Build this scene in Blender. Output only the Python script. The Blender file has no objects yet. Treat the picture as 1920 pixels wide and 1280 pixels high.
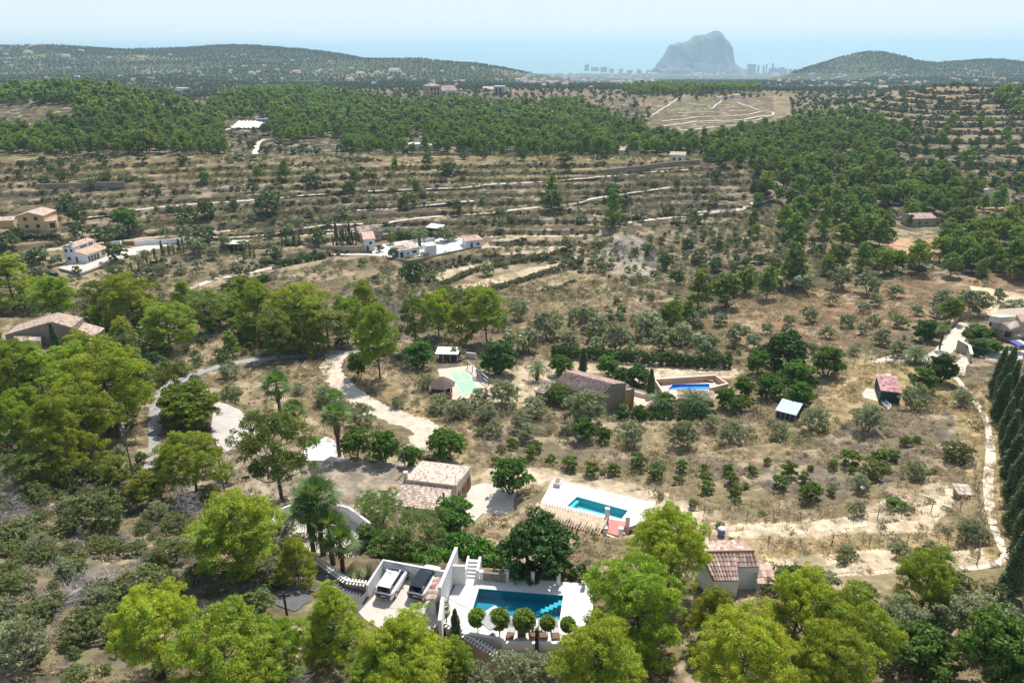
import bpy, math, random
import numpy as np
from mathutils import Matrix, Vector

# ------------------------------------------------------------ camera, sky, sun
sc = bpy.context.scene
COL = sc.collection
CZ = 225.0                                     # camera above the sea
PITCH = math.radians(22.24); ROLL = math.radians(0.37); FPX = 1350.0
cp, sp = math.cos(PITCH), math.sin(PITCH); cr, sr = math.cos(ROLL), math.sin(ROLL)
Fv = np.array([0, cp, -sp]); R0 = np.array([1.0, 0, 0]); U0 = np.array([0, sp, cp])
Rv = R0 * cr - U0 * sr; Uv = U0 * cr + R0 * sr
cd = bpy.data.cameras.new('camera'); cam = bpy.data.objects.new('camera', cd); COL.objects.link(cam)
cd.sensor_width = 36.0; cd.lens = 36.0 * FPX / 1920.0; cd.clip_start = 0.5; cd.clip_end = 600000.0
M = Matrix.Identity(4)
for i in range(3):
    M[i][0] = Rv[i]; M[i][1] = Uv[i]; M[i][2] = -Fv[i]
M[2][3] = CZ
cam.matrix_world = M; sc.camera = cam
SUN_AZ = math.radians(20.0); SUN_EL = math.radians(55.0)
world = bpy.data.worlds.new("World"); sc.world = world; world.use_nodes = True
wt = world.node_tree; bg = wt.nodes['Background']
sky = wt.nodes.new('ShaderNodeTexSky'); sky.sky_type = 'NISHITA'; sky.sun_disc = False
sky.sun_elevation = SUN_EL; sky.sun_rotation = SUN_AZ; sky.altitude = 100.0
sky.air_density = 1.0; sky.dust_density = 0.5; sky.ozone_density = 1.2
tint = wt.nodes.new('ShaderNodeMix'); tint.data_type = 'RGBA'; tint.blend_type = 'MULTIPLY'; tint.inputs[0].default_value = 1.0; tint.inputs[7].default_value = (.94, 1.0, 1.10, 1)
wt.links.new(sky.outputs[0], tint.inputs[6]); 
wtc = wt.nodes.new('ShaderNodeTexCoord'); wmp = wt.nodes.new('ShaderNodeMapping'); wmp.inputs['Scale'].default_value = (1.2, 1.2, 7.0); wn = wt.nodes.new('ShaderNodeTexNoise'); wn.inputs['Scale'].default_value = 2.2; wn.inputs['Detail'].default_value = 5
wr = wt.nodes.new('ShaderNodeMapRange'); wr.inputs[1].default_value = .35; wr.inputs[2].default_value = .7; wr.inputs[3].default_value = .0; wr.inputs[4].default_value = .6
wt.links.new(wtc.outputs['Generated'], wmp.inputs[0]); wt.links.new(wmp.outputs[0], wn.inputs['Vector']); wt.links.new(wn.outputs[0], wr.inputs[0])
veil = wt.nodes.new('ShaderNodeMix'); veil.data_type = 'RGBA'; veil.inputs[7].default_value = (5.5, 5.7, 5.8, 1); wt.links.new(wr.outputs[0], veil.inputs[0]); wt.links.new(tint.outputs[2], veil.inputs[6]); cap = wt.nodes.new('ShaderNodeMix'); cap.data_type = 'RGBA'; cap.blend_type = 'DARKEN'; cap.inputs[0].default_value = 1.0; cap.inputs[7].default_value = (5.1, 5.55, 5.8, 1); wt.links.new(veil.outputs[2], cap.inputs[6]); wt.links.new(cap.outputs[2], bg.inputs[0]); bg.inputs[1].default_value = 0.115
sl = bpy.data.lights.new('sun', 'SUN'); sl.energy = 4.4; sl.angle = math.radians(0.53); sl.color = (1.0, 0.95, 0.87)
so = bpy.data.objects.new('sun', sl); COL.objects.link(so)
sdir = Vector((math.sin(SUN_AZ) * math.cos(SUN_EL), math.cos(SUN_AZ) * math.cos(SUN_EL), math.sin(SUN_EL)))
so.rotation_euler = sdir.to_track_quat('Z', 'Y').to_euler()
sc.view_settings.view_transform = 'Standard'; sc.view_settings.look = 'None'
sc.view_settings.exposure = 0.6; sc.view_settings.gamma = 1.0
sc.cycles.max_bounces = 6; sc.cycles.transparent_max_bounces = 8; sc.cycles.volume_bounces = 0

# ------------------------------------------------------------ maths helpers
def ray(px, py):
    a = np.asarray(px, float) - 960; b = 640 - np.asarray(py, float)
    d = FPX * Fv + a[..., None] * Rv + b[..., None] * Uv
    return d / np.linalg.norm(d, axis=-1, keepdims=True)
def project(x, y, z):
    P = np.stack([np.asarray(x, float), np.asarray(y, float), np.asarray(z, float) - CZ], -1)
    w = P @ Fv; w = np.where(np.abs(w) < 1e-6, 1e-6, w)
    return 960 + FPX * (P @ Rv) / w, 640 - FPX * (P @ Uv) / w
def on_plane(px, py, z):
    d = ray(px, py); k = (z - CZ) / d[2]
    return Vector((d[0] * k, d[1] * k, z))
_lat = {}
def vnoise(x, y, s, seed=0):
    if seed not in _lat: _lat[seed] = np.random.RandomState(seed + 11).rand(256, 256)
    L = _lat[seed]; u = x / s + 1000; v = y / s + 1000
    iu = np.floor(u).astype(int); iv = np.floor(v).astype(int); fu = u - iu; fv = v - iv
    fu = fu * fu * (3 - 2 * fu); fv = fv * fv * (3 - 2 * fv)
    a = L[iu & 255, iv & 255]; b = L[(iu + 1) & 255, iv & 255]; c = L[iu & 255, (iv + 1) & 255]; d = L[(iu + 1) & 255, (iv + 1) & 255]
    return (a * (1 - fu) + b * fu) * (1 - fv) + (c * (1 - fu) + d * fu) * fv
def fbm(x, y, s, seed=0, o=4):
    t = 0; a = 1; n = 0
    for i in range(o):
        t = t + a * vnoise(x, y, s, seed + i); n += a; a *= .5; s *= .5
    return t / n
def inpoly(px, py, poly):
    P = poly; n = len(P); r = np.zeros(np.shape(px), bool); j = n - 1
    for i in range(n):
        xi, yi = P[i]; xj, yj = P[j]
        if yi != yj:
            c = ((yi > py) != (yj > py)) & (px < (xj - xi) * (py - yi) / (yj - yi) + xi)
            r ^= c
        j = i
    return r
def blur(a, n, k=1):
    for _ in range(k):
        for ax in (0, 1):
            p = np.pad(a, [(n, n) if i == ax else (0, 0) for i in (0, 1)], mode='edge')
            cs = np.cumsum(p, axis=ax); z = np.zeros_like(np.take(cs, [0], axis=ax))
            cs = np.concatenate([z, cs], axis=ax); L = a.shape[ax]
            a = (np.take(cs, range(2 * n + 1, 2 * n + 1 + L), axis=ax) - np.take(cs, range(0, L), axis=ax)) / (2 * n + 1)
    return a

# ------------------------------------------------------------ the lie of the land
RR = [30, 42, 55, 79, 98, 135, 155, 180, 222, 250, 290, 330, 385, 430, 480, 560, 650, 750, 900, 1100, 1300, 1700, 2200, 3000, 4000, 5500, 7000, 7400, 8200]
YB = [1500, 1280, 1110, 950, 850, 715, 660, 600, 520, 468, 400, 350, 290, 294, 272, 240, 212, 190, 174, 166, 163, 160, 157, 153, 149, 143, 137.5, 137, 134]
CO = {  # columns whose slopes differ (row -> picture height of the ground there)
 -500: {430: 292, 480: 262, 560: 225, 650: 200, 750: 192, 900: 185, 1100: 172},
 -100: {430: 290, 480: 256, 560: 215, 650: 185, 750: 188, 900: 185, 1100: 172},
 120: {430: 280, 480: 245, 560: 192, 650: 160, 750: 186, 900: 186, 1100: 172},
 220: {430: 282, 480: 248, 560: 200, 650: 172, 750: 184, 900: 186, 1100: 172},
 330: {430: 285, 480: 262, 560: 225, 650: 196, 750: 184, 900: 188, 1100: 172},
 490: {430: 290, 480: 268, 560: 236, 650: 205, 750: 173, 900: 182, 1100: 172},
 640: {650: 208, 750: 186, 900: 178, 1100: 167},
 800: {}, 960: {}, 1230: {650: 208, 750: 186}, 1340: {480: 268, 560: 243, 650: 206, 750: 180, 900: 175}, 1470: {650: 210, 750: 192, 900: 178},
 1180: {},
 1290: {180: 612, 222: 548, 250: 505, 290: 428, 330: 362, 385: 295},
 1390: {180: 605, 222: 540, 250: 500, 290: 425, 330: 370, 385: 310, 430: 296},
 1500: {250: 485, 290: 435, 330: 385, 385: 335, 430: 303, 480: 272, 560: 238, 650: 215, 750: 200, 900: 186},
 1650: {290: 430, 330: 392, 385: 345, 430: 308, 480: 273, 560: 222, 650: 182, 750: 194, 900: 190},
 1780: {290: 430, 330: 392, 385: 345, 430: 308, 480: 264, 560: 202, 650: 147, 750: 178, 900: 190},
 1940: {290: 430, 330: 392, 385: 345, 430: 308, 480: 268, 560: 208, 650: 162, 750: 182, 900: 190},
 2300: {290: 430, 330: 392, 385: 345, 430: 308, 480: 275, 560: 228, 650: 198, 750: 192, 900: 188, 1100: 170}}
NC, NR = 420, 900
Cs = np.linspace(-900, 2820, NC); LR = np.linspace(math.log(4), math.log(8200), NR); Rs = np.exp(LR)
RN = [30, 42, 55, 79, 98, 135, 155, 182, 230, 260, 294, 326, 364, 412, 470] + RR[15:]
ck = sorted(CO); tab = np.array([[CO[c].get(r, y) for r, y in zip(RR, YB)] for c in ck], float)
tabR = np.array([np.interp(LR, np.log(RN), row) for row in tab])           # (cols, NR)
YT = np.array([np.interp(Cs, ck, tabR[:, j]) for j in range(NR)]).T          # (NC, NR)
YT = blur(YT, 5, 2)
def ridge(sky_c, sky_y, r0, w, base):
    ys = np.interp(Cs, sky_c, sky_y); A = np.maximum(base - ys, 0)
    k = 3
    A = np.convolve(np.pad(A, k, mode='edge'), np.ones(2 * k + 1) / (2 * k + 1), 'valid')
    return A[:, None] * np.exp(-((Rs[None, :] - r0) / w) ** 2)
YT = YT - ridge([-900, -300, 0, 60, 150, 240, 330, 400, 450, 500, 560, 640, 700, 740, 780, 860], [95, 84, 86, 85, 88, 90, 88, 83, 82, 84, 90, 103, 118, 126, 140, 160], 2600, 720, 155)
YT = YT - ridge([640, 700, 760, 800, 880, 930, 985, 1040, 1100, 1160], [158, 140, 126, 122, 120, 126, 139, 146, 150, 158], 2000, 300, 158)
YT = YT - ridge([1440, 1500, 1560, 1600, 1630, 1660, 1690, 1720, 1750, 1790, 1840, 1880, 1920, 2000, 2200, 2800], [158, 138, 114, 103, 98, 100, 109, 118, 126, 121, 116, 118, 123, 129, 136, 142], 2600, 430, 155)
def shape_z(x, y, Y):
    """height of the ground seen at picture row Y in the direction of (x, y)"""
    t = x / np.maximum(y, 1e-3); R = np.hypot(x, y); b = 640 - Y; bb = b
    for _ in range(3):
        dy = FPX * cp + bb * sp; a = t * dy; bb = b * cr - a * sr
    dy = FPX * cp + bb * sp; dz = -FPX * sp + bb * cp
    return CZ + R * dz / (dy * np.sqrt(1 + t * t))
def cfun(x, y):
    t = np.clip(x / np.maximum(y, 1e-3), -1.9, 1.9); return np.clip(960 + 1458 * t, -899, 2819)
def mfun(c):
    k = np.clip(np.abs(c - 960) / 1400, 0, 1.3); return 1 + 0.25 * k * k
def lookup(T, x, y):
    c = cfun(x, y); R = np.clip(np.hypot(x, y) / mfun(c), 4.01, 8190)
    u = (c - Cs[0]) / (Cs[1] - Cs[0]); v = (np.log(R) - LR[0]) / (LR[1] - LR[0])
    iu = np.clip(u.astype(int), 0, NC - 2); iv = np.clip(v.astype(int), 0, NR - 2); fu = u - iu; fv = v - iv
    return (T[iu, iv] * (1 - fu) + T[iu + 1, iv] * fu) * (1 - fv) + (T[iu, iv + 1] * (1 - fu) + T[iu + 1, iv + 1] * fu) * fv
tt = (Cs - 960) / 1458; mm = mfun(Cs)
GR = Rs[None, :] * mm[:, None]; GX = GR * (tt / np.sqrt(1 + tt * tt))[:, None]; GY = GR * (1 / np.sqrt(1 + tt * tt))[:, None]
ZT = shape_z(GX, GY, YT)
ZT[:, Rs < 30] = ZT[:, [int(np.searchsorted(Rs, 30))]]
ZT = blur(ZT, 3, 1)
GPX, GPY = project(GX, GY, ZT)
def mask_table(polys, soft=3):
    m = np.zeros(GPX.shape)
    for p in polys: m[inpoly(GPX, GPY, p)] = 1
    return blur(m, soft, 1)
TERR_MID = [[(-400, 292), (1330, 290), (1420, 345), (1470, 380), (1380, 420), (1180, 415), (1090, 440), (1090, 520), (980, 570), (820, 545), (640, 520), (300, 560), (-400, 560)]]
TERR_RIGHT = [[(1640, 175), (1760, 158), (1920, 170), (2400, 175), (2400, 420), (1700, 420), (1500, 350), (1480, 300), (1560, 240)]]
TERR_VINE = [[(1215, 188), (1380, 180), (1480, 205), (1440, 238), (1300, 258), (1230, 238)], [(980, 168), (1200, 165), (1210, 190), (1060, 195), (960, 180)], [(0, 195), (135, 200), (140, 235), (60, 240), (0, 285)]]
TERR_NEAR = [[(860, 560), (1250, 590), (1290, 640), (1060, 640), (880, 640)], [(900, 780), (1900, 800), (1860, 1070), (1420, 1070), (1260, 960), (900, 860)]]
MT = [mask_table(TERR_MID, 4), mask_table(TERR_RIGHT, 4), mask_table(TERR_VINE, 3), mask_table(TERR_NEAR, 6)]
def stepz(z, h, x, y, seed, sharp=.22, keep=.12):
    u = z / h + 0.55 * fbm(x, y, 80, seed, 2) + 0.06 * vnoise(x, y, 6, seed + 5); f = u - np.floor(u)
    g = np.where(f < 1 - sharp, f / (1 - sharp) * keep, keep + (1 - keep) * (f - (1 - sharp)) / sharp)
    return z + (g - f) * h, f
PADS = []                                       # (pixel polygon in world xy, z, feather)
def smooth_z(x, y):
    z = lookup(ZT, x, y); R = np.hypot(x, y)
    n = (fbm(x, y, 38, 1, 4) - .5) * np.clip(R / 90, .5, 2.2) * 1.6 * np.clip(R / 60, 0, 1)
    far = np.clip((R - 1000) / 800, 0, 1)
    n = n + far * ((fbm(x, y, 420, 7, 4) - .5) * 34 * np.clip((z - 25) / 90, 0, 1.1))
    return z + n * (1 - .8 * np.clip(sum(lookup(T, x, y) for T in MT), 0, 1))
def polydist(x, y, P):
    d = np.full(np.shape(x), 1e9); n = len(P)
    for i in range(n):
        ax, ay = P[i]; bx, by = P[(i + 1) % n]; vx, vy = bx - ax, by - ay; L = vx * vx + vy * vy + 1e-9
        t = np.clip(((x - ax) * vx + (y - ay) * vy) / L, 0, 1)
        d = np.minimum(d, np.hypot(x - ax - t * vx, y - ay - t * vy))
    return np.where(inpoly(x, y, P), 0, d)
def ground(x, y, full=False):
    x = np.asarray(x, float); y = np.asarray(y, float)
    z = smooth_z(x, y); fr = np.zeros(z.shape); tw = np.zeros(z.shape)
    for T, h, sd, sh in ((MT[0], 1.75, 21, .12), (MT[1], 2.5, 25, .14), (MT[2], 1.15, 29, .2), (MT[3], 1.0, 33, .14)):
        w = lookup(T, x, y); z2, f = stepz(z, h, x, y, sd, sh); z = z * (1 - w) + z2 * w
        fr = np.where(w > .4, (f > 1 - sh * 2.0) * 1.0 + f * 0.001, fr); tw = np.maximum(tw, w)
    R = np.hypot(x, y)
    z = z + (fbm(x, y, 3.2, 3, 3) - .5) * .34 * (1 - .7 * tw) * np.clip((500 - R) / 300, 0, 1)
    for P, pz, fe in PADS:
        bx = [p[0] for p in P]; by = [p[1] for p in P]
        s = (x > min(bx) - fe) & (x < max(bx) + fe) & (y > min(by) - fe) & (y < max(by) + fe)
        if not np.any(s): continue
        if z.ndim == 0: k = np.clip(1 - polydist(x, y, P) / fe, 0, 1); z = z + (pz - z) * k * k * (3 - 2 * k); continue
        k = np.clip(1 - polydist(x[s], y[s], P) / fe, 0, 1); k = k * k * (3 - 2 * k)
        z[s] = z[s] + (pz - z[s]) * k; tw[s] *= 1 - k; fr[s] *= 1 - k
    return (z, fr, tw) if full else z
_rm = np.exp(np.linspace(math.log(20), math.log(7300), 2600))
def hit(px, py, fn=None):
    """where the line of sight through a point of the photograph meets the ground"""
    fn = fn or ground
    d = ray(px, py); h = math.hypot(d[0], d[1]); ux, uy = d[0] / h, d[1] / h; s = d[2] / h
    z = fn(_rm * ux, _rm * uy); g = CZ + _rm * s - z; i = int(np.argmax(g < 0))
    if g[i] >= 0: i = len(_rm) - 1
    if i == 0: r = _rm[0]
    else: r = _rm[i - 1] + (_rm[i] - _rm[i - 1]) * g[i - 1] / (g[i - 1] - g[i] + 1e-9)
    return Vector((r * ux, r * uy, float(fn(np.array([r * ux]), np.array([r * uy]))[0])))
def pad(pix, ref, feather=2.5, dz=0.0, z=None):
    """a level platform: corners given where the photograph shows them"""
    if z is None: z = hit(ref[0], ref[1], smooth_z).z + dz
    P = [on_plane(a, b, z) for a, b in pix]; PADS.append(([(p.x, p.y) for p in P], z, feather)); return z
def depth(p): return float((np.array([p[0], p[1], p[2] - CZ]) @ Fv))
# ------------------------------------------------------------ materials
def S(r, g, b):
    f = lambda c: (c / 255) / 12.92 if c / 255 <= .04045 else ((c / 255 + .055) / 1.055) ** 2.4
    return (f(r), f(g), f(b), 1)
MATS = {}
def mat(name, col, rough=.8, var=.12, scale=3.0, attr=None, bump=0.0, spec=.3, metal=0.0, transl=None, objvar=0.0, hue=0.0, ridges=None, alpha=None):
    m = bpy.data.materials.new(name); m.use_nodes = True; nt = m.node_tree; N = nt.nodes; L = nt.links
    b = N['Principled BSDF']; b.inputs['Roughness'].default_value = rough; b.inputs['Metallic'].default_value = metal
    b.inputs['Specular IOR Level'].default_value = spec
    if attr:
        a = N.new('ShaderNodeAttribute'); a.attribute_name = attr; c = a.outputs['Color']
    else:
        a = N.new('ShaderNodeRGB'); a.outputs[0].default_value = col; c = a.outputs[0]
    def mul(c, fac_out):
        x = N.new('ShaderNodeMix'); x.data_type = 'RGBA'; x.blend_type = 'MULTIPLY'; x.inputs[0].default_value = 1.0
        L.new(c, x.inputs[6]); L.new(fac_out, x.inputs[7]); return x.outputs[2]
    tc = N.new('ShaderNodeTexCoord')
    if var > 0:
        n = N.new('ShaderNodeTexNoise'); n.inputs['Scale'].default_value = scale; n.inputs['Detail'].default_value = 5; n.inputs['Roughness'].default_value = .65
        L.new(tc.outputs['Object'], n.inputs['Vector'])
        r = N.new('ShaderNodeMapRange'); r.inputs[1].default_value = .3; r.inputs[2].default_value = .7; r.inputs[3].default_value = 1 - var; r.inputs[4].default_value = 1 + var
        L.new(n.outputs[0], r.inputs[0]); c = mul(c, r.outputs[0])
    if ridges:                                        # rows of roof tiles etc: (axis, period, dark amount)
        ax, per, amt = ridges
        sx = N.new('ShaderNodeSeparateXYZ'); L.new(tc.outputs['Object'], sx.inputs[0])
        w = N.new('ShaderNodeMath'); w.operation = 'MULTIPLY'; w.inputs[1].default_value = 1 / per; L.new(sx.outputs[ax], w.inputs[0])
        fl = N.new('ShaderNodeMath'); fl.operation = 'FLOOR'; L.new(w.outputs[0], fl.inputs[0])
        wn = N.new('ShaderNodeTexWhiteNoise'); wn.noise_dimensions = '3D'; cb = N.new('ShaderNodeCombineXYZ')
        w2 = N.new('ShaderNodeMath'); w2.operation = 'MULTIPLY'; w2.inputs[1].default_value = 2.6; L.new(sx.outputs[1 - ax if ax < 2 else 0], w2.inputs[0])
        f2 = N.new('ShaderNodeMath'); f2.operation = 'FLOOR'; L.new(w2.outputs[0], f2.inputs[0])
        L.new(fl.outputs[0], cb.inputs[0]); L.new(f2.outputs[0], cb.inputs[1]); L.new(cb.outputs[0], wn.inputs[0])
        r = N.new('ShaderNodeMapRange'); r.inputs[3].default_value = 1 - amt; r.inputs[4].default_value = 1 + amt; L.new(wn.outputs[0], r.inputs[0]); c = mul(c, r.outputs[0])
    if objvar or hue:
        oi = N.new('ShaderNodeObjectInfo'); hs = N.new('ShaderNodeHueSaturation')
        r = N.new('ShaderNodeMapRange'); r.inputs[3].default_value = 1 - objvar; r.inputs[4].default_value = 1 + objvar; L.new(oi.outputs['Random'], r.inputs[0]); L.new(r.outputs[0], hs.inputs['Value'])
        q = N.new('ShaderNodeMath'); q.operation = 'MULTIPLY'; q.inputs[1].default_value = 7.31; L.new(oi.outputs['Random'], q.inputs[0])
        q2 = N.new('ShaderNodeMath'); q2.operation = 'FRACT'; L.new(q.outputs[0], q2.inputs[0])
        r = N.new('ShaderNodeMapRange'); r.inputs[3].default_value = .5 - hue; r.inputs[4].default_value = .5 + hue; L.new(q2.outputs[0], r.inputs[0]); L.new(r.outputs[0], hs.inputs['Hue'])
        L.new(c, hs.inputs['Color']); c = hs.outputs[0]
    L.new(c, b.inputs['Base Color'])
    if bump:
        n2 = N.new('ShaderNodeTexNoise'); n2.inputs['Scale'].default_value = scale * 3; n2.inputs['Detail'].default_value = 4; L.new(tc.outputs['Object'], n2.inputs['Vector'])
        bp = N.new('ShaderNodeBump'); bp.inputs['Strength'].default_value = bump; bp.inputs['Distance'].default_value = .15; L.new(n2.outputs[0], bp.inputs['Height']); L.new(bp.outputs[0], b.inputs['Normal'])
    if transl:
        t = N.new('ShaderNodeBsdfTranslucent'); mx = N.new('ShaderNodeMixShader'); mx.inputs[0].default_value = transl[0]
        tm = N.new('ShaderNodeMix'); tm.data_type = 'RGBA'; tm.blend_type = 'MULTIPLY'; tm.inputs[0].default_value = 1; L.new(c, tm.inputs[6]); tm.inputs[7].default_value = transl[1]
        L.new(tm.outputs[2], t.inputs[0]); L.new(b.outputs[0], mx.inputs[1]); L.new(t.outputs[0], mx.inputs[2]); L.new(mx.outputs[0], N['Material Output'].inputs[0])
    MATS[name] = m; return m
# ------------------------------------------------------------ mesh helpers
def mesh_np(name, V, F, m, tint=None, smooth=False):
    """V (n,3); F (k,3|4) index array"""
    me = bpy.data.meshes.new(name); F = np.asarray(F, np.int32); V = np.asarray(V, np.float32); k, s = F.shape
    me.vertices.add(len(V)); me.vertices.foreach_set('co', V.ravel())
    me.loops.add(k * s); me.loops.foreach_set('vertex_index', F.ravel())
    me.polygons.add(k); me.polygons.foreach_set('loop_start', np.arange(0, k * s, s, dtype=np.int32))
    if smooth: me.polygons.foreach_set('use_smooth', np.ones(k, bool))
    if tint is not None:
        a = me.attributes.new('tint', 'FLOAT_COLOR', 'POINT'); c = np.ones((len(V), 4), np.float32); c[:, :3] = tint; a.data.foreach_set('color', c.ravel())
    me.update(calc_edges=True); me.materials.append(m); return me
def tag(o, label=None, cat=None, group=None, kind=None):
    if label: o['label'] = label
    if cat: o['category'] = cat
    if group: o['group'] = group
    if kind: o['kind'] = kind
    return o
def link(name, me, parent=None, loc=None, rz=None, scale=None):
    o = bpy.data.objects.new(name, me); COL.objects.link(o)
    if parent: o.parent = parent
    if loc is not None: o.location = loc
    if rz is not None: o.rotation_euler = (0, 0, rz)
    if scale is not None: o.scale = scale if hasattr(scale, '__len__') else (scale,) * 3
    return o
def empty(name, loc, rz=0, label=None, cat=None, group=None):
    o = link(name, None, None, loc, rz); return tag(o, label, cat, group)
class MB:
    """collects shapes, then links them as ONE mesh object"""
    def __init__(s): s.v = []; s.f = []
    def add(s, vs, fs):
        n = len(s.v); s.v += [tuple(v) for v in vs]; s.f += [tuple(i + n for i in f) for f in fs]; return s
    def box(s, x0, x1, y0, y1, z0, z1):
        return s.add([(x0, y0, z0), (x1, y0, z0), (x1, y1, z0), (x0, y1, z0), (x0, y0, z1), (x1, y0, z1), (x1, y1, z1), (x0, y1, z1)],
                     [(0, 3, 2, 1), (4, 5, 6, 7), (0, 1, 5, 4), (1, 2, 6, 5), (2, 3, 7, 6), (3, 0, 4, 7)])
    def prism(s, P, z0, z1):                       # polygon P in xy; z1 may be a list
        n = len(P); z1 = z1 if hasattr(z1, '__len__') else [z1] * n; z0 = z0 if hasattr(z0, '__len__') else [z0] * n
        A = sum(P[i][0] * P[(i + 1) % n][1] - P[(i + 1) % n][0] * P[i][1] for i in range(n))
        if A < 0: P = P[::-1]; z1 = z1[::-1]; z0 = z0[::-1]
        return s.add([(p[0], p[1], z) for p, z in zip(P, z0)] + [(p[0], p[1], z) for p, z in zip(P, z1)],
                     [tuple(range(n))[::-1], tuple(range(n, 2 * n))] + [(i, (i + 1) % n, n + (i + 1) % n, n + i) for i in range(n)])
    def slab(s, Q, t):                             # four corners (3D) thickened downwards
        Q = [Vector(q) for q in Q]; nrm = (Q[1] - Q[0]).cross(Q[3] - Q[0]).normalized()
        if nrm.z < 0: Q = Q[::-1]; nrm = -nrm
        D = [q - nrm * t for q in Q]; n = len(Q)
        return s.add(D + Q, [tuple(range(n))[::-1], tuple(range(n, 2 * n))] + [(i, (i + 1) % n, n + (i + 1) % n, n + i) for i in range(n)])
    def tube(s, pts, rad, n=6, cap=True):
        pts = [Vector(p) for p in pts]; R = rad if hasattr(rad, '__len__') else [rad] * len(pts); vs = []
        for i, p in enumerate(pts):
            d = (pts[min(i + 1, len(pts) - 1)] - pts[max(i - 1, 0)]).normalized(); u = d.orthogonal().normalized()
            if abs(d.z) < .99: u = d.cross(Vector((0, 0, 1))).normalized()
            w = d.cross(u)
            for k in range(n): a = 2 * math.pi * k / n; vs.append(p + (u * math.cos(a) + w * math.sin(a)) * R[i])
        fs = [(i * n + k, i * n + (k + 1) % n, (i + 1) * n + (k + 1) % n, (i + 1) * n + k) for i in range(len(pts) - 1) for k in range(n)]
        if cap: fs += [tuple(range(n))[::-1], tuple((len(pts) - 1) * n + k for k in range(n))]
        return s.add(vs, fs)
    def lathe(s, prof, c=(0, 0, 0), n=14, sx=1, sy=1):
        vs = [(c[0] + r * sx * math.cos(2 * math.pi * k / n), c[1] + r * sy * math.sin(2 * math.pi * k / n), c[2] + z) for r, z in prof for k in range(n)]
        fs = [(i * n + k, i * n + (k + 1) % n, (i + 1) * n + (k + 1) % n, (i + 1) * n + k) for i in range(len(prof) - 1) for k in range(n)]
        return s.add(vs, fs + [tuple(range(n))[::-1], tuple((len(prof) - 1) * n + k for k in range(n))])
    def mesh(s, name, m, smooth=False):
        me = bpy.data.meshes.new(name); me.from_pydata(s.v, [], s.f); me.materials.append(MATS[m] if isinstance(m, str) else m)
        if smooth: me.polygons.foreach_set('use_smooth', np.ones(len(s.f), bool))
        me.update(); return me
    def build(s, name, m, parent=None, smooth=False, bevel=0, **k):
        o = link(name, s.mesh(name, m, smooth), parent, **k)
        if bevel: b = o.modifiers.new('bevel', 'BEVEL'); b.width = bevel; b.segments = 2; b.limit_method = 'ANGLE'
        return o

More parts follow.
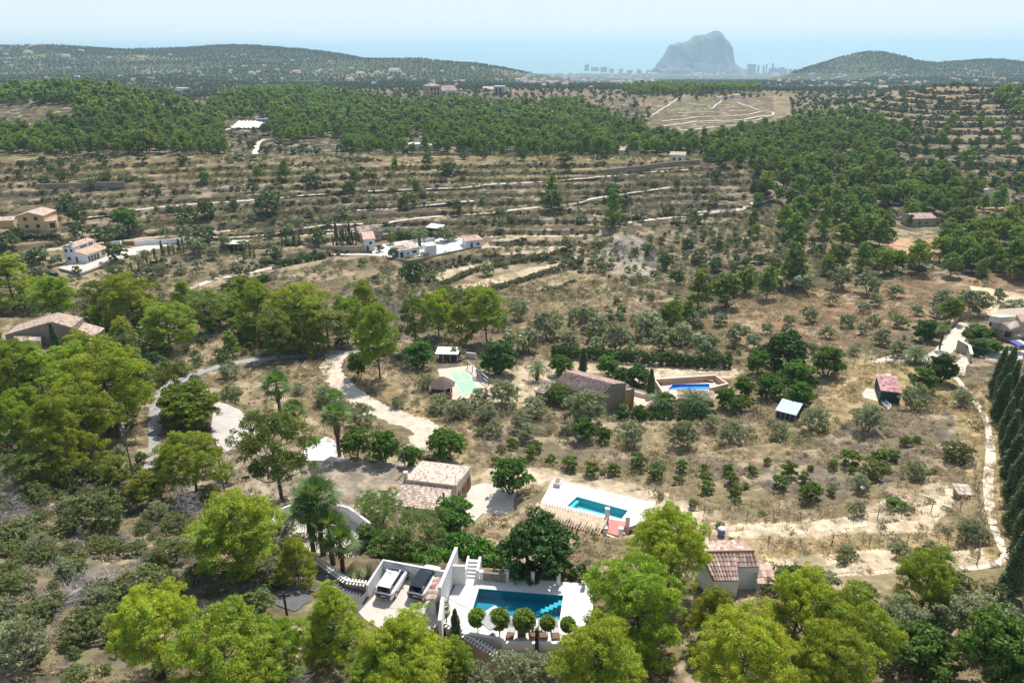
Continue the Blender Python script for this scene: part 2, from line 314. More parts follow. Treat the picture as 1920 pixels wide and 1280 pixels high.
# ------------------------------------------------------------ ground materials by place
ZONES = [  # (kind, polygon in the photograph); later ones win
 ('scrub', [(-600, 900), (600, 900), (700, 1000), (600, 1100), (600, 1400), (-600, 1400)]),
 ('scrub', [(1050, 420), (1450, 380), (1700, 450), (1560, 520), (1290, 560), (1180, 560), (1090, 480)]),
 ('ravine', [(560, 560), (700, 520), (870, 560), (860, 700), (700, 700), (560, 600)]),
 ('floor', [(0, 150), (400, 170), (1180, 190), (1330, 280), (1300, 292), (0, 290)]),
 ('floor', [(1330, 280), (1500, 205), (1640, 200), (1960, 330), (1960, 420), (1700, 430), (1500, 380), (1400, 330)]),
 ('floor', [(1300, 560), (1560, 505), (1960, 420), (2200, 500), (1960, 525), (1700, 510), (1500, 545), (1340, 580), (1250, 620), (1220, 600)]),
 ('hillgrass', [(1215, 190), (1390, 175), (1490, 205), (1440, 245), (1300, 262), (1225, 240)]),
 ('hillgrass', [(960, 166), (1215, 163), (1225, 200), (1100, 200), (940, 178)]),
 ('green', [(1275, 190), (1345, 187), (1350, 200), (1260, 203)]),
 ('hillgrass', [(1620, 180), (1760, 155), (1900, 175), (1980, 200), (1960, 260), (1780, 250), (1620, 215)]),
 ('drygrass', [(-600, 290), (500, 296), (900, 290), (1330, 295), (1300, 325), (700, 345), (-600, 350)]),
 ('grass', [(640, 510), (700, 500), (860, 560), (1000, 580), (1250, 500), (1100, 480), (1070, 430), (900, 470), (860, 560), (700, 540)]),
 ('grass', [(980, 560), (1130, 480), (1180, 520), (1240, 600), (1000, 620)]),
 ('palesoil', [(900, 458), (1000, 432), (1035, 427), (1042, 434), (960, 453), (905, 471)]), ('palesoil', [(795, 520), (870, 492), (960, 477), (1055, 460), (1064, 466), (960, 488), (880, 506), (820, 533)]),
 ('palesoil', [(845, 545), (900, 529), (1000, 499), (1075, 477), (1090, 483), (1010, 513), (920, 541), (860, 553)]), ('soil', [(100, 540), (190, 503), (290, 478), (300, 488), (200, 521), (120, 553)]),
 ('soil', [(300, 545), (420, 519), (600, 478), (617, 486), (440, 531), (320, 557)]), ('soil', [(560, 516), (640, 499), (662, 510), (600, 529)]),
 ('soil', [(20, 500), (100, 480), (200, 500), (100, 560), (0, 520)]),
 ('redfield', [(1310, 590), (1480, 545), (1620, 540), (1700, 520), (1930, 505), (1990, 560), (1700, 610), (1560, 660), (1330, 650)]),
 ('rust', [(1080, 600), (1320, 600), (1560, 650), (1600, 720), (1300, 670), (1080, 650)]),
 ('rustsoil', [(1660, 450), (1760, 445), (1765, 480), (1720, 490)]),
 ('rustsoil', [(1815, 385), (1890, 376), (1900, 392), (1840, 398)]),
 ('scree', [(1150, 440), (1185, 435), (1250, 500), (1200, 530), (1120, 500)]),
 ('palesoil', [(1820, 535), (1880, 548), (1990, 565), (1990, 600), (1850, 590)]),
 ('grass', [(1080, 640), (1660, 660), (1640, 690), (1500, 760), (1280, 840), (900, 860), (860, 760), (1000, 700)]),
 ('palesoil', [(1020, 672), (1090, 668), (1390, 690), (1380, 712), (1230, 712), (1100, 690)]),
 ('palesoil', [(880, 695), (1060, 680), (1080, 720), (1010, 760), (910, 770)]),
 ('drygrass', [(1560, 680), (1700, 680), (1880, 760), (1850, 860), (1600, 850), (1470, 840), (1540, 760)]),
 ('mulch', [(900, 800), (1060, 775), (1280, 850), (1420, 870), (1560, 810), (1640, 760), (1850, 780), (1800, 860), (1700, 900), (1560, 930), (1420, 910), (1200, 880), (920, 850)]),
 ('grass', [(1030, 790), (1300, 830), (1520, 800), (1560, 815), (1420, 862), (1200, 850), (1020, 820)]),
 ('palesoil', [(960, 870), (1140, 890), (1290, 930), (1330, 960), (1320, 1010), (1240, 1010), (1180, 940), (1020, 905), (900, 900)]),
 ('palesoil', [(1330, 975), (1600, 970), (1760, 900), (1790, 900), (1770, 1000), (1560, 1010), (1330, 1010)]),
 ('palesoil', [(1410, 1035), (1900, 1035), (1880, 1075), (1600, 1078), (1420, 1090)]),
 ('drygrass', [(1320, 1000), (1850, 1005), (1850, 1040), (1420, 1038), (1320, 1030)]),
 ('drygrass', [(1790, 760), (1900, 700), (1930, 1000), (1900, 1080), (1850, 1050), (1830, 900)]),
 ('grass', [(440, 690), (640, 668), (700, 790), (780, 850), (620, 820), (480, 780), (440, 740)]),
 ('soil', [(480, 700), (530, 680), (520, 760), (560, 810), (500, 790)]),
 ('drygrass', [(650, 690), (700, 740), (760, 790), (880, 860), (900, 830), (800, 770), (700, 700)]),
 ('soil', [(700, 690), (820, 690), (840, 760), (760, 770)]),
 ('soil', [(270, 640), (430, 630), (450, 660), (370, 700), (300, 690)]),
 ('palesoil', [(10, 650), (60, 652), (85, 665), (65, 690), (20, 672)]),
 ('soil', [(900, 900), (1000, 905), (1060, 1040), (1010, 1060), (880, 1000)]),
 ('yard', [(380, 855), (460, 845), (900, 870), (900, 960), (560, 990), (380, 930)]),
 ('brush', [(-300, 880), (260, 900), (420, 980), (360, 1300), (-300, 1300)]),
]
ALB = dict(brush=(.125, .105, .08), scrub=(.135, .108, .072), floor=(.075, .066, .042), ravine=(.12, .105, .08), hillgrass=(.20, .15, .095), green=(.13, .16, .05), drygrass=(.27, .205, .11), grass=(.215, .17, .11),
           soil=(.29, .23, .165), palesoil=(.46, .375, .285), redfield=(.185, .125, .078), rust=(.18, .125, .08), rustsoil=(.45, .27, .17), scree=(.24, .215, .20), mulch=(.145, .12, .10), yard=(.27, .23, .195))
def build_terrain():
    th = np.concatenate([np.linspace(-70, -45, 26)[:-1], np.linspace(-45, 45, 1150), np.linspace(45, 70, 26)[1:]]) * math.pi / 180
    lr = [math.log(8)]
    while math.exp(lr[-1]) < 8150:
        r = math.exp(lr[-1]); lr.append(lr[-1] + (.02 if r < 38 else .0048 if r < 228 else .0019 if r < 400 else .0029 if r < 620 else .0045 if r < 1100 else .0075 if r < 4500 else .02))
    r = np.exp(np.array(lr)); print('terrain', len(th), len(r))
    X = r[:, None] * np.sin(th)[None]; Y = r[:, None] * np.cos(th)[None]
    Z, fr, tw = ground(X, Y, True)
    px, py = project(X, Y, Z)
    R = np.hypot(X, Y); far = np.clip((R - 900) / 500, 0, 1)[..., None]
    jx = (fbm(X, Y, 14, 41, 3) - .5) * 1.4; jy = (fbm(X, Y, 14, 47, 3) - .5) * 1.4
    sc_ = FPX / np.maximum(R, 30) * 3.2
    qx = px + jx * sc_ * 1.3; qy = py + jy * sc_ * .6
    n1 = fbm(X, Y, 9, 51, 4)[..., None]; n2 = fbm(X, Y, 45, 57, 4)[..., None]; n3 = fbm(X, Y, 1.6, 61, 3)[..., None]
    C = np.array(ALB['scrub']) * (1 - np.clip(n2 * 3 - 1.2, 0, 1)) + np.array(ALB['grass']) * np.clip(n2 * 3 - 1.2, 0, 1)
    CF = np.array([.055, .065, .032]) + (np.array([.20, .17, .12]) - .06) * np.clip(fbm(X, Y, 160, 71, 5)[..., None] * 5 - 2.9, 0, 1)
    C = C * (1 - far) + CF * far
    ck_ = ('palesoil', 'mulch', 'redfield', 'rust', 'yard', 'scree', 'rustsoil', 'green')
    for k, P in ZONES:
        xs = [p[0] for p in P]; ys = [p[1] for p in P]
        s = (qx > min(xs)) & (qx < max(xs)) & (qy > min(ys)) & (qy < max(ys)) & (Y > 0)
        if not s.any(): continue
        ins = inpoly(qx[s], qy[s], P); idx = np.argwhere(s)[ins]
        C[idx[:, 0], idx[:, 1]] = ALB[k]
    # terraces: pale treads, darker stony and overgrown risers
    hill = (py < 600) & (R < 1000)
    tread = ((tw > .4) & (fr < .5) & hill)
    e = np.clip((n2[..., 0] * 2.2 - .45) + .6 * (py > 360) + .9 * ((py < 262) & (px > 940) & (px < 1500)) - .1, 0, 1)
    lip = np.clip((fr * 1000 - np.where(py < 430, .62, .42)) * 4, 0, 1) * tread * e * (py < 470)
    C = C * (1 - .75 * lip[..., None]) + np.array([.56, .47, .37]) * .75 * lip[..., None]
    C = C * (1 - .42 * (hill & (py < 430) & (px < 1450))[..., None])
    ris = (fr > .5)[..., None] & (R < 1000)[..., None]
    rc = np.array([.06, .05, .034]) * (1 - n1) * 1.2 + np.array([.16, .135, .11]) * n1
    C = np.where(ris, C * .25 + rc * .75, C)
    # weeds and bare patches
    n4 = np.clip(fbm(X, Y, .7, 99, 2)[..., None], 0, 1); hq = (1 - .5 * (hill & (tw > .4)))[..., None]; C = C * (1 + (n1 - .5) * .8 * hq) * (1 + (n3 - .5) * 1.1 * hq) * (1 + (n4 - .5) * .8 * np.clip(1.3 - R / 200, 0, 1)[..., None])
    fld = inpoly(px, py, [(1310, 590), (1480, 545), (1620, 540), (1700, 520), (1930, 505), (1990, 560), (1700, 610), (1560, 660), (1330, 650)])[..., None]
    w = (1 - .8 * fld) * np.clip((fbm(X, Y, 3.4, 81, 4)[..., None] + .5 * (n3 - .5) - .56) * 7, 0, .65) * (1 - far)
    C = C * (1 - w) + np.array([.16, .145, .075]) * w
    w = np.clip((fbm(X, Y, 5, 91, 4)[..., None] + .6 * (n3 - .5) - .62) * 7, 0, .6) * (1 - far)
    C = C * (1 - w) + np.array([.36, .295, .22]) * w
    C = np.clip(C * np.array([1.03, 1.0, .9]), .02, .8)
    nr, nt = X.shape; I = np.arange(nr * nt).reshape(nr, nt)
    F = np.stack([I[:-1, :-1], I[:-1, 1:], I[1:, 1:], I[1:, :-1]], -1).reshape(-1, 4)[:, ::-1]
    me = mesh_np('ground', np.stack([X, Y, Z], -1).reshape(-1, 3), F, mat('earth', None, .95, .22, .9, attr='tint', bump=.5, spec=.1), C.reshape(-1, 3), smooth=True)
    tag(link('ground', me), 'dry terraced ground with soil, yellow grass and stone risers', kind='structure')
# ------------------------------------------------------------ foliage
def leafcloud(C, rad, n, size, rng, squash=.8, asp=.45, up=-.35, jit=.6, base=(.1, .15, .03), var=.35, hv=.1, cvar=.15):
    """leaf-sized faces on many small clumps. C (k,3) clump centres"""
    C = np.asarray(C, float); k = len(C); rad = np.broadcast_to(rad, (k,))
    d = rng.normal(size=(k * n, 3)); d /= np.linalg.norm(d, axis=1, keepdims=True) + 1e-9
    flip = d[:, 2] < up; d[flip, 2] *= -1
    ci = np.repeat(np.arange(k), n); rr = rad[ci] * (rng.uniform(.55, 1.08, k * n) ** .6)
    P = C[ci] + d * rr[:, None] * np.array([1, 1, squash])
    nn = d + rng.normal(size=d.shape) * jit; nn /= np.linalg.norm(nn, axis=1, keepdims=True) + 1e-9
    t = np.cross(nn, rng.normal(size=d.shape)); t /= np.linalg.norm(t, axis=1, keepdims=True) + 1e-9
    b = np.cross(nn, t); s = size * rng.uniform(.6, 1.35, k * n)[:, None]; t = t * s; b = b * s * asp
    V = np.stack([P - t, P - b, P + t, P + b], 1).reshape(-1, 3); F = np.arange(len(V)).reshape(-1, 4)
    cv = 1 + rng.uniform(-cvar, cvar, k)[ci]; lv = 1 + rng.uniform(-var, var, k * n); q = rng.uniform(-hv, hv, k)[ci]
    col = np.array(base)[None] * (cv * lv)[:, None] * np.stack([1 + q, np.ones_like(q), 1 - q], 1)
    return V, F, np.repeat(col, 4, 0)
def leafmat(name, tr=.35, tc=(1.6, 1.5, .6, 1), val=.16, hue=.012, rough=.6):
    return mat(name, None, rough, 0, 1, attr='tint', spec=.25, transl=(tr, tc), objvar=val, hue=hue)
leafmat('pine_needles', .24, (2.1, 1.8, .5, 1), .24, .018); leafmat('grey_leaves', .3, (1.3, 1.3, .9, 1), .15, .01)
leafmat('green_leaves', .3, (1.5, 1.6, .5, 1), .15, .012); leafmat('dark_leaves', .15, (1.3, 1.4, .6, 1), .12, .008); leafmat('dry_stems', .1, (1, 1, 1, 1), .15, .01)
mat('pine_bark', (.085, .068, .055, 1), .95, .3, 4, bump=.4); mat('grey_bark', (.20, .185, .165, 1), .95, .25, 5, bump=.4); mat('bark', (.10, .08, .06, 1), .95, .3, 5)
PR = {}
def proto(key, crown, crown_mat, wood=None, wood_mat='bark', w=1.0, hc=1.0, h=1.0):
    """crown: (V,F,tint); wood: MB. w crown width, hc height of crown centre, h total height, all at scale 1"""
    V, F, T = crown; cm = mesh_np(key + '_crown', V, F, MATS[crown_mat], T); wm = wood.mesh(key + '_wood', wood_mat) if wood else None
    PR[key] = dict(crown=cm, wood=wm, w=w, hc=hc, h=h)
def join(parts):
    V = []; F = []; T = []; n = 0
    for v, f, t in parts: V.append(v); F.append(f + n); T.append(t); n += len(v)
    return np.concatenate(V), np.concatenate(F), np.concatenate(T)
def one_mesh(key):                                # crown and wood in a single mesh, for small far copies
    p = PR[key]
    if 'one' not in p:
        import bmesh
        bm = bmesh.new(); bm.from_mesh(p['crown'])
        if p['wood']:
            n = len(bm.faces); bm.from_mesh(p['wood']); bm.faces.ensure_lookup_table()
            L = bm.verts.layers.float_color.get('tint')
            for f in bm.faces[n:]:
                f.material_index = 1
        me = bpy.data.meshes.new(key); bm.to_mesh(me); bm.free(); me.materials.append(p['crown'].materials[0])
        if p['wood']: me.materials.append(p['wood'].materials[0])
        p['one'] = me
    return p['one']
def limb(mb, a, b, r0, r1, rng, bend=.12, n=5, k=4):
    a = np.array(a, float); b = np.array(b, float); L = np.linalg.norm(b - a); o = rng.normal(size=3) * L * bend; pts = []
    for i in range(k + 1):
        t = i / k; pts.append(a + (b - a) * t + o * math.sin(math.pi * t) + np.array([0, 0, -L * .1 * math.sin(math.pi * t)]))
    mb.tube(pts, [r0 + (r1 - r0) * i / k for i in range(k + 1)], n)
def tree(key, seed, h, w, lobes, puffs, per, leaf, cmat, wmat='bark', base=(.1, .15, .03), z0=.3, lob_r=.34, puff_r=.09, shape='dome', squash=.7, asp=.4, jit=.6, stems=1, up=-.35, bare=.0, hv=.1, cvar=.18, var=.35):
    rng = np.random.RandomState(seed); R = w / 2; C = []; LC = []
    zc = h * (z0 + (1 - z0) * .45); hz = h * (1 - z0) * .5
    for i in range(lobes):
        g = (i + .5) / lobes; ph = i * 2.399 + rng.uniform(-.5, .5)
        u = 1 - 1.75 * g                                  # +1 top .. -.75
        if shape == 'cone': rad = R * (1 - (u + .75) / 1.9) ** .75 * .95; z = zc + hz * u * 1.05
        elif shape == 'flat': rad = R * math.sqrt(max(0, 1 - max(u, 0) ** 2.4)) * .8; z = zc + hz * (u * .8 + .15)
        else: rad = R * math.sqrt(max(0.02, 1 - u * u)) * .72; z = zc + hz * u * .8
        rad *= rng.uniform(.6, 1.2); z += rng.uniform(-.2, .2) * hz
        LC.append((rad * math.cos(ph), rad * math.sin(ph), z, R * lob_r * rng.uniform(.75, 1.25)))
    for x, y, z, r in LC:
        d = rng.normal(size=(puffs, 3)); d /= np.linalg.norm(d, axis=1, keepdims=True); d[:, 2] = np.where(d[:, 2] < -.2, -d[:, 2], d[:, 2])
        q = np.array([x, y, z]) + d * r * rng.uniform(.65, 1.08, (puffs, 1)) * np.array([1, 1, .72]); C.append(q)
    C = np.concatenate(C); V, F, T = leafcloud(C, h * puff_r * rng.uniform(.7, 1.3, len(C)), per, leaf, rng, squash, asp, up, jit, base, var, hv, cvar)
    wd = MB(); top = h * (z0 + (1 - z0) * .75)
    if stems == 1:
        lean = rng.normal(size=2) * w * .04; T0 = np.array([lean[0], lean[1], top]); limb(wd, (0, 0, -.3), T0, h * .024, h * .006, rng, .03, 7, 6)
        starts = [(T0 * t) for t in np.linspace(.25, .9, 8)]
    else:
        starts = []
        for s in range(stems):
            a = 6.28 * s / stems + rng.uniform(-.4, .4); e = np.array([math.cos(a) * R * .35, math.sin(a) * R * .35, h * .5]); limb(wd, (math.cos(a) * .1, math.sin(a) * .1, -.2), e, h * .035, h * .014, rng, .12, 6, 4); starts.append(e * .9)
    for x, y, z, r in LC:
        b = min(starts, key=lambda p: abs(p[2] - (z - .25 * math.hypot(x, y))) + .3 * math.hypot(p[0] - x, p[1] - y)); limb(wd, b, (x * .92, y * .92, z), h * .008, h * .003, rng, .08, 4, 3)
    proto(key, (V, F, T), cmat, wd, wmat, w, zc, h)
PINE = (.24, .315, .028); PINE2 = (.15, .225, .04)
for i in range(4):                                # near pines
    tree(f'pineN{i}', 100 + i, 9.5, 8.4, 44, 16, 62, .17, 'pine_needles', 'pine_bark', PINE, z0=(.16, .1, .2, .1)[i], lob_r=.27, puff_r=.042, shape=('dome', 'dome', 'flat', 'cone')[i], asp=.17, jit=.55, hv=.14)
tree('pineR', 140, 8, 8.6, 44, 18, 34, .19, 'pine_needles', 'pine_bark', (.15, .25, .02), z0=.12, lob_r=.3, puff_r=.05, shape='dome', asp=.4, jit=.5, hv=.08)
tree('pineO', 141, 10, 8.0, 26, 11, 34, .23, 'pine_needles', 'pine_bark', (.16, .21, .05), z0=.15, lob_r=.3, puff_r=.05, shape='dome', asp=.25, jit=.8, hv=.12)
for i in range(4):                                # pines at middle distance
    tree(f'pineM{i}', 120 + i, 9.5, (8, 7.4, 7.0, 6.4)[i], 26, 7, 16, .42, 'pine_needles', 'pine_bark', PINE2, z0=(.2, .16, .2, .1)[i], lob_r=.36, puff_r=.07, shape=('dome', 'dome', 'cone', 'cone')[i], asp=.45, jit=.5, hv=.12)
for i in range(3):                                # far pines
    tree(f'pineF{i}', 130 + i, 9, (7.6, 6.8, 6.2)[i], 13, 3, 8, .95, 'pine_needles', 'pine_bark', PINE2, z0=.1, lob_r=.42, puff_r=.1, shape=('dome', 'dome', 'cone')[i], asp=.6, jit=.4, hv=.1)
OL = (.27, .30, .165); GR_ = (.10, .185, .03)
for i in range(3):
    tree(f'oliveN{i}', 200 + i, 4.2, 5.2, 18, 12, 30, .15, 'grey_leaves', 'grey_bark', OL, z0=.1, lob_r=.36, puff_r=.07, shape='dome', asp=.35, jit=.5, stems=3, up=-.8)
    tree(f'oliveM{i}', 210 + i, 4.2, 5.0, 12, 6, 14, .34, 'grey_leaves', 'grey_bark', OL, z0=.08, lob_r=.4, puff_r=.1, shape='dome', asp=.5, jit=.4, stems=2, up=-.5)
    tree(f'oakM{i}', 220 + i, 5.0, 5.4, 14, 6, 16, .34, 'dark_leaves', 'bark', (.12, .165, .055), z0=.05, lob_r=.4, puff_r=.09, shape='dome', asp=.6, jit=.5, stems=2, up=-.6)
    tree(f'greenN{i}', 230 + i, 5.5, 5.6, 26, 13, 30, .16, 'green_leaves', 'bark', GR_, z0=.12, lob_r=.34, puff_r=.06, shape='dome', asp=.55, jit=.6, stems=2, up=-.6)
    tree(f'citrusN{i}', 240 + i, 2.6, 2.8, 12, 9, 22, .13, 'green_leaves', 'bark', (.13, .19, .035), z0=.04, lob_r=.36, puff_r=.09, shape='dome', asp=.55, jit=.6, stems=2, up=-.6, hv=.18)
    tree(f'scrubN{i}', 250 + i, 3.2, 5.0, 18, 11, 28, .15, 'grey_leaves', 'grey_bark', (.175, .21, .075), z0=.02, lob_r=.36, puff_r=.08, shape='dome', asp=.4, jit=.5, stems=4, up=-.4)
    tree(f'bushF{i}', 260 + i, 3.0, 3.6, 6, 3, 9, .5, 'dark_leaves', None, (.10, .12, .06), z0=.0, lob_r=.45, puff_r=.16, shape='dome', asp=.65, jit=.5, stems=2, up=-.3)
    PR[f'bushF{i}']['wood'] = None
tree('oakN', 270, 6.2, 7.2, 44, 16, 30, .16, 'dark_leaves', 'bark', (.075, .14, .03), z0=.02, lob_r=.28, puff_r=.05, shape='dome', asp=.6, jit=.5, stems=3, up=-.5)
tree('softN', 271, 5.5, 7.0, 30, 15, 30, .14, 'green_leaves', 'bark', (.15, .22, .06), z0=.1, lob_r=.34, puff_r=.06, shape='flat', asp=.25, jit=.9, stems=2, up=-.6)
# small clumps: dry grass and low scrub
for i in range(3):
    rng = np.random.RandomState(300 + i); proto(f'tuft{i}', leafcloud(rng.normal(size=(7, 3)) * [.28, .28, .03] + [0, 0, .08], .26, 14, .15, rng, 1.1, .14, -.1, 1.2, (.42, .335, .19), .3, .06), 'dry_stems')
    proto(f'shrub{i}', leafcloud(rng.normal(size=(9, 3)) * [.4, .4, .12] + [0, 0, .35], .36, 16, .13, rng, .9, .4, -.2, .8, (.17, .175, .085), .3, .15), 'grey_leaves')
    proto(f'clump{i}', leafcloud(rng.normal(size=(6, 3)) * [.9, .9, .25] + [0, 0, .6], .9, 8, .6, rng, .7, .6, -.1, .5, (.095, .10, .055), .3, .12), 'dark_leaves')
def cypress(key, seed, h, w, n, per, leaf, base=(.10, .15, .055)):
    rng = np.random.RandomState(seed); t = rng.uniform(.02, 1, n); a = rng.uniform(0, 6.28, n); r = w / 2 * np.minimum(1, (t / .12) ** .6) * (1 - t ** 2.2) ** .75 * (.82 + .3 * np.sin(a * 3 + t * 9 + seed) * np.sin(t * 23 + a)); t = t * (1 + .06 * np.sin(a * 2 + seed))
    C = np.stack([np.cos(a) * r * .8, np.sin(a) * r * .8, t * h], 1); wd = MB().tube([(0, 0, -.3), (0, 0, h * .5)], [w * .09, w * .04], 6)
    V, F, T = leafcloud(C, w * .13, per, leaf, rng, 2.2, .35, -.6, .55, base, .45, .1, .35); proto(key, (V, F, T), 'dark_leaves', wd, 'bark', w, h * .5, h)
cypress('cypressN0', 401, 10, 2.2, 420, 26, .15); cypress('cypressN1', 402, 10, 2.5, 420, 26, .15); cypress('cypressW', 405, 7, 2.6, 360, 24, .14)
cypress('cypressM0', 403, 7, 1.15, 70, 12, .26); cypress('cypressM1', 404, 7, 1.3, 70, 12, .26)
def fan_palm(key, seed, h, nf, skirt=2.2):
    rng = np.random.RandomState(seed); V = []; F = []; T = []; n = 0
    def frond(a, el, L, rad, col, dead=False):
        nonlocal n
        d = np.array([math.cos(a) * math.cos(el), math.sin(a) * math.cos(el), math.sin(el)]); s = np.array([-math.sin(a), math.cos(a), 0]); u = np.cross(s, d) * -1
        o = np.array([0, 0, h]) if not dead else np.array([0, 0, h - rng.uniform(.1, .6)]); hub = o + d * L
        m = 15
        for k in range(m):
            f = (k / (m - 1) - .5) * 2 * (1.5 if not dead else .5); dd = d * math.cos(f) + s * math.sin(f); e = hub + dd * rad * rng.uniform(.95, 1.3) + np.array([0, 0, -.28 * rad * abs(math.sin(f)) - (.35 * rad * max(0, 1 - el))])
            ss = np.cross(dd, u) * rad * .055; mid = hub + dd * rad * .55
            V.extend([hub, mid - ss, e, mid + ss]); F.append([n, n + 1, n + 2, n + 3]); T.extend([np.array(col) * rng.uniform(.75, 1.25)] * 4); n += 4
        ss = s * .03; V.extend([o - ss, hub - ss, hub + ss, o + ss]); F.append([n, n + 1, n + 2, n + 3]); T.extend([np.array((.12, .13, .05))] * 4); n += 4
    for i in range(nf): g = i / nf; frond(i * 2.399, 1.35 - 1.7 * g + rng.uniform(-.15, .15), rng.uniform(.85, 1.2), rng.uniform(.9, 1.2), (.11, .18, .05) if g < .8 else (.14, .13, .05))
    V = np.array(V); F = np.array(F); T = np.array(T)
    dv = [];
    nv0 = n; sv, sf, stt = V, F, T
    wd = MB().tube([(0, 0, -.3), (.05, .02, h * .5), (0, 0, h)], [.26, .2, .17], 8)
    proto(key, (sv, sf, stt), 'green_leaves', wd, 'bark', 3.4, h, h + 1.2)
    k = int(60 * skirt); V2, F2, T2 = [], [], []
    for i in range(k):
        a = rng.uniform(0, 6.28); z = h - rng.uniform(0, 1) ** .8 * skirt; r0 = .22; r1 = rng.uniform(.35, .75) * (1 - .5 * (h - z) / max(skirt, .1)); c, s_ = math.cos(a), math.sin(a)
        p0 = np.array([c * r0, s_ * r0, z]); p1 = np.array([c * r1, s_ * r1, z - rng.uniform(.5, 1.0)]); sd = np.array([-s_, c, 0]) * .14; j = len(V2)
        V2 += [p0, (p0 + p1) / 2 - sd, p1, (p0 + p1) / 2 + sd]; F2.append([j, j + 1, j + 2, j + 3]); T2 += [np.array((.13, .095, .055)) * rng.uniform(.6, 1.3)] * 4
    PR[key]['skirt'] = mesh_np(key + '_skirt', np.array(V2), np.array(F2), MATS['dry_stems'], np.array(T2))
fan_palm('fanTall', 501, 5.5, 30, 2.2); fan_palm('fanMid', 502, 3.6, 28, 1.2); fan_palm('fanShort', 503, 1.8, 24, .5)
def date_palm(key, seed, h, nf, L, col=(.11, .165, .06)):
    rng = np.random.RandomState(seed); V = []; F = []; T = []
    for i in range(nf):
        g = i / nf; a = i * 2.399; el = 1.3 - 1.5 * g + rng.uniform(-.1, .1); l = L * rng.uniform(.85, 1.1); m = 15; pts = []
        p = np.array([0, 0, h]); e = el
        for k in range(m): pts.append(p.copy()); p = p + np.array([math.cos(a) * math.cos(e), math.sin(a) * math.cos(e), math.sin(e)]) * l / m; e -= .115
        sd = np.array([-math.sin(a), math.cos(a), 0])
        for k in range(1, m):
            w = l * .2 * math.sin(math.pi * min(1, .15 + .85 * k / m)) + .04; t = pts[k] - pts[k - 1]; t /= np.linalg.norm(t)
            for s in (-1, 1):
                tip = pts[k] + sd * s * w + t * w * .7 - np.array([0, 0, w * .35]); j = len(V); q = t * l * .035
                V += [pts[k] - q, pts[k] * .5 + tip * .5 - q * .6, tip, pts[k] * .5 + tip * .5 + q * .8]; F.append([j, j + 1, j + 2, j + 3]); T += [np.array(col) * rng.uniform(.7, 1.3)] * 4
    wd = MB().tube([(0, 0, -.3), (0, 0, h)], [.34, .3], 9); proto(key, (np.array(V), np.array(F), np.array(T)), 'green_leaves', wd, 'bark', L * 1.9, h, h + L * .6)
date_palm('dateN', 511, 1.6, 44, 2.9); date_palm('dateM', 512, 2.6, 30, 2.6)
def bare_tree(key, seed, h, w, n, matn='grey_bark', sub=5, r=.02):
    rng = np.random.RandomState(seed); wd = MB(); tr = MB(); limb(tr, (0, 0, -.2), (rng.normal() * w * .05, rng.normal() * w * .05, h * .95), h * .018, h * .004, rng, .03, 6, 5)
    for i in range(n):
        z = h * (.15 + .8 * i / n); a = i * 2.4; L = w / 2 * (1 - .6 * i / n) * rng.uniform(.7, 1.1); e = np.array([math.cos(a) * L, math.sin(a) * L, z + L * rng.uniform(-.1, .45)]); limb(wd, (0, 0, z), e, r * 1.3, r * .5, rng, .08, 3, 3)
        for k in range(sub):
            t = rng.uniform(.3, 1); p = np.array([0, 0, z]) * (1 - t) + e * t; limb(wd, p, p + rng.normal(size=3) * L * .3, r * .6, r * .25, rng, .1, 3, 2)
    PR[key] = dict(crown=wd.mesh(key, matn), wood=tr.mesh(key + '_trunk', matn), w=w, hc=h * .5, h=h)
mat('dead_wood', (.30, .28, .27, 1), .95, .2, 5)
bare_tree('deadN', 601, 6, 6, 40, 'dead_wood', 9, .03); bare_tree('almond', 602, 2.2, 1.8, 9, 'bark', 4, .03); bare_tree('almondM', 603, 3, 3, 12, 'dead_wood', 5, .035)
# ------------------------------------------------------------ planting
THINGS = []                                       # (object, kind word, px, py, adjectives, label or None)
def put(key, x, y, z, scale, rz, name, parts=True, trunk='trunk', crown='crown', sz=1.0):
    p = PR[key]; s = (scale, scale, scale * sz)
    if not parts: return link(name, one_mesh(key), None, (x, y, z), rz, s)
    o = link(name, None, None, (x, y, z), rz, s); link(crown, p['crown'], o)
    if p['wood']: link(trunk, p['wood'], o)
    if 'skirt' in p: link('dead_frond_skirt', p['skirt'], o)
    return o
def plant(key, cx, cy, w, name, cat, adj, label=None, sz=1.0, parts=True, rz=None, group=None, bury=.1, **k):
    """a tree whose crown is centred at (cx, cy) of the photograph and w wide there"""
    p = PR[key]; s = 1.0; hc = 2
    for _ in range(3):
        pt = hit(cx, cy, lambda x, y: smooth_z(x, y) + hc); s = w * depth(pt) / FPX / p['w']; hc = p['hc'] * s * sz
    x, y = pt.x, pt.y; z = float(ground(np.array([x]), np.array([y]))[0]) - bury * s
    o = put(key, x, y, z, s, rz if rz is not None else random.uniform(0, 6.28), name, parts, sz=sz, **k)
    THINGS.append((o, cat, cx, cy, adj, label, group)); o['category'] = cat; return o
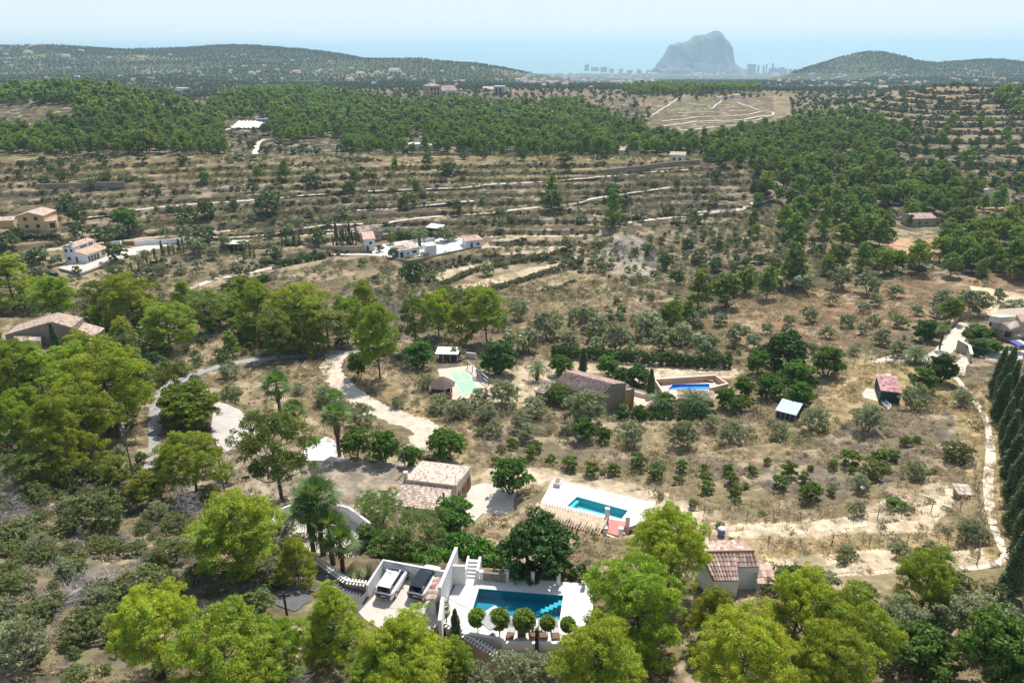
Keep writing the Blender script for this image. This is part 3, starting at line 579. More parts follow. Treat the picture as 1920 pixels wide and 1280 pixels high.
def scatter(name, pts, keys, sc_, rz, label, seed=0):
    """uncountable vegetation: ONE object, instanced on points"""
    pc = bpy.data.collections.new(name + '_kinds'); k = len(keys)
    for i, q in enumerate(keys):
        o = bpy.data.objects.new(f'{name}_kind_{i:02d}', one_mesh(q)); pc.objects.link(o)
    me = bpy.data.meshes.new(name); n = len(pts); me.vertices.add(n); me.vertices.foreach_set('co', np.asarray(pts, np.float32).ravel())
    rs = np.random.RandomState(seed)
    for nm, arr in (('sc', sc_), ('rot', rz)):
        a = me.attributes.new(nm, 'FLOAT', 'POINT'); a.data.foreach_set('value', np.asarray(arr, np.float32))
    a = me.attributes.new('idx', 'INT', 'POINT'); a.data.foreach_set('value', rs.randint(0, k, n).astype(np.int32))
    o = link(name, me); md = o.modifiers.new('plants', 'NODES'); ng = bpy.data.node_groups.new(name, 'GeometryNodeTree'); md.node_group = ng
    ng.interface.new_socket('Geometry', in_out='INPUT', socket_type='NodeSocketGeometry'); ng.interface.new_socket('Geometry', in_out='OUTPUT', socket_type='NodeSocketGeometry')
    N = ng.nodes; L = ng.links; gi = N.new('NodeGroupInput'); go = N.new('NodeGroupOutput'); mp = N.new('GeometryNodeMeshToPoints'); ip = N.new('GeometryNodeInstanceOnPoints'); ci = N.new('GeometryNodeCollectionInfo')
    ci.inputs['Collection'].default_value = pc; ci.inputs['Separate Children'].default_value = True; ci.inputs['Reset Children'].default_value = True; ip.inputs['Pick Instance'].default_value = True
    def attr(nm, t): a = N.new('GeometryNodeInputNamedAttribute'); a.data_type = t; a.inputs['Name'].default_value = nm; return a.outputs['Attribute']
    L.new(gi.outputs[0], mp.inputs[0]); L.new(mp.outputs[0], ip.inputs['Points']); L.new(ci.outputs[0], ip.inputs['Instance']); L.new(attr('idx', 'INT'), ip.inputs['Instance Index'])
    L.new(attr('sc', 'FLOAT'), ip.inputs['Scale']); cx = N.new('ShaderNodeCombineXYZ'); L.new(attr('rot', 'FLOAT'), cx.inputs[2]); L.new(cx.outputs[0], ip.inputs['Rotation']); L.new(ip.outputs[0], go.inputs[0])
    return tag(o, label, kind='stuff')
def sample(polys, rmin, rmax, space, seed, holes=(), az=48, dens=None, jit=None):
    """points on the ground inside pixel polygons, at least `space` metres apart"""
    rng = np.random.RandomState(seed); A = .5 * (rmax ** 2 - rmin ** 2) * math.radians(2 * az); n = int(A / space ** 2 * 1.6)
    n = min(n, 1500000); r = np.sqrt(rng.uniform(rmin ** 2, rmax ** 2, n)); a = np.radians(rng.uniform(-az, az, n)); x = r * np.sin(a); y = r * np.cos(a)
    z = smooth_z(x, y); px, py = project(x, y, z); m = np.zeros(n, bool)
    for P in polys: m |= inpoly(px, py, P)
    for P in holes: m &= ~inpoly(px, py, P)
    m &= (px > -60) & (px < 1980) & (py < 1420)
    if dens is not None: m &= rng.rand(n) < dens(x, y, px, py)
    x, y, px, py = x[m], y[m], px[m], py[m]; seen = {}; keep = []; s = space
    for i in range(len(x)):
        k = (int(x[i] // s), int(y[i] // s)); ok = True
        for dx in (-1, 0, 1):
            for dy in (-1, 0, 1):
                for j in seen.get((k[0] + dx, k[1] + dy), ()):
                    if (x[i] - x[j]) ** 2 + (y[i] - y[j]) ** 2 < s * s: ok = False; break
                if not ok: break
            if not ok: break
        if ok: seen.setdefault(k, []).append(i); keep.append(i)
    x, y, px, py = x[keep], y[keep], px[keep], py[keep]
    return x, y, ground(x, y), px, py
# ------------------------------------------------------------ built things
mat('white_render', (.72, .71, .69, 1), .8, .09, .7, bump=.05); mat('cream_render', (.62, .57, .48, 1), .85, .1, 1); mat('ochre_render', (.55, .36, .18, 1), .85, .12, .8)
mat('stone_wall', (.27, .22, .17, 1), .95, .4, 3, bump=.8); mat('pale_stone', (.40, .33, .25, 1), .95, .3, 2.5, bump=.6); mat('grey_shade_wall', (.70, .74, .74, 1), .85, .08, 1)
mat('roof_tiles', None, .85, .15, 2, attr='tint'); mat('terrace_white', (.60, .58, .55, 1), .75, .10, .9, ridges=(0, .8, .045)); mat('terrace_warm', (.52, .455, .39, 1), .85, .14, .5); mat('pink_paving', (.60, .45, .36, 1), .85, .12, .6)
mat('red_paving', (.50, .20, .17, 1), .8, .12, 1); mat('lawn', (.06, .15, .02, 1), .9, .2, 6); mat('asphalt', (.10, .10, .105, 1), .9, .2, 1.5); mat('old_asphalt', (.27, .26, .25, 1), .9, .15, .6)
mat('dirt_road', (.50, .42, .33, 1), .95, .25, .6, bump=.5); mat('track_pale', (.52, .45, .36, 1), .95, .25, .5); mat('dark_glass', (.02, .025, .03, 1), .08, 0, spec=.6); mat('brown_wood', (.16, .085, .05, 1), .7, .25, 5)
mat('old_wood', (.38, .29, .20, 1), .85, .25, 4); mat('pole_wood', (.055, .038, .03, 1), .8, .3, 3); mat('pole_grey', (.15, .13, .12, 1), .8, .2, 3); mat('reed', (.50, .40, .28, 1), .9, .25, 3); mat('white_metal', (.75, .75, .75, 1), .4, .04)
mat('car_white', (.78, .79, .80, 1), .22, .0, spec=.6); mat('car_black', (.012, .014, .02, 1), .15, 0, spec=.6); mat('rubber', (.02, .02, .02, 1), .7, 0); mat('tail_red', (.45, .02, .03, 1), .3, 0); mat('plate', (.6, .6, .6, 1), .5, 0); mat('chrome', (.5, .5, .5, 1), .25, 0, metal=.9)
mat('pool_tile', (.012, .27, .33, 1), .5, .08, 3); mat('pool_tile_light', (.055, .50, .54, 1), .5, .12, 2.5); mat('pool_blue', (.012, .26, .68, 1), .5, .08, 3); mat('pool_step', (.15, .55, .56, 1), .5, .08, 3)
mat('canvas', (.72, .72, .71, 1), .8, .04, transl=(.5, (1, 1, 1, 1))); mat('blue_cover', (.06, .06, .35, 1), .6, .1); mat('shed_green', (.02, .045, .04, 1), .6, .2, 3); mat('court_green', (.32, .47, .33, 1), .85, .08, .8); mat('line_white', (.62, .70, .60, 1), .8, .05)
mat('thatch', (.15, .11, .09, 1), .95, .35, 5, bump=.6); mat('brick', (.30, .12, .07, 1), .9, .25, 4); mat('greenhouse_roof', (.30, .38, .42, 1), .35, .1, 2); mat('tower_pale', (.55, .56, .58, 1), .85, .1, .05); mat('town_white', (.80, .78, .76, 1), .85, .1, .05)
mat('town_roof', (.40, .24, .17, 1), .9, .15, .1); mat('dark_metal', (.04, .04, .045, 1), .5, .1); mat('violet_blue', (.16, .15, .40, 1), .6, .1); mat('orange_cloth', (.6, .12, .05, 1), .8, .1); mat('headland_rock', (.095, .095, .105, 1), .95, .3, .012, bump=0)
def water(name, tint, gloss=.035):
    m = bpy.data.materials.new(name); m.use_nodes = True; N = m.node_tree.nodes; L = m.node_tree.links; N.remove(N['Principled BSDF'])
    t = N.new('ShaderNodeBsdfTransparent'); t.inputs[0].default_value = tint; g = N.new('ShaderNodeBsdfGlossy'); g.inputs['Roughness'].default_value = .06; fr = N.new('ShaderNodeFresnel'); fr.inputs[0].default_value = 1.3; mx = N.new('ShaderNodeMixShader')
    n = N.new('ShaderNodeTexNoise'); n.inputs['Scale'].default_value = 2.2; n.inputs['Detail'].default_value = 3; tc = N.new('ShaderNodeTexCoord'); L.new(tc.outputs['Object'], n.inputs['Vector']); bp = N.new('ShaderNodeBump'); bp.inputs['Strength'].default_value = .25; bp.inputs['Distance'].default_value = .1
    L.new(n.outputs[0], bp.inputs['Height']); L.new(bp.outputs[0], g.inputs['Normal']); L.new(bp.outputs[0], fr.inputs['Normal']); L.new(fr.outputs[0], mx.inputs[0]); L.new(t.outputs[0], mx.inputs[1]); L.new(g.outputs[0], mx.inputs[2]); L.new(mx.outputs[0], N['Material Output'].inputs[0]); MATS[name] = m
water('water_deep', (.42, .80, .88, 1)); water('water_clear', (.6, .93, .96, 1))
def tiles(Q, pitch=.24, row=.42, base=(.42, .26, .19), amp=.05, seed=0, t=.1, var=.3, pale=.35):
    """tiled roof slope on four corners: ridge start, ridge end, eave end, eave start (local coordinates)"""
    rng = np.random.RandomState(seed); a, b, c, d = [np.array(q, float) for q in Q]; W = max(np.linalg.norm(b - a), np.linalg.norm(c - d)); H = max(np.linalg.norm(d - a), np.linalg.norm(c - b)); nx = max(2, int(W / pitch)); ny = max(1, int(H / row))
    n = np.cross(b - a, d - a); n /= np.linalg.norm(n); n = n if n[2] > 0 else -n; V = []; F = []; T = []
    k = 3
    for i in range(nx):
        for j in range(ny):
            col = np.array(base) * (1 + rng.uniform(-var, var)); col = col * (1 - pale * rng.rand()) + np.array([.55, .48, .42]) * pale * rng.rand(); o = len(V)
            for v in (j / ny, (j + 1) / ny):
                lift = .035 if v > j / ny else 0
                for s in range(k + 1):
                    u = (i + s / k) / nx; p = (a * (1 - u) + b * u) * (1 - v) + (d * (1 - u) + c * u) * v; V.append(p + n * (amp * math.sin(math.pi * s / k) + lift + .004)); T.append(col)
            for s in range(k): F.append([o + s, o + s + 1, o + k + 2 + s, o + k + 1 + s])
    return np.array(V), np.array(F), np.array(T)
def tile_part(name, slopes, parent, base=(.42, .26, .19), pitch=.24, row=.42, seed=0, amp=.05, thick=.12, eave_mat=None, **k):
    me = mesh_np(name, *[(lambda r: r)(x) for x in join([tiles(Q, pitch, row, base, amp, seed + i, **k) for i, Q in enumerate(slopes)])[:2]], MATS['roof_tiles'], join([tiles(Q, pitch, row, base, amp, seed + i, **k) for i, Q in enumerate(slopes)])[2])
    o = link(name, me, parent)
    mb = MB()
    for Q in slopes: mb.slab(Q, thick)
    mb.build('roof_deck', eave_mat or 'cream_render', o); return o
class Fr:
    """a thing's own frame: origin and x axis laid along two points seen in the photograph at height z"""
    def __init__(s, pa, pb, z=None, name='house', label=None, cat='house', group=None, dz=0):
        if z is None: z = hit(pa[0], pa[1]).z + dz
        s.z = z; A = on_plane(*pa, z); B = on_plane(*pb, z); s.A = A; d = B - A; s.L = d.length; s.u = d.normalized(); s.v = Vector((-s.u.y, s.u.x, 0)); s.rz = math.atan2(s.u.y, s.u.x)
        s.root = empty(name, A, s.rz, label, cat, group)
    def loc(s, px, py, h=0): p = on_plane(px, py, s.z + h) - s.A; return (p.dot(s.u), p.dot(s.v), h)
def windows(fr, specs, frame='white_render'):
    """(face, centre along, sill z, width, height, kind); face: ('y', y0, -1) or ('x', x0, 1): plane and outward side"""
    for (ax, c0, sgn), c, z, w, h, kind in specs:
        m = MB(); g = MB(); e = .05 * sgn; q = .02 * sgn
        lo, hi = min(c0 - .1 * sgn, c0 + e), max(c0 - .1 * sgn, c0 + e); gl, gh = min(c0, c0 + e + q), max(c0, c0 + e + q); f = .07
        if ax == 'y':
            m.box(c - w / 2, c + w / 2, lo, hi, z, z + h); g.box(c - w / 2 + f, c + w / 2 - f, gl, gh, z + f, z + h - f)
        else:
            m.box(lo, hi, c - w / 2, c + w / 2, z, z + h); g.box(gl, gh, c - w / 2 + f, c + w / 2 - f, z + f, z + h - f)
        o = m.build('door' if kind == 'door' else 'window', 'brown_wood' if kind in ('door', 'brown') else frame, fr.root); g.build('panel' if kind == 'door' else 'pane', 'brown_wood' if kind == 'door' else 'dark_glass', o)
def wallbox(fr, P, h, mt='white_render', name='wall', z0=-1.2, parent=None): return MB().prism(P, z0, h).build(name, mt, parent or fr.root)
def house(name, label, pa, pb, D, H, roof='gable_x', rise=1.0, wm='white_render', base=(.42, .26, .19), ov=.3, wins=(), cat='house', group=None, pitch=.35, row=.6, z=None, seed=0, flat_mat='terrace_white', chim=None, dz=0):
    """box house; front base edge from pa to pb, D metres deep, H to the eaves"""
    f = Fr(pa, pb, z, name, label, cat, group, dz); L = f.L; wb = MB()
    if roof == 'gable_x':
        wb.prism([(0, 0), (L, 0), (L, D), (0, D)], -1.5, H); wb.add([(0, 0, H), (0, D, H), (0, D / 2, H + rise), (L, 0, H), (L, D, H), (L, D / 2, H + rise)], [(0, 2, 1), (3, 4, 5), (0, 3, 5, 2), (1, 2, 5, 4)])
        sl = [[(-ov, D / 2, H + rise + .1), (L + ov, D / 2, H + rise + .1), (L + ov, -ov, H + .1 - rise * ov * 2 / D), (-ov, -ov, H + .1 - rise * ov * 2 / D)], [(L + ov, D / 2, H + rise + .1), (-ov, D / 2, H + rise + .1), (-ov, D + ov, H + .1 - rise * ov * 2 / D), (L + ov, D + ov, H + .1 - rise * ov * 2 / D)]]
    elif roof == 'gable_y':
        wb.prism([(0, 0), (L, 0), (L, D), (0, D)], -1.5, H); wb.add([(0, 0, H), (L, 0, H), (L / 2, 0, H + rise), (0, D, H), (L, D, H), (L / 2, D, H + rise)], [(0, 1, 2), (3, 5, 4), (0, 2, 5, 3), (1, 4, 5, 2)])
        k = rise * ov * 2 / L; sl = [[(L / 2, -ov, H + rise + .1), (L / 2, D + ov, H + rise + .1), (-ov, D + ov, H + .1 - k), (-ov, -ov, H + .1 - k)], [(L / 2, D + ov, H + rise + .1), (L / 2, -ov, H + rise + .1), (L + ov, -ov, H + .1 - k), (L + ov, D + ov, H + .1 - k)]]
    elif roof == 'shed':
        wb.prism([(0, 0), (L, 0), (L, D), (0, D)], -1.5, [H, H, H + rise, H + rise]); sl = [[(-ov, D + ov, H + rise + .1), (L + ov, D + ov, H + rise + .1), (L + ov, -ov, H + .05), (-ov, -ov, H + .05)]]
    elif roof == 'hip':
        wb.prism([(0, 0), (L, 0), (L, D), (0, D)], -1.5, H); m = min(L, D) / 2; r0, r1 = (m, L - m) if L > D else (L / 2 - .05, L / 2 + .05); yy = D / 2; z1 = H + rise + .05; q = H + .05
        sl = [[(r0, yy, z1), (r1, yy, z1), (L + ov, -ov, q), (-ov, -ov, q)], [(r1, yy, z1), (r0, yy, z1), (-ov, D + ov, q), (L + ov, D + ov, q)], [(r1, yy + .02, z1), (r1, yy - .02, z1), (L + ov, -ov, q), (L + ov, D + ov, q)], [(r0, yy - .02, z1), (r0, yy + .02, z1), (-ov, D + ov, q), (-ov, -ov, q)]]
    else:
        wb.prism([(0, 0), (L, 0), (L, D), (0, D)], -1.5, H); sl = []
        MB().prism([(-.1, -.1), (L + .1, -.1), (L + .1, D + .1), (-.1, D + .1)], H + .003, H + .22).build('roof', flat_mat, f.root)
    wb.build('wall', wm, f.root)
    if sl: r = tile_part('roof', sl, f.root, base, pitch, row, seed)
    if chim: MB().box(chim[0] - .3, chim[0] + .3, chim[1] - .3, chim[1] + .3, H - .5, H + chim[2]).box(chim[0] - .38, chim[0] + .38, chim[1] - .38, chim[1] + .38, H + chim[2] + .003, H + chim[2] + .12).build('chimney', wm, f.root)
    W = []
    for w_ in wins:
        face, fr_, zz, ww, hh = w_[:5]; kd = w_[5] if len(w_) > 5 else 'window'
        W.append(((('y', 0, -1) if face == 'f' else ('x', L, 1) if face == 'r' else ('x', 0, -1)), fr_ * (L if face == 'f' else D), zz, ww, hh, kd))
    windows(f, W, wm); return f
def wall_line(name, label, pix, z=None, h=1.5, t=.25, m='white_render', cap=None, follow=False, ref=None, cat='wall', base=-1.0, heights=None, capw=.06, group=None, top=True):
    """free-standing wall along a polyline; the pixels give its top edge when top=True, else its foot"""
    if z is None: z = hit(*(ref or pix[0])).z
    P = []
    for i, q in enumerate(pix):
        hh = heights[i] if heights else h
        if follow:
            p = hit(q[0], q[1], (lambda x, y: ground(x, y) + hh) if top else ground); P.append((p.x, p.y, p.z - (hh if top else 0)))
        else:
            p = on_plane(q[0], q[1], z + (hh if top else 0)); P.append((p.x, p.y, z))
    o = Vector(P[0]); mb = MB(); cb = MB(); n = len(P); nr = []
    for i in range(n):
        a = Vector(P[max(i - 1, 0)][:2]); b = Vector(P[min(i + 1, n - 1)][:2]); d = (b - a).normalized(); nr.append(Vector((-d.y, d.x)))
    for i in range(n - 1):
        for M_, w, za, zb in ((mb, t / 2, None, None), (cb, t / 2 + capw, 0, .09)):
            h0 = heights[i] if heights else h; h1 = heights[i + 1] if heights else h; q = []
            for j, s in ((i, 1), (i, -1), (i + 1, -1), (i + 1, 1)): q.append((P[j][0] - o.x + nr[j].x * w * s, P[j][1] - o.y + nr[j].y * w * s))
            e0, e1 = P[i][2] - o.z, P[i + 1][2] - o.z; tz = [e0 + h0, e0 + h0, e1 + h1, e1 + h1]
            if M_ is mb: M_.prism(q, [e0 + base, e0 + base, e1 + base, e1 + base], tz)
            else: M_.prism(q, [v + .003 for v in tz], [v + .09 for v in tz])
    r = empty(name, o, 0, label, cat, group); mb.build('wall_body', m, r)
    if cap: cb.build('coping', cap, r)
    return r, P, nr
def ribbon(name, label, pix, w, m, lift=.07, dense=1.0, wpx=None, kind='structure', fn=None):
    """road or path draped on the ground; w metres wide (number or list)"""
    pts = [hit(*q) for q in pix]; W = w if hasattr(w, '__len__') else [w] * len(pts); C = []; ws = []
    for i in range(len(pts) - 1):
        a, b = pts[i], pts[i + 1]; L = (b - a).length; k = max(2, int(L / dense)); p0 = pts[max(i - 1, 0)]; p3 = pts[min(i + 2, len(pts) - 1)]
        for j in range(k):
            t = j / k; C.append(.5 * ((2 * a) + (b - p0) * t + (2 * p0 - 5 * a + 4 * b - p3) * t * t + (3 * a - p0 - 3 * b + p3) * t ** 3)); ws.append(W[i] * (1 - t) + W[i + 1] * t)
    C.append(pts[-1]); ws.append(W[-1]); n = len(C); m_ = 5; X = []; Y = []
    rng = np.random.RandomState(len(pix) * 7 + int(pix[0][0]))
    for i in range(n):
        d = (C[min(i + 1, n - 1)] - C[max(i - 1, 0)]); d.z = 0; d.normalize(); nx, ny = -d.y, d.x; jl, jr = rng.uniform(.9, 1.12, 2)
        for k in range(m_): f = (k / (m_ - 1) - .5) * ws[i] * (jl if k < 2 else jr); X.append(C[i].x + nx * f); Y.append(C[i].y + ny * f)
    X = np.array(X); Y = np.array(Y); Z = (fn or ground)(X, Y).reshape(n, m_); Mz = Z.mean(1); Mz = np.convolve(np.pad(Mz, 2, mode='edge'), np.ones(5) / 5, 'valid'); Z = (np.where(np.abs(Z - Mz[:, None]) < .12, Z, Mz[:, None] * .8 + Z * .2) + lift).ravel()
    F = [[i * m_ + k, i * m_ + k + 1, (i + 1) * m_ + k + 1, (i + 1) * m_ + k] for i in range(n - 1) for k in range(m_ - 1)]
    o = link(name, mesh_np(name, np.stack([X, Y, Z], 1), np.array(F)[:, ::-1], MATS[m], smooth=True)); return tag(o, label, kind=kind)
def patch(name, label, pix, z, m, hole=None, thick=.6, lift=.05, kind='structure'):
    """level paved area with corners where the photograph shows them, with an optional opening"""
    from mathutils.geometry import tessellate_polygon
    O = [on_plane(a, b, z + lift) for a, b in pix]; Hh = [on_plane(a, b, z + lift) for a, b in hole] if hole else []
    polys = [O] + ([Hh] if hole else []); tri = tessellate_polygon(polys); V = O + Hh; F = [t[::-1] if (V[t[1]] - V[t[0]]).cross(V[t[2]] - V[t[0]]).z < 0 else t for t in tri]; n = len(O)
    mb = MB().add(V, F); D = [p - Vector((0, 0, thick)) for p in O]; mb.add(O + D, [(i, (i + 1) % n, n + (i + 1) % n, n + i) for i in range(n)])
    o = mb.build(name, m); return tag(o, label, kind=kind)
def pool(label, pix, z, wat, tile, dep=1.7, lift=.05, cop='terrace_white', name='swimming_pool', steps=None):
    P = [on_plane(a, b, z + lift) for a, b in pix]; o = P[0].copy(); r = empty(name, o, 0, label, 'pool'); Q = [p - o for p in P]; n = len(Q); c = sum(Q, Vector()) / n
    mb = MB(); top = [(q.x, q.y, .0) for q in Q]; bot = [(q.x, q.y, -dep) for q in Q]; mb.add(top + bot, [(i, (i + 1) % n, n + (i + 1) % n, n + i) for i in range(n)] + [tuple(range(n, 2 * n))]); mb.build('basin', tile, r)
    w = [q + (c - q) * .002 for q in Q]; MB().add([(q.x, q.y, -.12) for q in w], [tuple(range(n)) if (w[1] - w[0]).cross(w[2] - w[0]).z > 0 else tuple(range(n))[::-1]]).build('water', wat, r)
    cb = MB()
    for i in range(n):
        a, b = Q[i], Q[(i + 1) % n]; oa = a + (a - c).normalized() * .32; ob = b + (b - c).normalized() * .32; cb.prism([(a.x, a.y), (b.x, b.y), (ob.x, ob.y), (oa.x, oa.y)], .001, .035)
    cb.build('coping', cop, r); return r, Q, o
def pole(name, label, bx, by, top_y, r=.13, m='pole_wood', arms=0, group='utility poles', height=None):
    b = hit(bx, by); h = 2.0
    for _ in range(30):
        _, y = project(np.array(b.x), np.array(b.y), np.array(b.z + h))
        if y < top_y: break
        h += .25
    o = empty(name, b, 0, label, 'pole'); MB().tube([(0, 0, -.5), (0, 0, h)], [r, r * .75], 8).build('shaft', m, o)
    MB().box(-.5, .5, -.05, .05, h - .35, h - .23).box(-.42, -.36, -.03, .03, h - .227, h - .08).box(.36, .42, -.03, .03, h - .227, h - .08).build('crossarm', 'dark_metal', o)
    return Vector((b.x, b.y, b.z + h - .15))
def cable(a, b, sag, label):
    pts = [a + (b - a) * (i / 14) - Vector((0, 0, sag * math.sin(math.pi * i / 14))) for i in range(15)]
    o = MB().tube([p - a for p in pts], .025, 4).build('overhead_cable', 'dark_metal', loc=a); tag(o, label, 'cable')
def fence(name, label, pix, h=1.4, gap=2.5, post='pole_grey', wires=4, cat='fence', rail=None):
    pts = [hit(*q) for q in pix]; o = pts[0]; r = empty(name, o, 0, label, cat); wm = MB(); last = None
    for i in range(len(pts) - 1):
        a, b = pts[i], pts[i + 1]; k = max(1, int((b - a).length / gap))
        for j in range(k + (i == len(pts) - 2)):
            p = a + (b - a) * (j / k); p.z = float(ground(np.array([p.x]), np.array([p.y]))[0]); q = p - o; MB().tube([(q.x, q.y, q.z - .3), (q.x, q.y, q.z + h)], .05 if not rail else .09, 5).build('post', post, r)
            if last is not None:
                if rail: wm.tube([last + Vector((0, 0, h)), q + Vector((0, 0, h))], .09, 5); wm.tube([last + Vector((0, 0, h * .5)), q + Vector((0, 0, h * .5))], .05, 5)
                else:
                    for w in range(wires): e = Vector((0, 0, h * (w + .6) / wires)); wm.tube([last + e, q + e], .012, 3, False)
            last = q
    wm.build('rails' if rail else 'wires', rail or 'pole_grey', r); return r
random.seed(5)
mat('terrace_pinkish', (.46, .41, .38, 1), .85, .14, .5)
mat('sea_water', (.04, .20, .21, 1), .3, .15, .002, spec=.5)
tag(link('sea', MB().add([(-300000, 2000, 0), (300000, 2000, 0), (300000, 300000, 0), (-300000, 300000, 0)], [(0, 1, 2, 3)]).mesh('sea', 'sea_water')), kind='structure')
# ------------------------------------------------------------ level platforms, then the ground itself
POOLT = [(862, 1078), (905, 1080), (1000, 1086), (1098, 1093), (1110, 1112), (1112, 1140), (1104, 1170), (1088, 1190), (1040, 1202), (960, 1204), (934, 1203), (868, 1193), (838, 1166), (842, 1120)]
ZP = pad([(670, 1050), (860, 1062), (1110, 1080), (1125, 1150), (1100, 1203), (1060, 1203), (940, 1203), (866, 1192), (830, 1180), (690, 1185), (655, 1120)], (900, 1120), 1.6)
ZC = pad([(515, 975), (560, 958), (655, 965), (700, 1000), (665, 1050), (600, 1040), (500, 1010)], (600, 1000), 1.5)
ZH = pad([(730, 965), (760, 905), (800, 890), (960, 905), (960, 960), (890, 1010), (800, 985)], (883, 909), 2.0)
ZT2 = pad([(1005, 945), (1035, 898), (1075, 903), (1235, 943), (1205, 985), (1120, 1000), (1040, 975)], (1100, 940), 1.5)
ZY = pad([(395, 850), (460, 845), (620, 850), (760, 880), (740, 930), (600, 940), (400, 900)], (650, 890), 2.5)
ZD = pad([(400, 745), (440, 760), (500, 820), (420, 850), (395, 810)], (430, 810), 2)
ZW = pad([(560, 862), (590, 815), (632, 822), (645, 865)], (600, 850), 1.5)
ZK = pad([(815, 682), (885, 682), (925, 745), (860, 765), (835, 735)], (870, 720), 2)
ZS = pad([(1010, 760), (1060, 715), (1180, 725), (1240, 745), (1180, 770), (1130, 780)], (1144, 763), 2)
ZQ = pad([(1225, 735), (1235, 712), (1345, 705), (1370, 735), (1345, 755), (1240, 760)], (1290, 745), 1.5)
ZG = pad([(1613, 746), (1650, 700), (1712, 712), (1690, 765), (1640, 762)], (1670, 755), 2)
ZR = pad([(1310, 1060), (1425, 1050), (1425, 1100), (1330, 1130)], (1418, 1097), 1.5)
ZF = pad([(10, 650), (60, 640), (200, 640), (150, 665), (20, 690)], (95, 648), 3)
ZV = pad([(1850, 640), (1860, 610), (1960, 610), (1960, 680), (1850, 680)], (1895, 645), 3)
ZB = pad([(110, 500), (120, 478), (210, 470), (345, 450), (300, 470), (210, 490)], (164, 494), 4)
ZA = pad([(660, 475), (700, 445), (900, 440), (910, 466), (820, 482), (745, 490)], (780, 470), 4)
pad([(842, 1212), (880, 1222), (930, 1248), (1045, 1256), (1110, 1240), (1130, 1290), (1000, 1340), (880, 1310), (825, 1240)], (960, 1250), 3.5, z=ZP - 3.4)
pad([(868, 1200), (940, 1211), (1070, 1211), (1095, 1218), (1045, 1240), (985, 1230), (935, 1232)], (960, 1215), .6, z=ZP - 1.3)
pad([(1003, 966), (1140, 1000), (1178, 996), (1190, 1035), (1150, 1045), (980, 1015)], (1070, 1000), 1.2, z=ZT2 - .9)
for P_, z_ in (([(898, 1103), (1056, 1116), (1049, 1163), (884, 1149)], ZP), ([(1082, 931), (1177.5, 957), (1165, 972.5), (1063, 948)], ZT2), ([(1252, 730), (1262, 720.5), (1330, 719.5), (1331, 730)], ZQ), ([(834, 466.5), (840, 463.5), (862, 463), (858, 466)], ZA)):
    Q_ = [on_plane(a, b, z_ + .05) for a, b in P_]; PADS.append(([(q.x, q.y) for q in Q_], z_ - 3.2, .35))
build_terrain()
PADS = PADS[:-4]
# ------------------------------------------------------------ roads, paths, paving
ribbon('road', 'narrow grey asphalt lane curving past the pines', [(280, 880), (288, 850), (291, 800), (293, 760), (310, 730), (355, 706), (400, 690), (455, 678), (520, 670), (590, 664), (655, 661), (720, 663), (800, 668)], [2, 2, 2.2] + [2.6] * 11, 'old_asphalt', .08, .8)
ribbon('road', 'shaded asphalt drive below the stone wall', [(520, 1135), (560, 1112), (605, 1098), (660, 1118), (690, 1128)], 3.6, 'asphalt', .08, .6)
ribbon('dirt_track', 'broad pale dirt track curving down to the house', [(640, 664), (622, 682), (622, 705), (650, 735), (690, 765), (740, 790), (790, 815), (800, 845)], [3.8, 4.4, 4.8, 5.2, 6, 7.5, 8, 5], 'dirt_road', .07, .6)
ribbon('footpath', 'narrow pale footpath beside the cypress row', [(1790, 706), (1815, 735), (1840, 770), (1853, 810), (1858, 850), (1852, 900), (1858, 960), (1872, 1010), (1885, 1045), (1850, 1062), (1800, 1066)], [1, 1, .9, .9, 1.3, 1.2, .9, .8, .8, .8, .8], 'track_pale', .06, .6)
ribbon('drive', 'pale concrete drive to the villa on the right', [(1640, 680), (1690, 668), (1725, 676), (1762, 664), (1786, 642), (1800, 622), (1808, 606)], [2, 2.2, 3.5, 3.5, 3.5, 3.5, 2.5], 'track_pale', .08, .7)
ribbon('drive', 'pale curved path between villa wall and round bed', [(1800, 650), (1812, 672), (1798, 688), (1800, 704)], [3, 2, 2.4, 1.6], 'track_pale', .08, .6)
for lab, px in (('long pale track crossing the upper terraces', [(690, 357), (780, 354), (880, 350), (960, 344), (1060, 338), (1140, 331), (1200, 325), (1290, 318)]), ('pale track climbing right across the terraced hill', [(600, 432), (700, 424), (800, 408), (900, 400), (960, 394), (1040, 386), (1090, 378), (1130, 370), (1190, 358), (1260, 352)]),
                ('short pale track on the middle terraces', [(665, 396), (740, 392), (800, 385), (890, 377)]), ('pale track above the yellow house', [(160, 408), (240, 396), (330, 386), (470, 376), (560, 368), (615, 364)]), ('pale track at right end of terraced hill', [(1165, 420), (1240, 410), (1300, 406), (1380, 395), (1450, 372)]),
                ('upper pale track at right end of terraced hill', [(1280, 402), (1340, 396), (1400, 386), (1445, 368)]), ('pale track left of the bottom village', [(320, 448), (420, 445), (520, 436), (600, 424), (680, 420)]), ('pale terrace track running to the white house', [(350, 545), (420, 520), (500, 505), (580, 488), (620, 478), (690, 478), (745, 482)])):
    ribbon('dirt_track', lab, px, 2.2, 'track_pale', .14, 1.6)
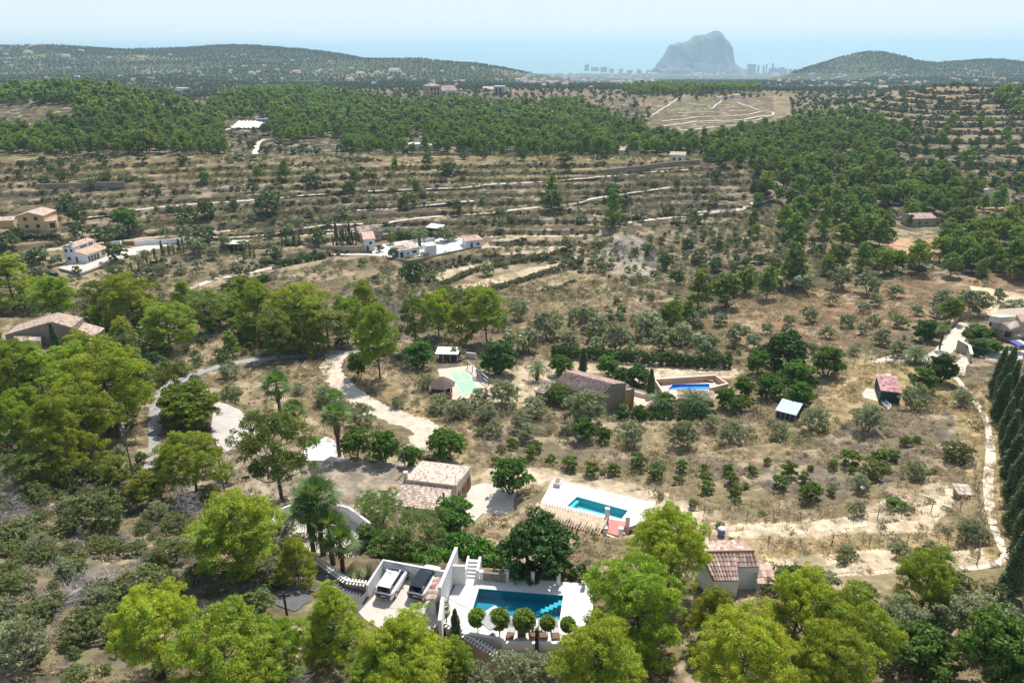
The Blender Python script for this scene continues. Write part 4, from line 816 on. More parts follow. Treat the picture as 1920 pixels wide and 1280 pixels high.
for lab, px, w in (('thin white road among far vineyard terraces', [(1215, 222), (1250, 200), (1300, 178), (1352, 185), (1340, 200), (1330, 205)], 1.6), ('pale road bending round the vineyard hill', [(1380, 192), (1420, 206), (1450, 215), (1400, 228), (1300, 232)], 1.8), ('lowest curved pale terrace edge on vineyard hill', [(1250, 247), (1330, 239), (1400, 233), (1425, 230)], 3), ('second curved pale terrace edge on vineyard hill', [(1235, 238), (1300, 229), (1380, 226), (1440, 217)], 3), ('third curved pale terrace edge on vineyard hill', [(1240, 228), (1300, 221), (1370, 218), (1430, 210)], 2.6), ('highest curved pale terrace edge on vineyard hill', [(1270, 213), (1340, 210), (1400, 208)], 2.2), ('pale lane in the valley among the woods', [(1365, 268), (1385, 262), (1395, 256)], 3), ('pale lane by the solar field', [(395, 248), (430, 243), (480, 238), (560, 245), (640, 244)], 4), ('steep pale track at wood edge', [(478, 290), (484, 270), (510, 262)], 3)):
    ribbon('dirt_track', lab, px, w, 'track_pale', .3, 3)
P2 = [(1013, 942), (1035, 902), (1048, 899), (1073, 906), (1230, 942.5), (1205, 979), (1172, 990), (1140, 985), (1070, 962), (1020, 950)]
QP = [(898, 1103), (1056, 1116), (1049, 1163), (884, 1149)]; QP2 = [(1082, 931), (1177.5, 957), (1165, 972.5), (1063, 948)]
patch('terrace', 'white paved pool terrace', POOLT, ZP, 'terrace_white', QP)
patch('car_park', 'pale concrete parking bay', [(690, 1112), (719, 1071), (833, 1092), (838, 1120), (836, 1168), (800, 1180), (720, 1182), (684, 1160), (655, 1128)], ZP, 'terrace_warm', lift=.03)
patch('terrace', 'white terrace round the upper pool', P2, ZT2, 'terrace_white', QP2)
patch('courtyard', 'pale courtyard floor inside the white wall', [(510, 1010), (519, 975), (558, 958), (629, 962), (653, 968), (693, 1000), (668, 1036), (690, 1052), (680, 1090), (640, 1070), (600, 1048), (560, 1030)], ZC, 'terrace_warm', lift=.16)
patch('yard', 'bare concrete yard behind the tiled house', [(620, 855), (780, 878), (760, 905), (740, 935), (700, 950), (580, 935), (560, 890)], ZY, 'terrace_warm', lift=-.02)
patch('drive', 'bright white concrete ramp left of the feathery pine', [(402, 752), (425, 757), (450, 768), (470, 790), (492, 805), (486, 822), (462, 832), (420, 850), (400, 852), (396, 800)], ZD, 'terrace_pinkish', lift=.05)
patch('terrace', 'bright white terrace beside the tall palm', [(548, 858), (560, 845), (612, 818), (636, 830), (648, 866), (630, 873), (570, 872)], ZW, 'terrace_white', lift=.05)
patch('lawn', 'strip of artificial green lawn on white terrace', [(565, 838), (592, 815), (608, 818), (566, 842)], ZW, 'lawn', lift=.09, thick=.1)
patch('paving', 'pale patio right of the tiled house', [(858, 950), (883, 911), (905, 905), (955, 912), (1000, 940), (960, 965), (905, 962), (880, 985)], ZH, 'terrace_warm', lift=.04)
patch('tennis_court_surround', 'pink gravel round the green court', [(820, 692), (888, 684), (930, 740), (880, 775), (835, 735)], ZK, 'pink_paving', lift=.02)
patch('villa_yard', 'pale yard before the right villa', [(1800, 690), (1822, 662), (1860, 660), (1940, 655), (1940, 672), (1850, 680)], ZV, 'terrace_warm', lift=.05)
patch('yard', 'white yard before the far white house', [(110, 502), (128, 492), (200, 478), (230, 462), (300, 452), (340, 450), (300, 466), (220, 486), (150, 512)], ZB, 'terrace_warm', lift=.1)
patch('yard', 'white terraces between the village houses', [(690, 462), (780, 448), (870, 446), (905, 460), (820, 476), (750, 484), (700, 476)], ZA, 'terrace_white', lift=.1)
patch('concrete_apron', 'pale concrete pad beside the red roofed shed', [(1612, 743), (1625, 727), (1647, 731), (1661, 700), (1672, 700), (1650, 731), (1646, 752)], ZG, 'terrace_warm', lift=.05)
ZL = ZP - 1.3
# ------------------------------------------------------------ villa at the bottom: pool, cars, walls
r_, Q_, o_ = pool('deep blue rectangular pool behind the ball shaped trees', QP, ZP, 'water_deep', 'pool_tile', 1.05)
a, b, c, d = Q_
for i in range(6):                                 # stepping blocks along the right side of the pool
    def PB(u, v): return a * (1 - u) * (1 - v) + b * u * (1 - v) + c * u * v + d * (1 - u) * v
    u1 = .995 - i * .048; v0 = .13 + i * .055; q = [PB(u1 - .046, v0), PB(u1, v0), PB(u1, v0 + .2), PB(u1 - .046, v0 + .2)]
    MB().prism([(p.x, p.y) for p in q], -1.04, -.22 - .13 * i).build('step', 'pool_step', r_)
r_, Q_, o_ = pool('turquoise pool on the upper white terrace', QP2, ZT2, 'water_clear', 'pool_tile_light', .95)
q0 = [Q_[0] * .93 + Q_[1] * .07, Q_[0], Q_[3], Q_[3] * .93 + Q_[2] * .07]; MB().prism([(p.x, p.y) for p in q0], -.94, -.35).build('step', 'pool_step', r_)
pool('bright blue pool in the ochre walled court', [(1252, 730), (1262, 720.5), (1330, 719.5), (1331, 730)], ZQ, 'water_clear', 'pool_blue', .4, lift=.06)
pool('small dark pool in the village terrace', [(834, 466.5), (840, 463.5), (862, 463), (858, 466)], ZA, 'water_deep', 'pool_tile', 1.0, lift=.12)
def car(label, rear, front, z, roof):
    A = on_plane(*rear, z); B = on_plane(*front, z); d = (B - A).normalized(); rz = math.atan2(d.y, d.x) - math.pi / 2
    o = empty('parked_car', (A.x, A.y, z + .05), rz, label, 'car', 'white cars in the parking bay'); L, W = 4.55, .92
    def loft(secs, name, m, par=o, bev=.0):          # secs: (y, half width, z low, z high)
        mb = MB(); vs = []; n = 10
        for y, w, z0, z1 in secs:
            k = min(.16, (z1 - z0) * .45)
            vs += [(-w + k * .4, y, z0), (w - k * .4, y, z0), (w, y, z0 + k), (w, y, (z0 + z1) / 2), (w * .985, y, z1 - k), (w - k * .8, y, z1), (0, y, z1 + .02), (-w + k * .8, y, z1), (-w * .985, y, z1 - k), (-w, y, z0 + k)]
        fs = [(i * n + j, i * n + (j + 1) % n, (i + 1) * n + (j + 1) % n, (i + 1) * n + j) for i in range(len(secs) - 1) for j in range(n)] + [tuple(range(n)), tuple((len(secs) - 1) * n + j for j in range(n))[::-1]]
        mb.add(vs, fs); return mb.build(name, m, par, smooth=True, bevel=bev)
    body = loft([(0, .76, .42, .86), (.06, .88, .30, 1.0), (.5, .92, .26, 1.06), (1.6, .93, .24, 1.02), (2.9, .93, .24, 1.0), (3.4, .92, .26, .98), (4.1, .88, .28, .86), (4.42, .78, .32, .72), (4.55, .6, .36, .62)], 'body', 'car_white')
    loft([(.10, .72, .98, 1.05), (.42, .74, 1.0, 1.52), (.8, .75, 1.0, 1.57), (2.2, .75, 1.0, 1.58), (2.75, .72, .98, 1.46), (3.45, .74, .96, 1.0)], 'window', 'car_black')
    MB().prism([(-.64, .25), (.64, .25), (.66, 1.0), (.66, 2.2), (.6, 2.55), (-.6, 2.55), (-.66, 2.2), (-.66, 1.0)], 1.50, [1.555, 1.555, 1.625, 1.635, 1.56, 1.56, 1.635, 1.625]).build('roof', roof, o, bevel=.03)
    for s in (-1, 1):                                    # pillars
        MB().add([(s * .70, .12, 1.0), (s * .60, .12, 1.0), (s * .58, .42, 1.56), (s * .68, .42, 1.56), (s * .76, .36, 1.0), (s * .73, .70, 1.56)], [(0, 1, 2, 3), (0, 3, 5, 4)]).build('pillar', 'car_white', o)
        MB().box(s * .68 - .17, s * .68 + .17, -.04, .12, .78, .90).build('tail_light', 'tail_red', o, bevel=.02)
        MB().box(s * 1.02 - .1, s * 1.02 + .1, 2.95, 3.08, 1.0, 1.13).build('mirror', 'car_white', o, bevel=.03)
        MB().box(s * .66 - .18, s * .66 + .18, 4.33, 4.47, .60, .70).build('headlight', 'chrome', o, bevel=.02)
        for y in (.85, 3.62):
            w = MB(); w.tube([(s * .95, y, .34), (s * .72, y, .34)], .35, 20); t = w.build('wheel', 'rubber', o); MB().tube([(s * .957, y, .34), (s * .94, y, .34)], .22, 14).build('rim', 'chrome', t)
    MB().box(-.26, .26, -.035, 0, .60, .72).build('number_plate', 'plate', o); MB().box(-.74, .74, -.05, .05, .36, .44).build('rear_bumper', 'car_black' if roof == 'car_black' else 'chrome', o, bevel=.015)
    MB().box(-.80, .80, 2.2, 3.0, 1.035, 1.05).build('bonnet_seam', 'car_white', o) if False else None
car('white estate car with white roof, rear towards us', (719, 1128), (745, 1088), ZP + .03, 'car_white')
car('white car with black roof beside the tiled gate pier', (779, 1128), (804, 1087), ZP + .03, 'car_black')
wall_line('boundary_wall', 'white wall round two sides of the parking bay', [(688, 1096), (718.5, 1049), (834, 1070)], ZP, 1.55, .22, 'white_render')
# the tall wall that steps up between parking and pool
wall_line('boundary_wall', 'tall slanting white wall between cars and pool', [(824, 1100), (855.5, 1025)], ZP, 3.0, .3, 'white_render', heights=[3.0, 3.0])
wall_line('boundary_wall', 'lower end of white wall above the pool steps', [(824, 1162), (830, 1118)], ZP, 1.9, .3, 'white_render')
wall_line('garden_wall', 'white wall screening an outdoor shower by the pool', [(849, 1059), (872, 1059.5)], ZP, 2.3, .22, 'white_render')
wall_line('garden_wall', 'low white planter wall along the pool front', [(868, 1184), (937, 1196), (942, 1203), (1030, 1204), (1068, 1203)], ZP, .45, .3, 'white_render', base=-1.4)
f = Fr((812, 1152), (825, 1114), ZP, 'gate_pier', 'gate pier with little tiled roof beside black roofed car', 'gate pier')
MB().box(0, 2.6, -.25, .25, 0, 1.7).build('pier', 'white_render', f.root); tile_part('roof', [[(-.15, 0, 2.0), (2.8, 0, 2.0), (2.8, -.55, 1.8), (-.15, -.55, 1.8)], [(2.8, 0, 2.0), (-.15, 0, 2.0), (-.15, .55, 1.8), (2.8, .55, 1.8)]], f.root, (.50, .33, .25), .3, .5, 3, .12, pale=.6)
f = Fr((876, 1083), (894, 1084), ZP, 'steps', 'white steps rising behind the pool terrace', 'steps')
for i in range(5): MB().box(0, f.L, i * .32, (i + 1) * .32 - .003, 0, .2 * (i + 1)).build('step', 'white_render', f.root)
MB().box(-.2, -.003, -.2, 1.8, 0, 1.25).box(f.L + .003, f.L + .25, -.3, 1.8, 0, 1.25).build('side_wall', 'white_render', f.root)
for i, (x_, y_) in enumerate([(903, 1086), (951, 1089), (999, 1092), (1047, 1096), (1094, 1102)]):
    p = on_plane(x_, y_, ZP); MB().box(-.17, .17, -.17, .17, 0, (1.0, 1.15, 1.15, 1.15, .7)[i]).box(-.2, .2, -.2, .2, (1.0, 1.15, 1.15, 1.15, .7)[i] + .003, (1.0, 1.15, 1.15, 1.15, .7)[i] + .07).build('fence_post', 'white_render', loc=p)
    o = bpy.context.scene.objects[-1] if False else [q for q in COL.objects if q.name.startswith('fence_post')][-1]
    tag(o, ('shortest white square post beside the pool steps', 'white square post behind left part of the pool', 'white square post behind middle of the pool', 'white square post behind right part of the pool', 'low white post at far right corner of pool terrace')[i], 'post', 'white posts behind the pool')
wall_line('garden_wall', 'dark brown wall between first two pool posts', [(906, 1072), (948, 1076)], ZP, 1.0, .2, 'stone_wall')
# retaining walls with tiled caps
def capped(name, label, pix, z, h, drop, ref=None):
    r, P, nr = wall_line(name, label, pix, z, h, .4, 'pale_stone', None, base=-drop); mb = MB(); bb = MB()
    o = Vector(P[0]); k = 0
    for i in range(len(P) - 1):
        a = Vector(P[i][:2]); b2 = Vector(P[i + 1][:2]); d = b2 - a; L = d.length; d.normalize(); n = Vector((-d.y, d.x)); m = int(L / .32)
        for j in range(m):
            c = a + d * (j + .5) * L / m - Vector(o[:2]); q = [(c + n * .42 * s1 + d * .085 * s2) for s1, s2 in ((-1, -1), (1, -1), (1, 1), (-1, 1))]; mb.prism([(p.x, p.y) for p in q], h + .02, h + .13)
        q = [(a - Vector(o[:2]) + n * .1 * s1 + d * L * s2) for s1, s2 in ((-1, 0), (1, 0), (1, 1), (-1, 1))]; bb.prism([(p.x, p.y) for p in q], h + .133, h + .2)
    mb.build('cap_tile', 'terrace_white', r); bb.build('ridge', 'cream_render', r)
capped('retaining_wall', 'stone retaining wall with tile cap below the palms', [(583, 1040), (620, 1069), (650, 1090), (687, 1095)], ZP - .3, 1.1, 3.5)
capped('retaining_wall', 'stone wall with tile cap sloping down left of the loungers', [(838, 1170), (885, 1199), (932, 1228)], ZP - .5, .7, 3.5)
capped('retaining_wall', 'bowed stone wall with tile cap behind the dark pole', [(940, 1232), (975, 1229), (990, 1222), (1010, 1225), (1042, 1236)], ZL, .8, 3.5)
patch('garden_bed', 'shaded soil bed below the pool wall', [(872, 1196), (940, 1206), (1070, 1206), (1090, 1215), (1045, 1240), (985, 1228), (935, 1230)], ZL, 'dirt_road', lift=.05)
wall_line('boundary_wall', 'tall white angular courtyard wall round the palms', [(508, 985), (519, 956), (558, 941), (629, 945), (653, 950), (697, 982), (661, 1014)], ZC, 1.75, .28, 'white_render')
# loungers, parasol, topiary
def lounger(px, py, label, rz=.12):
    p = on_plane(px, py, ZP + .06); o = empty('sun_lounger', p, rz, label, 'sun lounger', 'loungers in a row by the lower pool')
    MB().box(-.34, .34, 0, 1.9, .24, .30).build('frame', 'brown_wood', o); MB().box(-.33, .33, .0, .62, .303, .37).build('foot_cushion', 'brown_wood', o, bevel=.02); MB().box(-.33, .33, .65, 1.25, .303, .39).build('cushion', 'canvas', o, bevel=.03)
    MB().slab([(-.33, 1.27, .36), (.33, 1.27, .36), (.33, 1.92, .80), (-.33, 1.92, .80)], .09).build('backrest', 'canvas', o)
    for s in (-1, 1):
        for y in (.15, 1.7): MB().box(s * .3 - .03, s * .3 + .03, y - .03, y + .03, 0, .237).build('leg', 'brown_wood', o)
lounger(955, 1201, 'leftmost lounger, white with brown foot, by the pool', -.18); lounger(979, 1197, 'second lounger from the left, by third ball tree', .0); lounger(1001, 1199, 'third lounger from the left, beside the dark pole', .05); lounger(1019, 1200, 'fourth lounger from the left, behind fourth ball tree', .05); lounger(1043, 1202, 'rightmost lounger, between the last two ball trees', .05)
p = on_plane(924, 1191, ZP + .06); o = empty('parasol', p, 0, 'square white parasol behind the two left ball trees', 'parasol'); o.rotation_euler[2] = .7; o.scale = (.85, .85, 1); MB().tube([(0, 0, 0), (0, 0, 2.5)], .03, 8).build('pole', 'chrome', o); MB().lathe([(.3, 0), (.3, .1), (.06, .14)], n=14).build('base', 'dark_metal', o)
mb = MB(); mb.add([(-1.3, -1.2, 2.1), (1.3, -1.2, 2.1), (1.3, 1.2, 2.1), (-1.3, 1.2, 2.1), (0, 0, 2.36), (-1.3, -1.2, 1.98), (1.3, -1.2, 1.98), (1.3, 1.2, 1.98), (-1.3, 1.2, 1.98)], [(0, 1, 4), (1, 2, 4), (2, 3, 4), (3, 0, 4), (5, 6, 1, 0), (6, 7, 2, 1), (7, 8, 3, 2), (8, 5, 0, 3)]); mb.build('canopy', 'canvas', o)
rng = np.random.RandomState(77)
d_ = rng.normal(size=(150, 3)); d_ /= np.linalg.norm(d_, axis=1, keepdims=True); tw = MB().tube([(0, 0, -.3), (.02, 0, .7), (0, 0, 1.5)], [.05, .04, .04], 7)
proto('ball', leafcloud(d_ * .62 + [0, 0, 2.0], .22, 26, .095, rng, 1, .5, -2, .6, (.17, .25, .035), .4, .12, .25), 'green_leaves', tw, 'bark', 1.62, 2.0, 2.8)
for (x_, y_, w_, lab) in [(895, 1157, 35, 'leftmost ball shaped tree on a thin stem by the pool'), (936, 1160, 40, 'second ball shaped tree from the left by the pool'), (983, 1162, 43, 'largest ball shaped tree, middle of the poolside row'), (1027, 1167, 29, 'fourth ball shaped tree, smaller, right of the largest'), (1065, 1170, 29, 'rightmost and thinnest ball shaped tree by the pool')]:
    z = ZL if x_ < 1060 else ZP; s = w_ * 66 / FPX / 1.62; p = on_plane(x_, y_, ZP + 1.95 * 1.0); o = put('ball', p.x, p.y, ZP + 1.95 - 2.0 * s, s, 0, 'ball_tree', trunk='stem'); tag(o, lab, 'tree', 'clipped ball trees by the pool')
for (px_, py_, s, lab) in [(855, 1195, .42, 'small dark cypress at left front of the pool'), (1101, 1194, .25, 'little cypress at right end of the ball trees')]:
    p = on_plane(px_, py_, ZP); o = put('cypressW', p.x, p.y, p.z, s, 0, 'cypress'); tag(o, lab, 'cypress')
p = on_plane(848, 1090, ZP); o = empty('garden_seat', p, .3, 'white cushioned seat by the shower wall', 'seat'); MB().box(-.4, .4, -.4, .4, .15, .45).build('seat', 'canvas', o, bevel=.06); MB().box(-.4, .4, .28, .4, .453, .95).build('backrest', 'canvas', o, bevel=.05); MB().box(-.36, .36, -.36, .36, 0, .147).build('base', 'brown_wood', o)
p = on_plane(836, 1147, ZP); o = empty('planter', p, 0, 'pale low planter with succulent at terrace edge', 'planter'); MB().lathe([(.3, 0), (.5, .3), (.52, .55), (.44, .55), (.4, .45)], n=16).build('pot', 'cream_render', o)
me = mesh_np('leaves', *leafcloud(np.array([[0, 0, .7]]), .45, 60, .2, rng, .8, .3, -.1, .4, (.10, .16, .05))[:2], MATS['green_leaves'], leafcloud(np.array([[0, 0, .7]]), .45, 60, .2, np.random.RandomState(1), .8, .3, -.1, .4, (.10, .16, .05))[2]); link('plant', me, o)
# ------------------------------------------------------------ tiled house with chimney
def world_building(name, label, z, cat='house'): return empty(name, (0, 0, z), 0, label, cat)
def pq(lst, z): return [tuple(on_plane(x, y, z + h) - Vector((0, 0, z))) for x, y, h in lst]
def prism_roof(root, pts, z, mt, low=-1.5, drop=.12, name='wall', inset=0.0):
    P = pq(pts, z)
    c = (sum(p[0] for p in P) / len(P), sum(p[1] for p in P) / len(P)); P = [(p[0] + (c[0] - p[0]) * inset, p[1] + (c[1] - p[1]) * inset, p[2]) for p in P]
    return MB().prism([(p[0], p[1]) for p in P], low, [p[2] - drop for p in P]).build(name, mt, root)
R = world_building('tiled_house', 'white house with two step pale tiled roof and brown doors', ZH)
U = [(757.5, 898, 3.7), (792, 864, 3.1), (883, 875, 3.1), (855.5, 910, 3.7)]; prism_roof(R, U, ZH, 'cream_render', inset=.02)
q = pq(U, ZH); tile_part('roof', [[q[0], q[3], q[2], q[1]]], R, (.52, .38, .29), .26, .4, 11, .055, pale=.55)
Lw = [(757, 900, 3.3), (848.5, 912, 3.3), (834, 960, 2.35), (737, 946, 2.35)]; prism_roof(R, Lw, ZH, 'white_render', drop=.2, inset=.03); q = pq(Lw, ZH); tile_part('lower_roof', [[q[0], q[1], q[2], q[3]]], R, (.46, .33, .26), .26, .4, 12, .06, pale=.5)
A_ = Vector(pq([(883, 875, 3.1)], ZH)[0]); B_ = Vector(pq([(855.5, 910, 3.7)], ZH)[0]); dd = (A_ - B_); dd.z = 0; Ls = dd.length; dd.normalize(); nn = Vector((dd.y, -dd.x, 0))
if nn.x < 0: nn = -nn
for t0, t1, zz in ((.12, .24, 0), (.36, .62, 0), (.72, .92, 0)):
    p0 = B_ + dd * Ls * t0 - nn * .02; p1 = B_ + dd * Ls * t1 - nn * .02; mb = MB().prism([(p0.x, p0.y), (p1.x, p1.y), ((p1 + nn * .1).x, (p1 + nn * .1).y), ((p0 + nn * .1).x, (p0 + nn * .1).y)], .05, 2.15); o = mb.build('door', 'brown_wood', R)
p = on_plane(761, 896, ZH + 3.5); p.z -= ZH; MB().box(p.x - .28, p.x + .28, p.y - .28, p.y + .28, 2.2, 4.5).build('chimney', 'cream_render', R)
p = on_plane(832.5, 941, ZH + 2.7); MB().tube([(p.x, p.y, 2.4), (p.x, p.y, 4.0)], .12, 10).lathe([(.17, 0), (.17, .1), (.02, .16)], (p.x, p.y, 4.003), 10).build('flue', 'dark_metal', R)
p = on_plane(855, 925, ZH + 3.2); MB().tube([(p.x, p.y, 3.2), (p.x, p.y, 6.3)], .025, 5).build('aerial', 'dark_metal', R)
# small house with ribbed roof at right
R = world_building('small_house', 'small grey white house with ribbed red tiled roof', ZR)
q = pq([(1312, 1016, 2.9), (1393, 1012.5, 2.9), (1414, 1033, 3.5), (1312, 1035, 3.5), (1424, 1062, 2.6), (1378, 1062.5, 2.6), (1385, 1088, 2.0), (1338, 1088, 2.0)], ZR)
mid_ = tuple((np.array(q[3]) * .25 + np.array(q[2]) * .75)); L0 = q[3]; uu = Vector(q[2]) - Vector(q[3]); fr_ = .66; M0 = tuple(Vector(q[3]) + uu * fr_); M1 = q[5]; eL = tuple(Vector(q[5]) - uu * fr_)
MB().prism([(q[0][0], q[0][1]), (q[1][0], q[1][1]), (q[2][0], q[2][1]), (q[4][0], q[4][1]), (M1[0], M1[1]), (q[6][0], q[6][1]), (q[7][0], q[7][1]), (L0[0], L0[1])], -2.5, [2.75, 2.75, 3.3, 2.45, 2.45, 1.85, 1.85, 3.3]).build('wall', 'grey_shade_wall', R)
tile_part('roof', [[L0, q[2], q[1], q[0]], [M0, q[2], q[4], M1], [L0, M0, q[6], q[7]]], R, (.45, .29, .23), .34, .45, 21, .11, pale=.5, eave_mat='roof_deck_brown' if 'roof_deck_brown' in MATS else 'brown_wood')
a_ = Vector(q[3]); b_ = Vector(q[2]); MB().tube([a_ + Vector((0, 0, .08)), b_ + Vector((0, 0, .08))], .13, 7).build('ridge_tile', 'town_roof', R)
f = Fr((1393, 1104), (1414, 1100), ZR, 'x', None, None); bpy.data.objects.remove(f.root)
house('wall_shed', 'little tiled lean-to right of the small ribbed house', (1422, 1112), (1446, 1112), 1.6, 1.3, 'shed', .4, 'grey_shade_wall', cat='shed', dz=.0)
# pergola
ZPg = ZT2 - .9; C4 = [(1007, 943), (1140, 975), (1125, 1002), (998, 963)]; hp = 2.3
R = world_building('pergola', 'long reed covered timber pergola in front of the upper pool', ZPg, 'pergola'); T4 = [Vector(v) for v in pq([(x, y, hp) for x, y in C4], ZPg)]
for (e0, e1) in ((0, 1), (3, 2)):
    for i in range(6):
        p = T4[e0] + (T4[e1] - T4[e0]) * (i / 5); MB().box(p.x - .1, p.x + .1, p.y - .1, p.y + .1, -1, hp - .22).build('post', 'old_wood', R)
    a, b = T4[e0], T4[e1]; n = Vector((-(b - a).y, (b - a).x, 0)).normalized() * .09; MB().slab([a - n - Vector((0, 0, .02)), b - n - Vector((0, 0, .02)), b + n - Vector((0, 0, .02)), a + n - Vector((0, 0, .02))], .18).build('beam', 'brown_wood', R)
nb = 26
for i in range(nb):
    t = (i + .5) / nb; a = T4[0] + (T4[1] - T4[0]) * t; b = T4[3] + (T4[2] - T4[3]) * t; e = (b - a).normalized(); a2 = a - e * .35; b2 = b + e * .35; n = Vector((-(e.y), e.x, 0)) * .06
    MB().slab([a2 - n + Vector((0, 0, .14)), b2 - n + Vector((0, 0, .14)), b2 + n + Vector((0, 0, .14)), a2 + n + Vector((0, 0, .14))], .135).build('rafter', 'old_wood', R)
mb = MB(); rs = np.random.RandomState(9)
for i in range(150):
    t0 = (i + .06) / 150; t1 = (i + .94) / 150; s0, s1 = rs.uniform(.0, .14), rs.uniform(.7, 1.0) if rs.rand() < .7 else rs.uniform(.4, .8); c = []
    for t, s in ((t0, s0), (t1, s0), (t1, s1), (t0, s1)): a = T4[0] + (T4[1] - T4[0]) * t; b = T4[3] + (T4[2] - T4[3]) * t; c.append(a + (b - a) * s + Vector((0, 0, .17 + rs.uniform(0, .02))))
    mb.slab(c, .02)
mb.build('reed_mat', 'reed', R); a, b = T4[3], T4[2]; n = Vector((-(b - a).y, (b - a).x, 0)).normalized() * .12
MB().prism([((a - n).x, (a - n).y), ((b - n).x, (b - n).y), ((b + n).x, (b + n).y), ((a + n).x, (a + n).y)], -1.2, .9).build('low_wall', 'pale_stone', R)
patch('paving', 'red paved platform between the four white pillars', [(1141, 972), (1176, 978), (1172, 1000), (1157, 1003), (1137, 997)], ZT2, 'red_paving', lift=.1, thick=1.5)
for i, (x_, y_, lab) in enumerate([(1138, 972, 'left rear'), (1176, 987, 'right rear'), (1163, 1009, 'right front'), (1134, 1008, 'left front')]):
    p = on_plane(x_, y_, ZT2 + (0 if i < 2 else -.4)); o = empty('pillar', p, 0, f'{lab} white pillar round the red platform', 'pillar', 'white pillars by the red platform'); MB().box(-.24, .24, -.24, .24, -1, 1.5).build('shaft', 'white_render', o); MB().box(-.29, .29, -.29, .29, 1.503, 1.6).build('cap', 'cream_render', o)
wall_line('garden_wall', 'white wall fronting the red platform', [(1137, 1001), (1159, 1009)], ZT2 - .4, .9, .2, 'white_render')
f = Fr((1037, 912), (1050, 914), ZT2, 'planter', 'white box planter at top left of upper terrace', 'planter'); MB().box(0, f.L, 0, 1.5, 0, .6).build('box', 'white_render', f.root); MB().box(.15, f.L - .15, .15, 1.35, .603, .66).build('soil', 'stone_wall', f.root)
for (x_, y_, lab) in ((1236, 961, 'reddish timber sunbed beyond right end of upper pool'), (1246, 968, 'second timber sunbed beyond right end of upper pool')):
    p = hit(x_, y_); o = empty('sun_lounger', p, -.6, lab, 'sun lounger', 'old sunbeds right of the upper terrace'); MB().box(-.32, .32, 0, 1.8, .22, .3).build('frame', 'brown_wood', o); MB().box(-.3, .3, .05, 1.2, .303, .36).build('cushion', 'pink_paving', o, bevel=.02); MB().slab([(-.3, 1.2, .36), (.3, 1.2, .36), (.3, 1.8, .75), (-.3, 1.8, .75)], .06).build('backrest', 'cream_render', o)
    for s in (-1, 1): MB().box(s * .28 - .03, s * .28 + .03, .1, .16, -.1, .217).box(s * .28 - .03, s * .28 + .03, 1.6, 1.66, -.1, .217).build('leg', 'brown_wood', o)
# ------------------------------------------------------------ green court, gazebo, stone house, walled pool
cc = [(838, 697.5), (877, 693), (905, 733), (865, 742)]; patch('sports_court', 'pale green sports court', cc, ZK, 'court_green', lift=.06, thick=.1)
K = [on_plane(x, y, ZK + .066) for x, y in cc]
def kb(u, v): return K[0] * (1 - u) * (1 - v) + K[1] * u * (1 - v) + K[2] * u * v + K[3] * (1 - u) * v
mb = MB()
for u0, v0, u1, v1 in ((.07, .05, .93, .05), (.07, .95, .93, .95), (.07, .05, .07, .95), (.93, .05, .93, .95), (.07, .45, .93, .45), (.5, .05, .5, .45)):
    a, b = kb(u0, v0), kb(u1, v1); n = Vector((-(b - a).y, (b - a).x, 0)).normalized() * .09; mb.add([a - n, b - n, b + n, a + n], [(0, 1, 2, 3)])
tag(mb.build('court_markings', 'line_white'), 'white lines painted on the green court', kind='structure')
fence('court_fence', 'timber fence with white top rail beside the green court', [(877, 690), (895, 705), (916, 723)], 1.6, 1.9, 'brown_wood', rail='white_metal')
p = on_plane(830, 738, ZK); R = empty('gazebo', p, .3, 'round thatched gazebo beside the green court', 'gazebo'); n = 8
for i in range(n):
    a = 6.283 * i / n; x_, y_ = 1.9 * math.cos(a), 1.9 * math.sin(a); MB().box(x_ - .08, x_ + .08, y_ - .08, y_ + .08, 0, 2.3).build('post', 'white_render' if i in (0, 6, 7) else 'brown_wood', R)
MB().lathe([(2.7, 2.15), (1.9, 2.7), (.9, 3.35), (.1, 3.75)], n=8).build('roof', 'thatch', R); mb = MB()
for i in range(n):
    a0, a1 = 6.283 * (i + .06) / n, 6.283 * (i + .94) / n
    if i != 2: mb.prism([(1.78 * math.cos(a0), 1.78 * math.sin(a0)), (1.98 * math.cos(a0), 1.98 * math.sin(a0)), (1.98 * math.cos(a1), 1.98 * math.sin(a1)), (1.78 * math.cos(a1), 1.78 * math.sin(a1))], 0, .9)
mb.build('low_wall', 'brick', R)
f = Fr((818, 681), (858, 682), None, 'carport', 'flat white roofed carport behind the gazebo', 'carport')
MB().box(-.2, f.L + .2, -.1, 4, 2.2, 2.35).build('roof', 'white_render', f.root)
for x_ in (0, f.L * .33, f.L * .66, f.L): MB().box(x_ - .06, x_ + .06, 0, .12, -.5, 2.197).box(x_ - .06, x_ + .06, 3.8, 3.92, -.5, 2.197).build('post', 'white_render', f.root)
MB().box(0, f.L, 3.95, 4.1, -.5, 2.1).build('back_wall', 'stone_wall', f.root)
wall_line('boundary_wall', 'white wall by the bushes beyond the carport', [(872, 660), (892, 662)], None, 1.5, .25, 'white_render', ref=(880, 668))
R = world_building('stone_house', 'long stone farmhouse with mottled purple brown tiled roof', ZS)
q = pq([(1060, 696, 5.6), (1149, 719.5, 5.6), (1125.5, 745, 3.3), (1037, 722, 3.3), (1174, 717.5, 4.4), (1083, 695, 4.4)], ZS)
MB().prism([(q[3][0], q[3][1]), (q[2][0], q[2][1]), (q[1][0], q[1][1]), (q[4][0], q[4][1]), (q[5][0], q[5][1]), (q[0][0], q[0][1])], -2, [3.2, 3.2, 5.4, 4.3, 4.3, 5.4]).build('wall', 'stone_wall', R)
tile_part('roof', [[q[0], q[1], q[2], q[3]], [q[1], q[0], q[5], q[4]]], R, (.27, .17, .135), .3, .5, 31, .05, pale=.3, eave_mat='pale_stone')
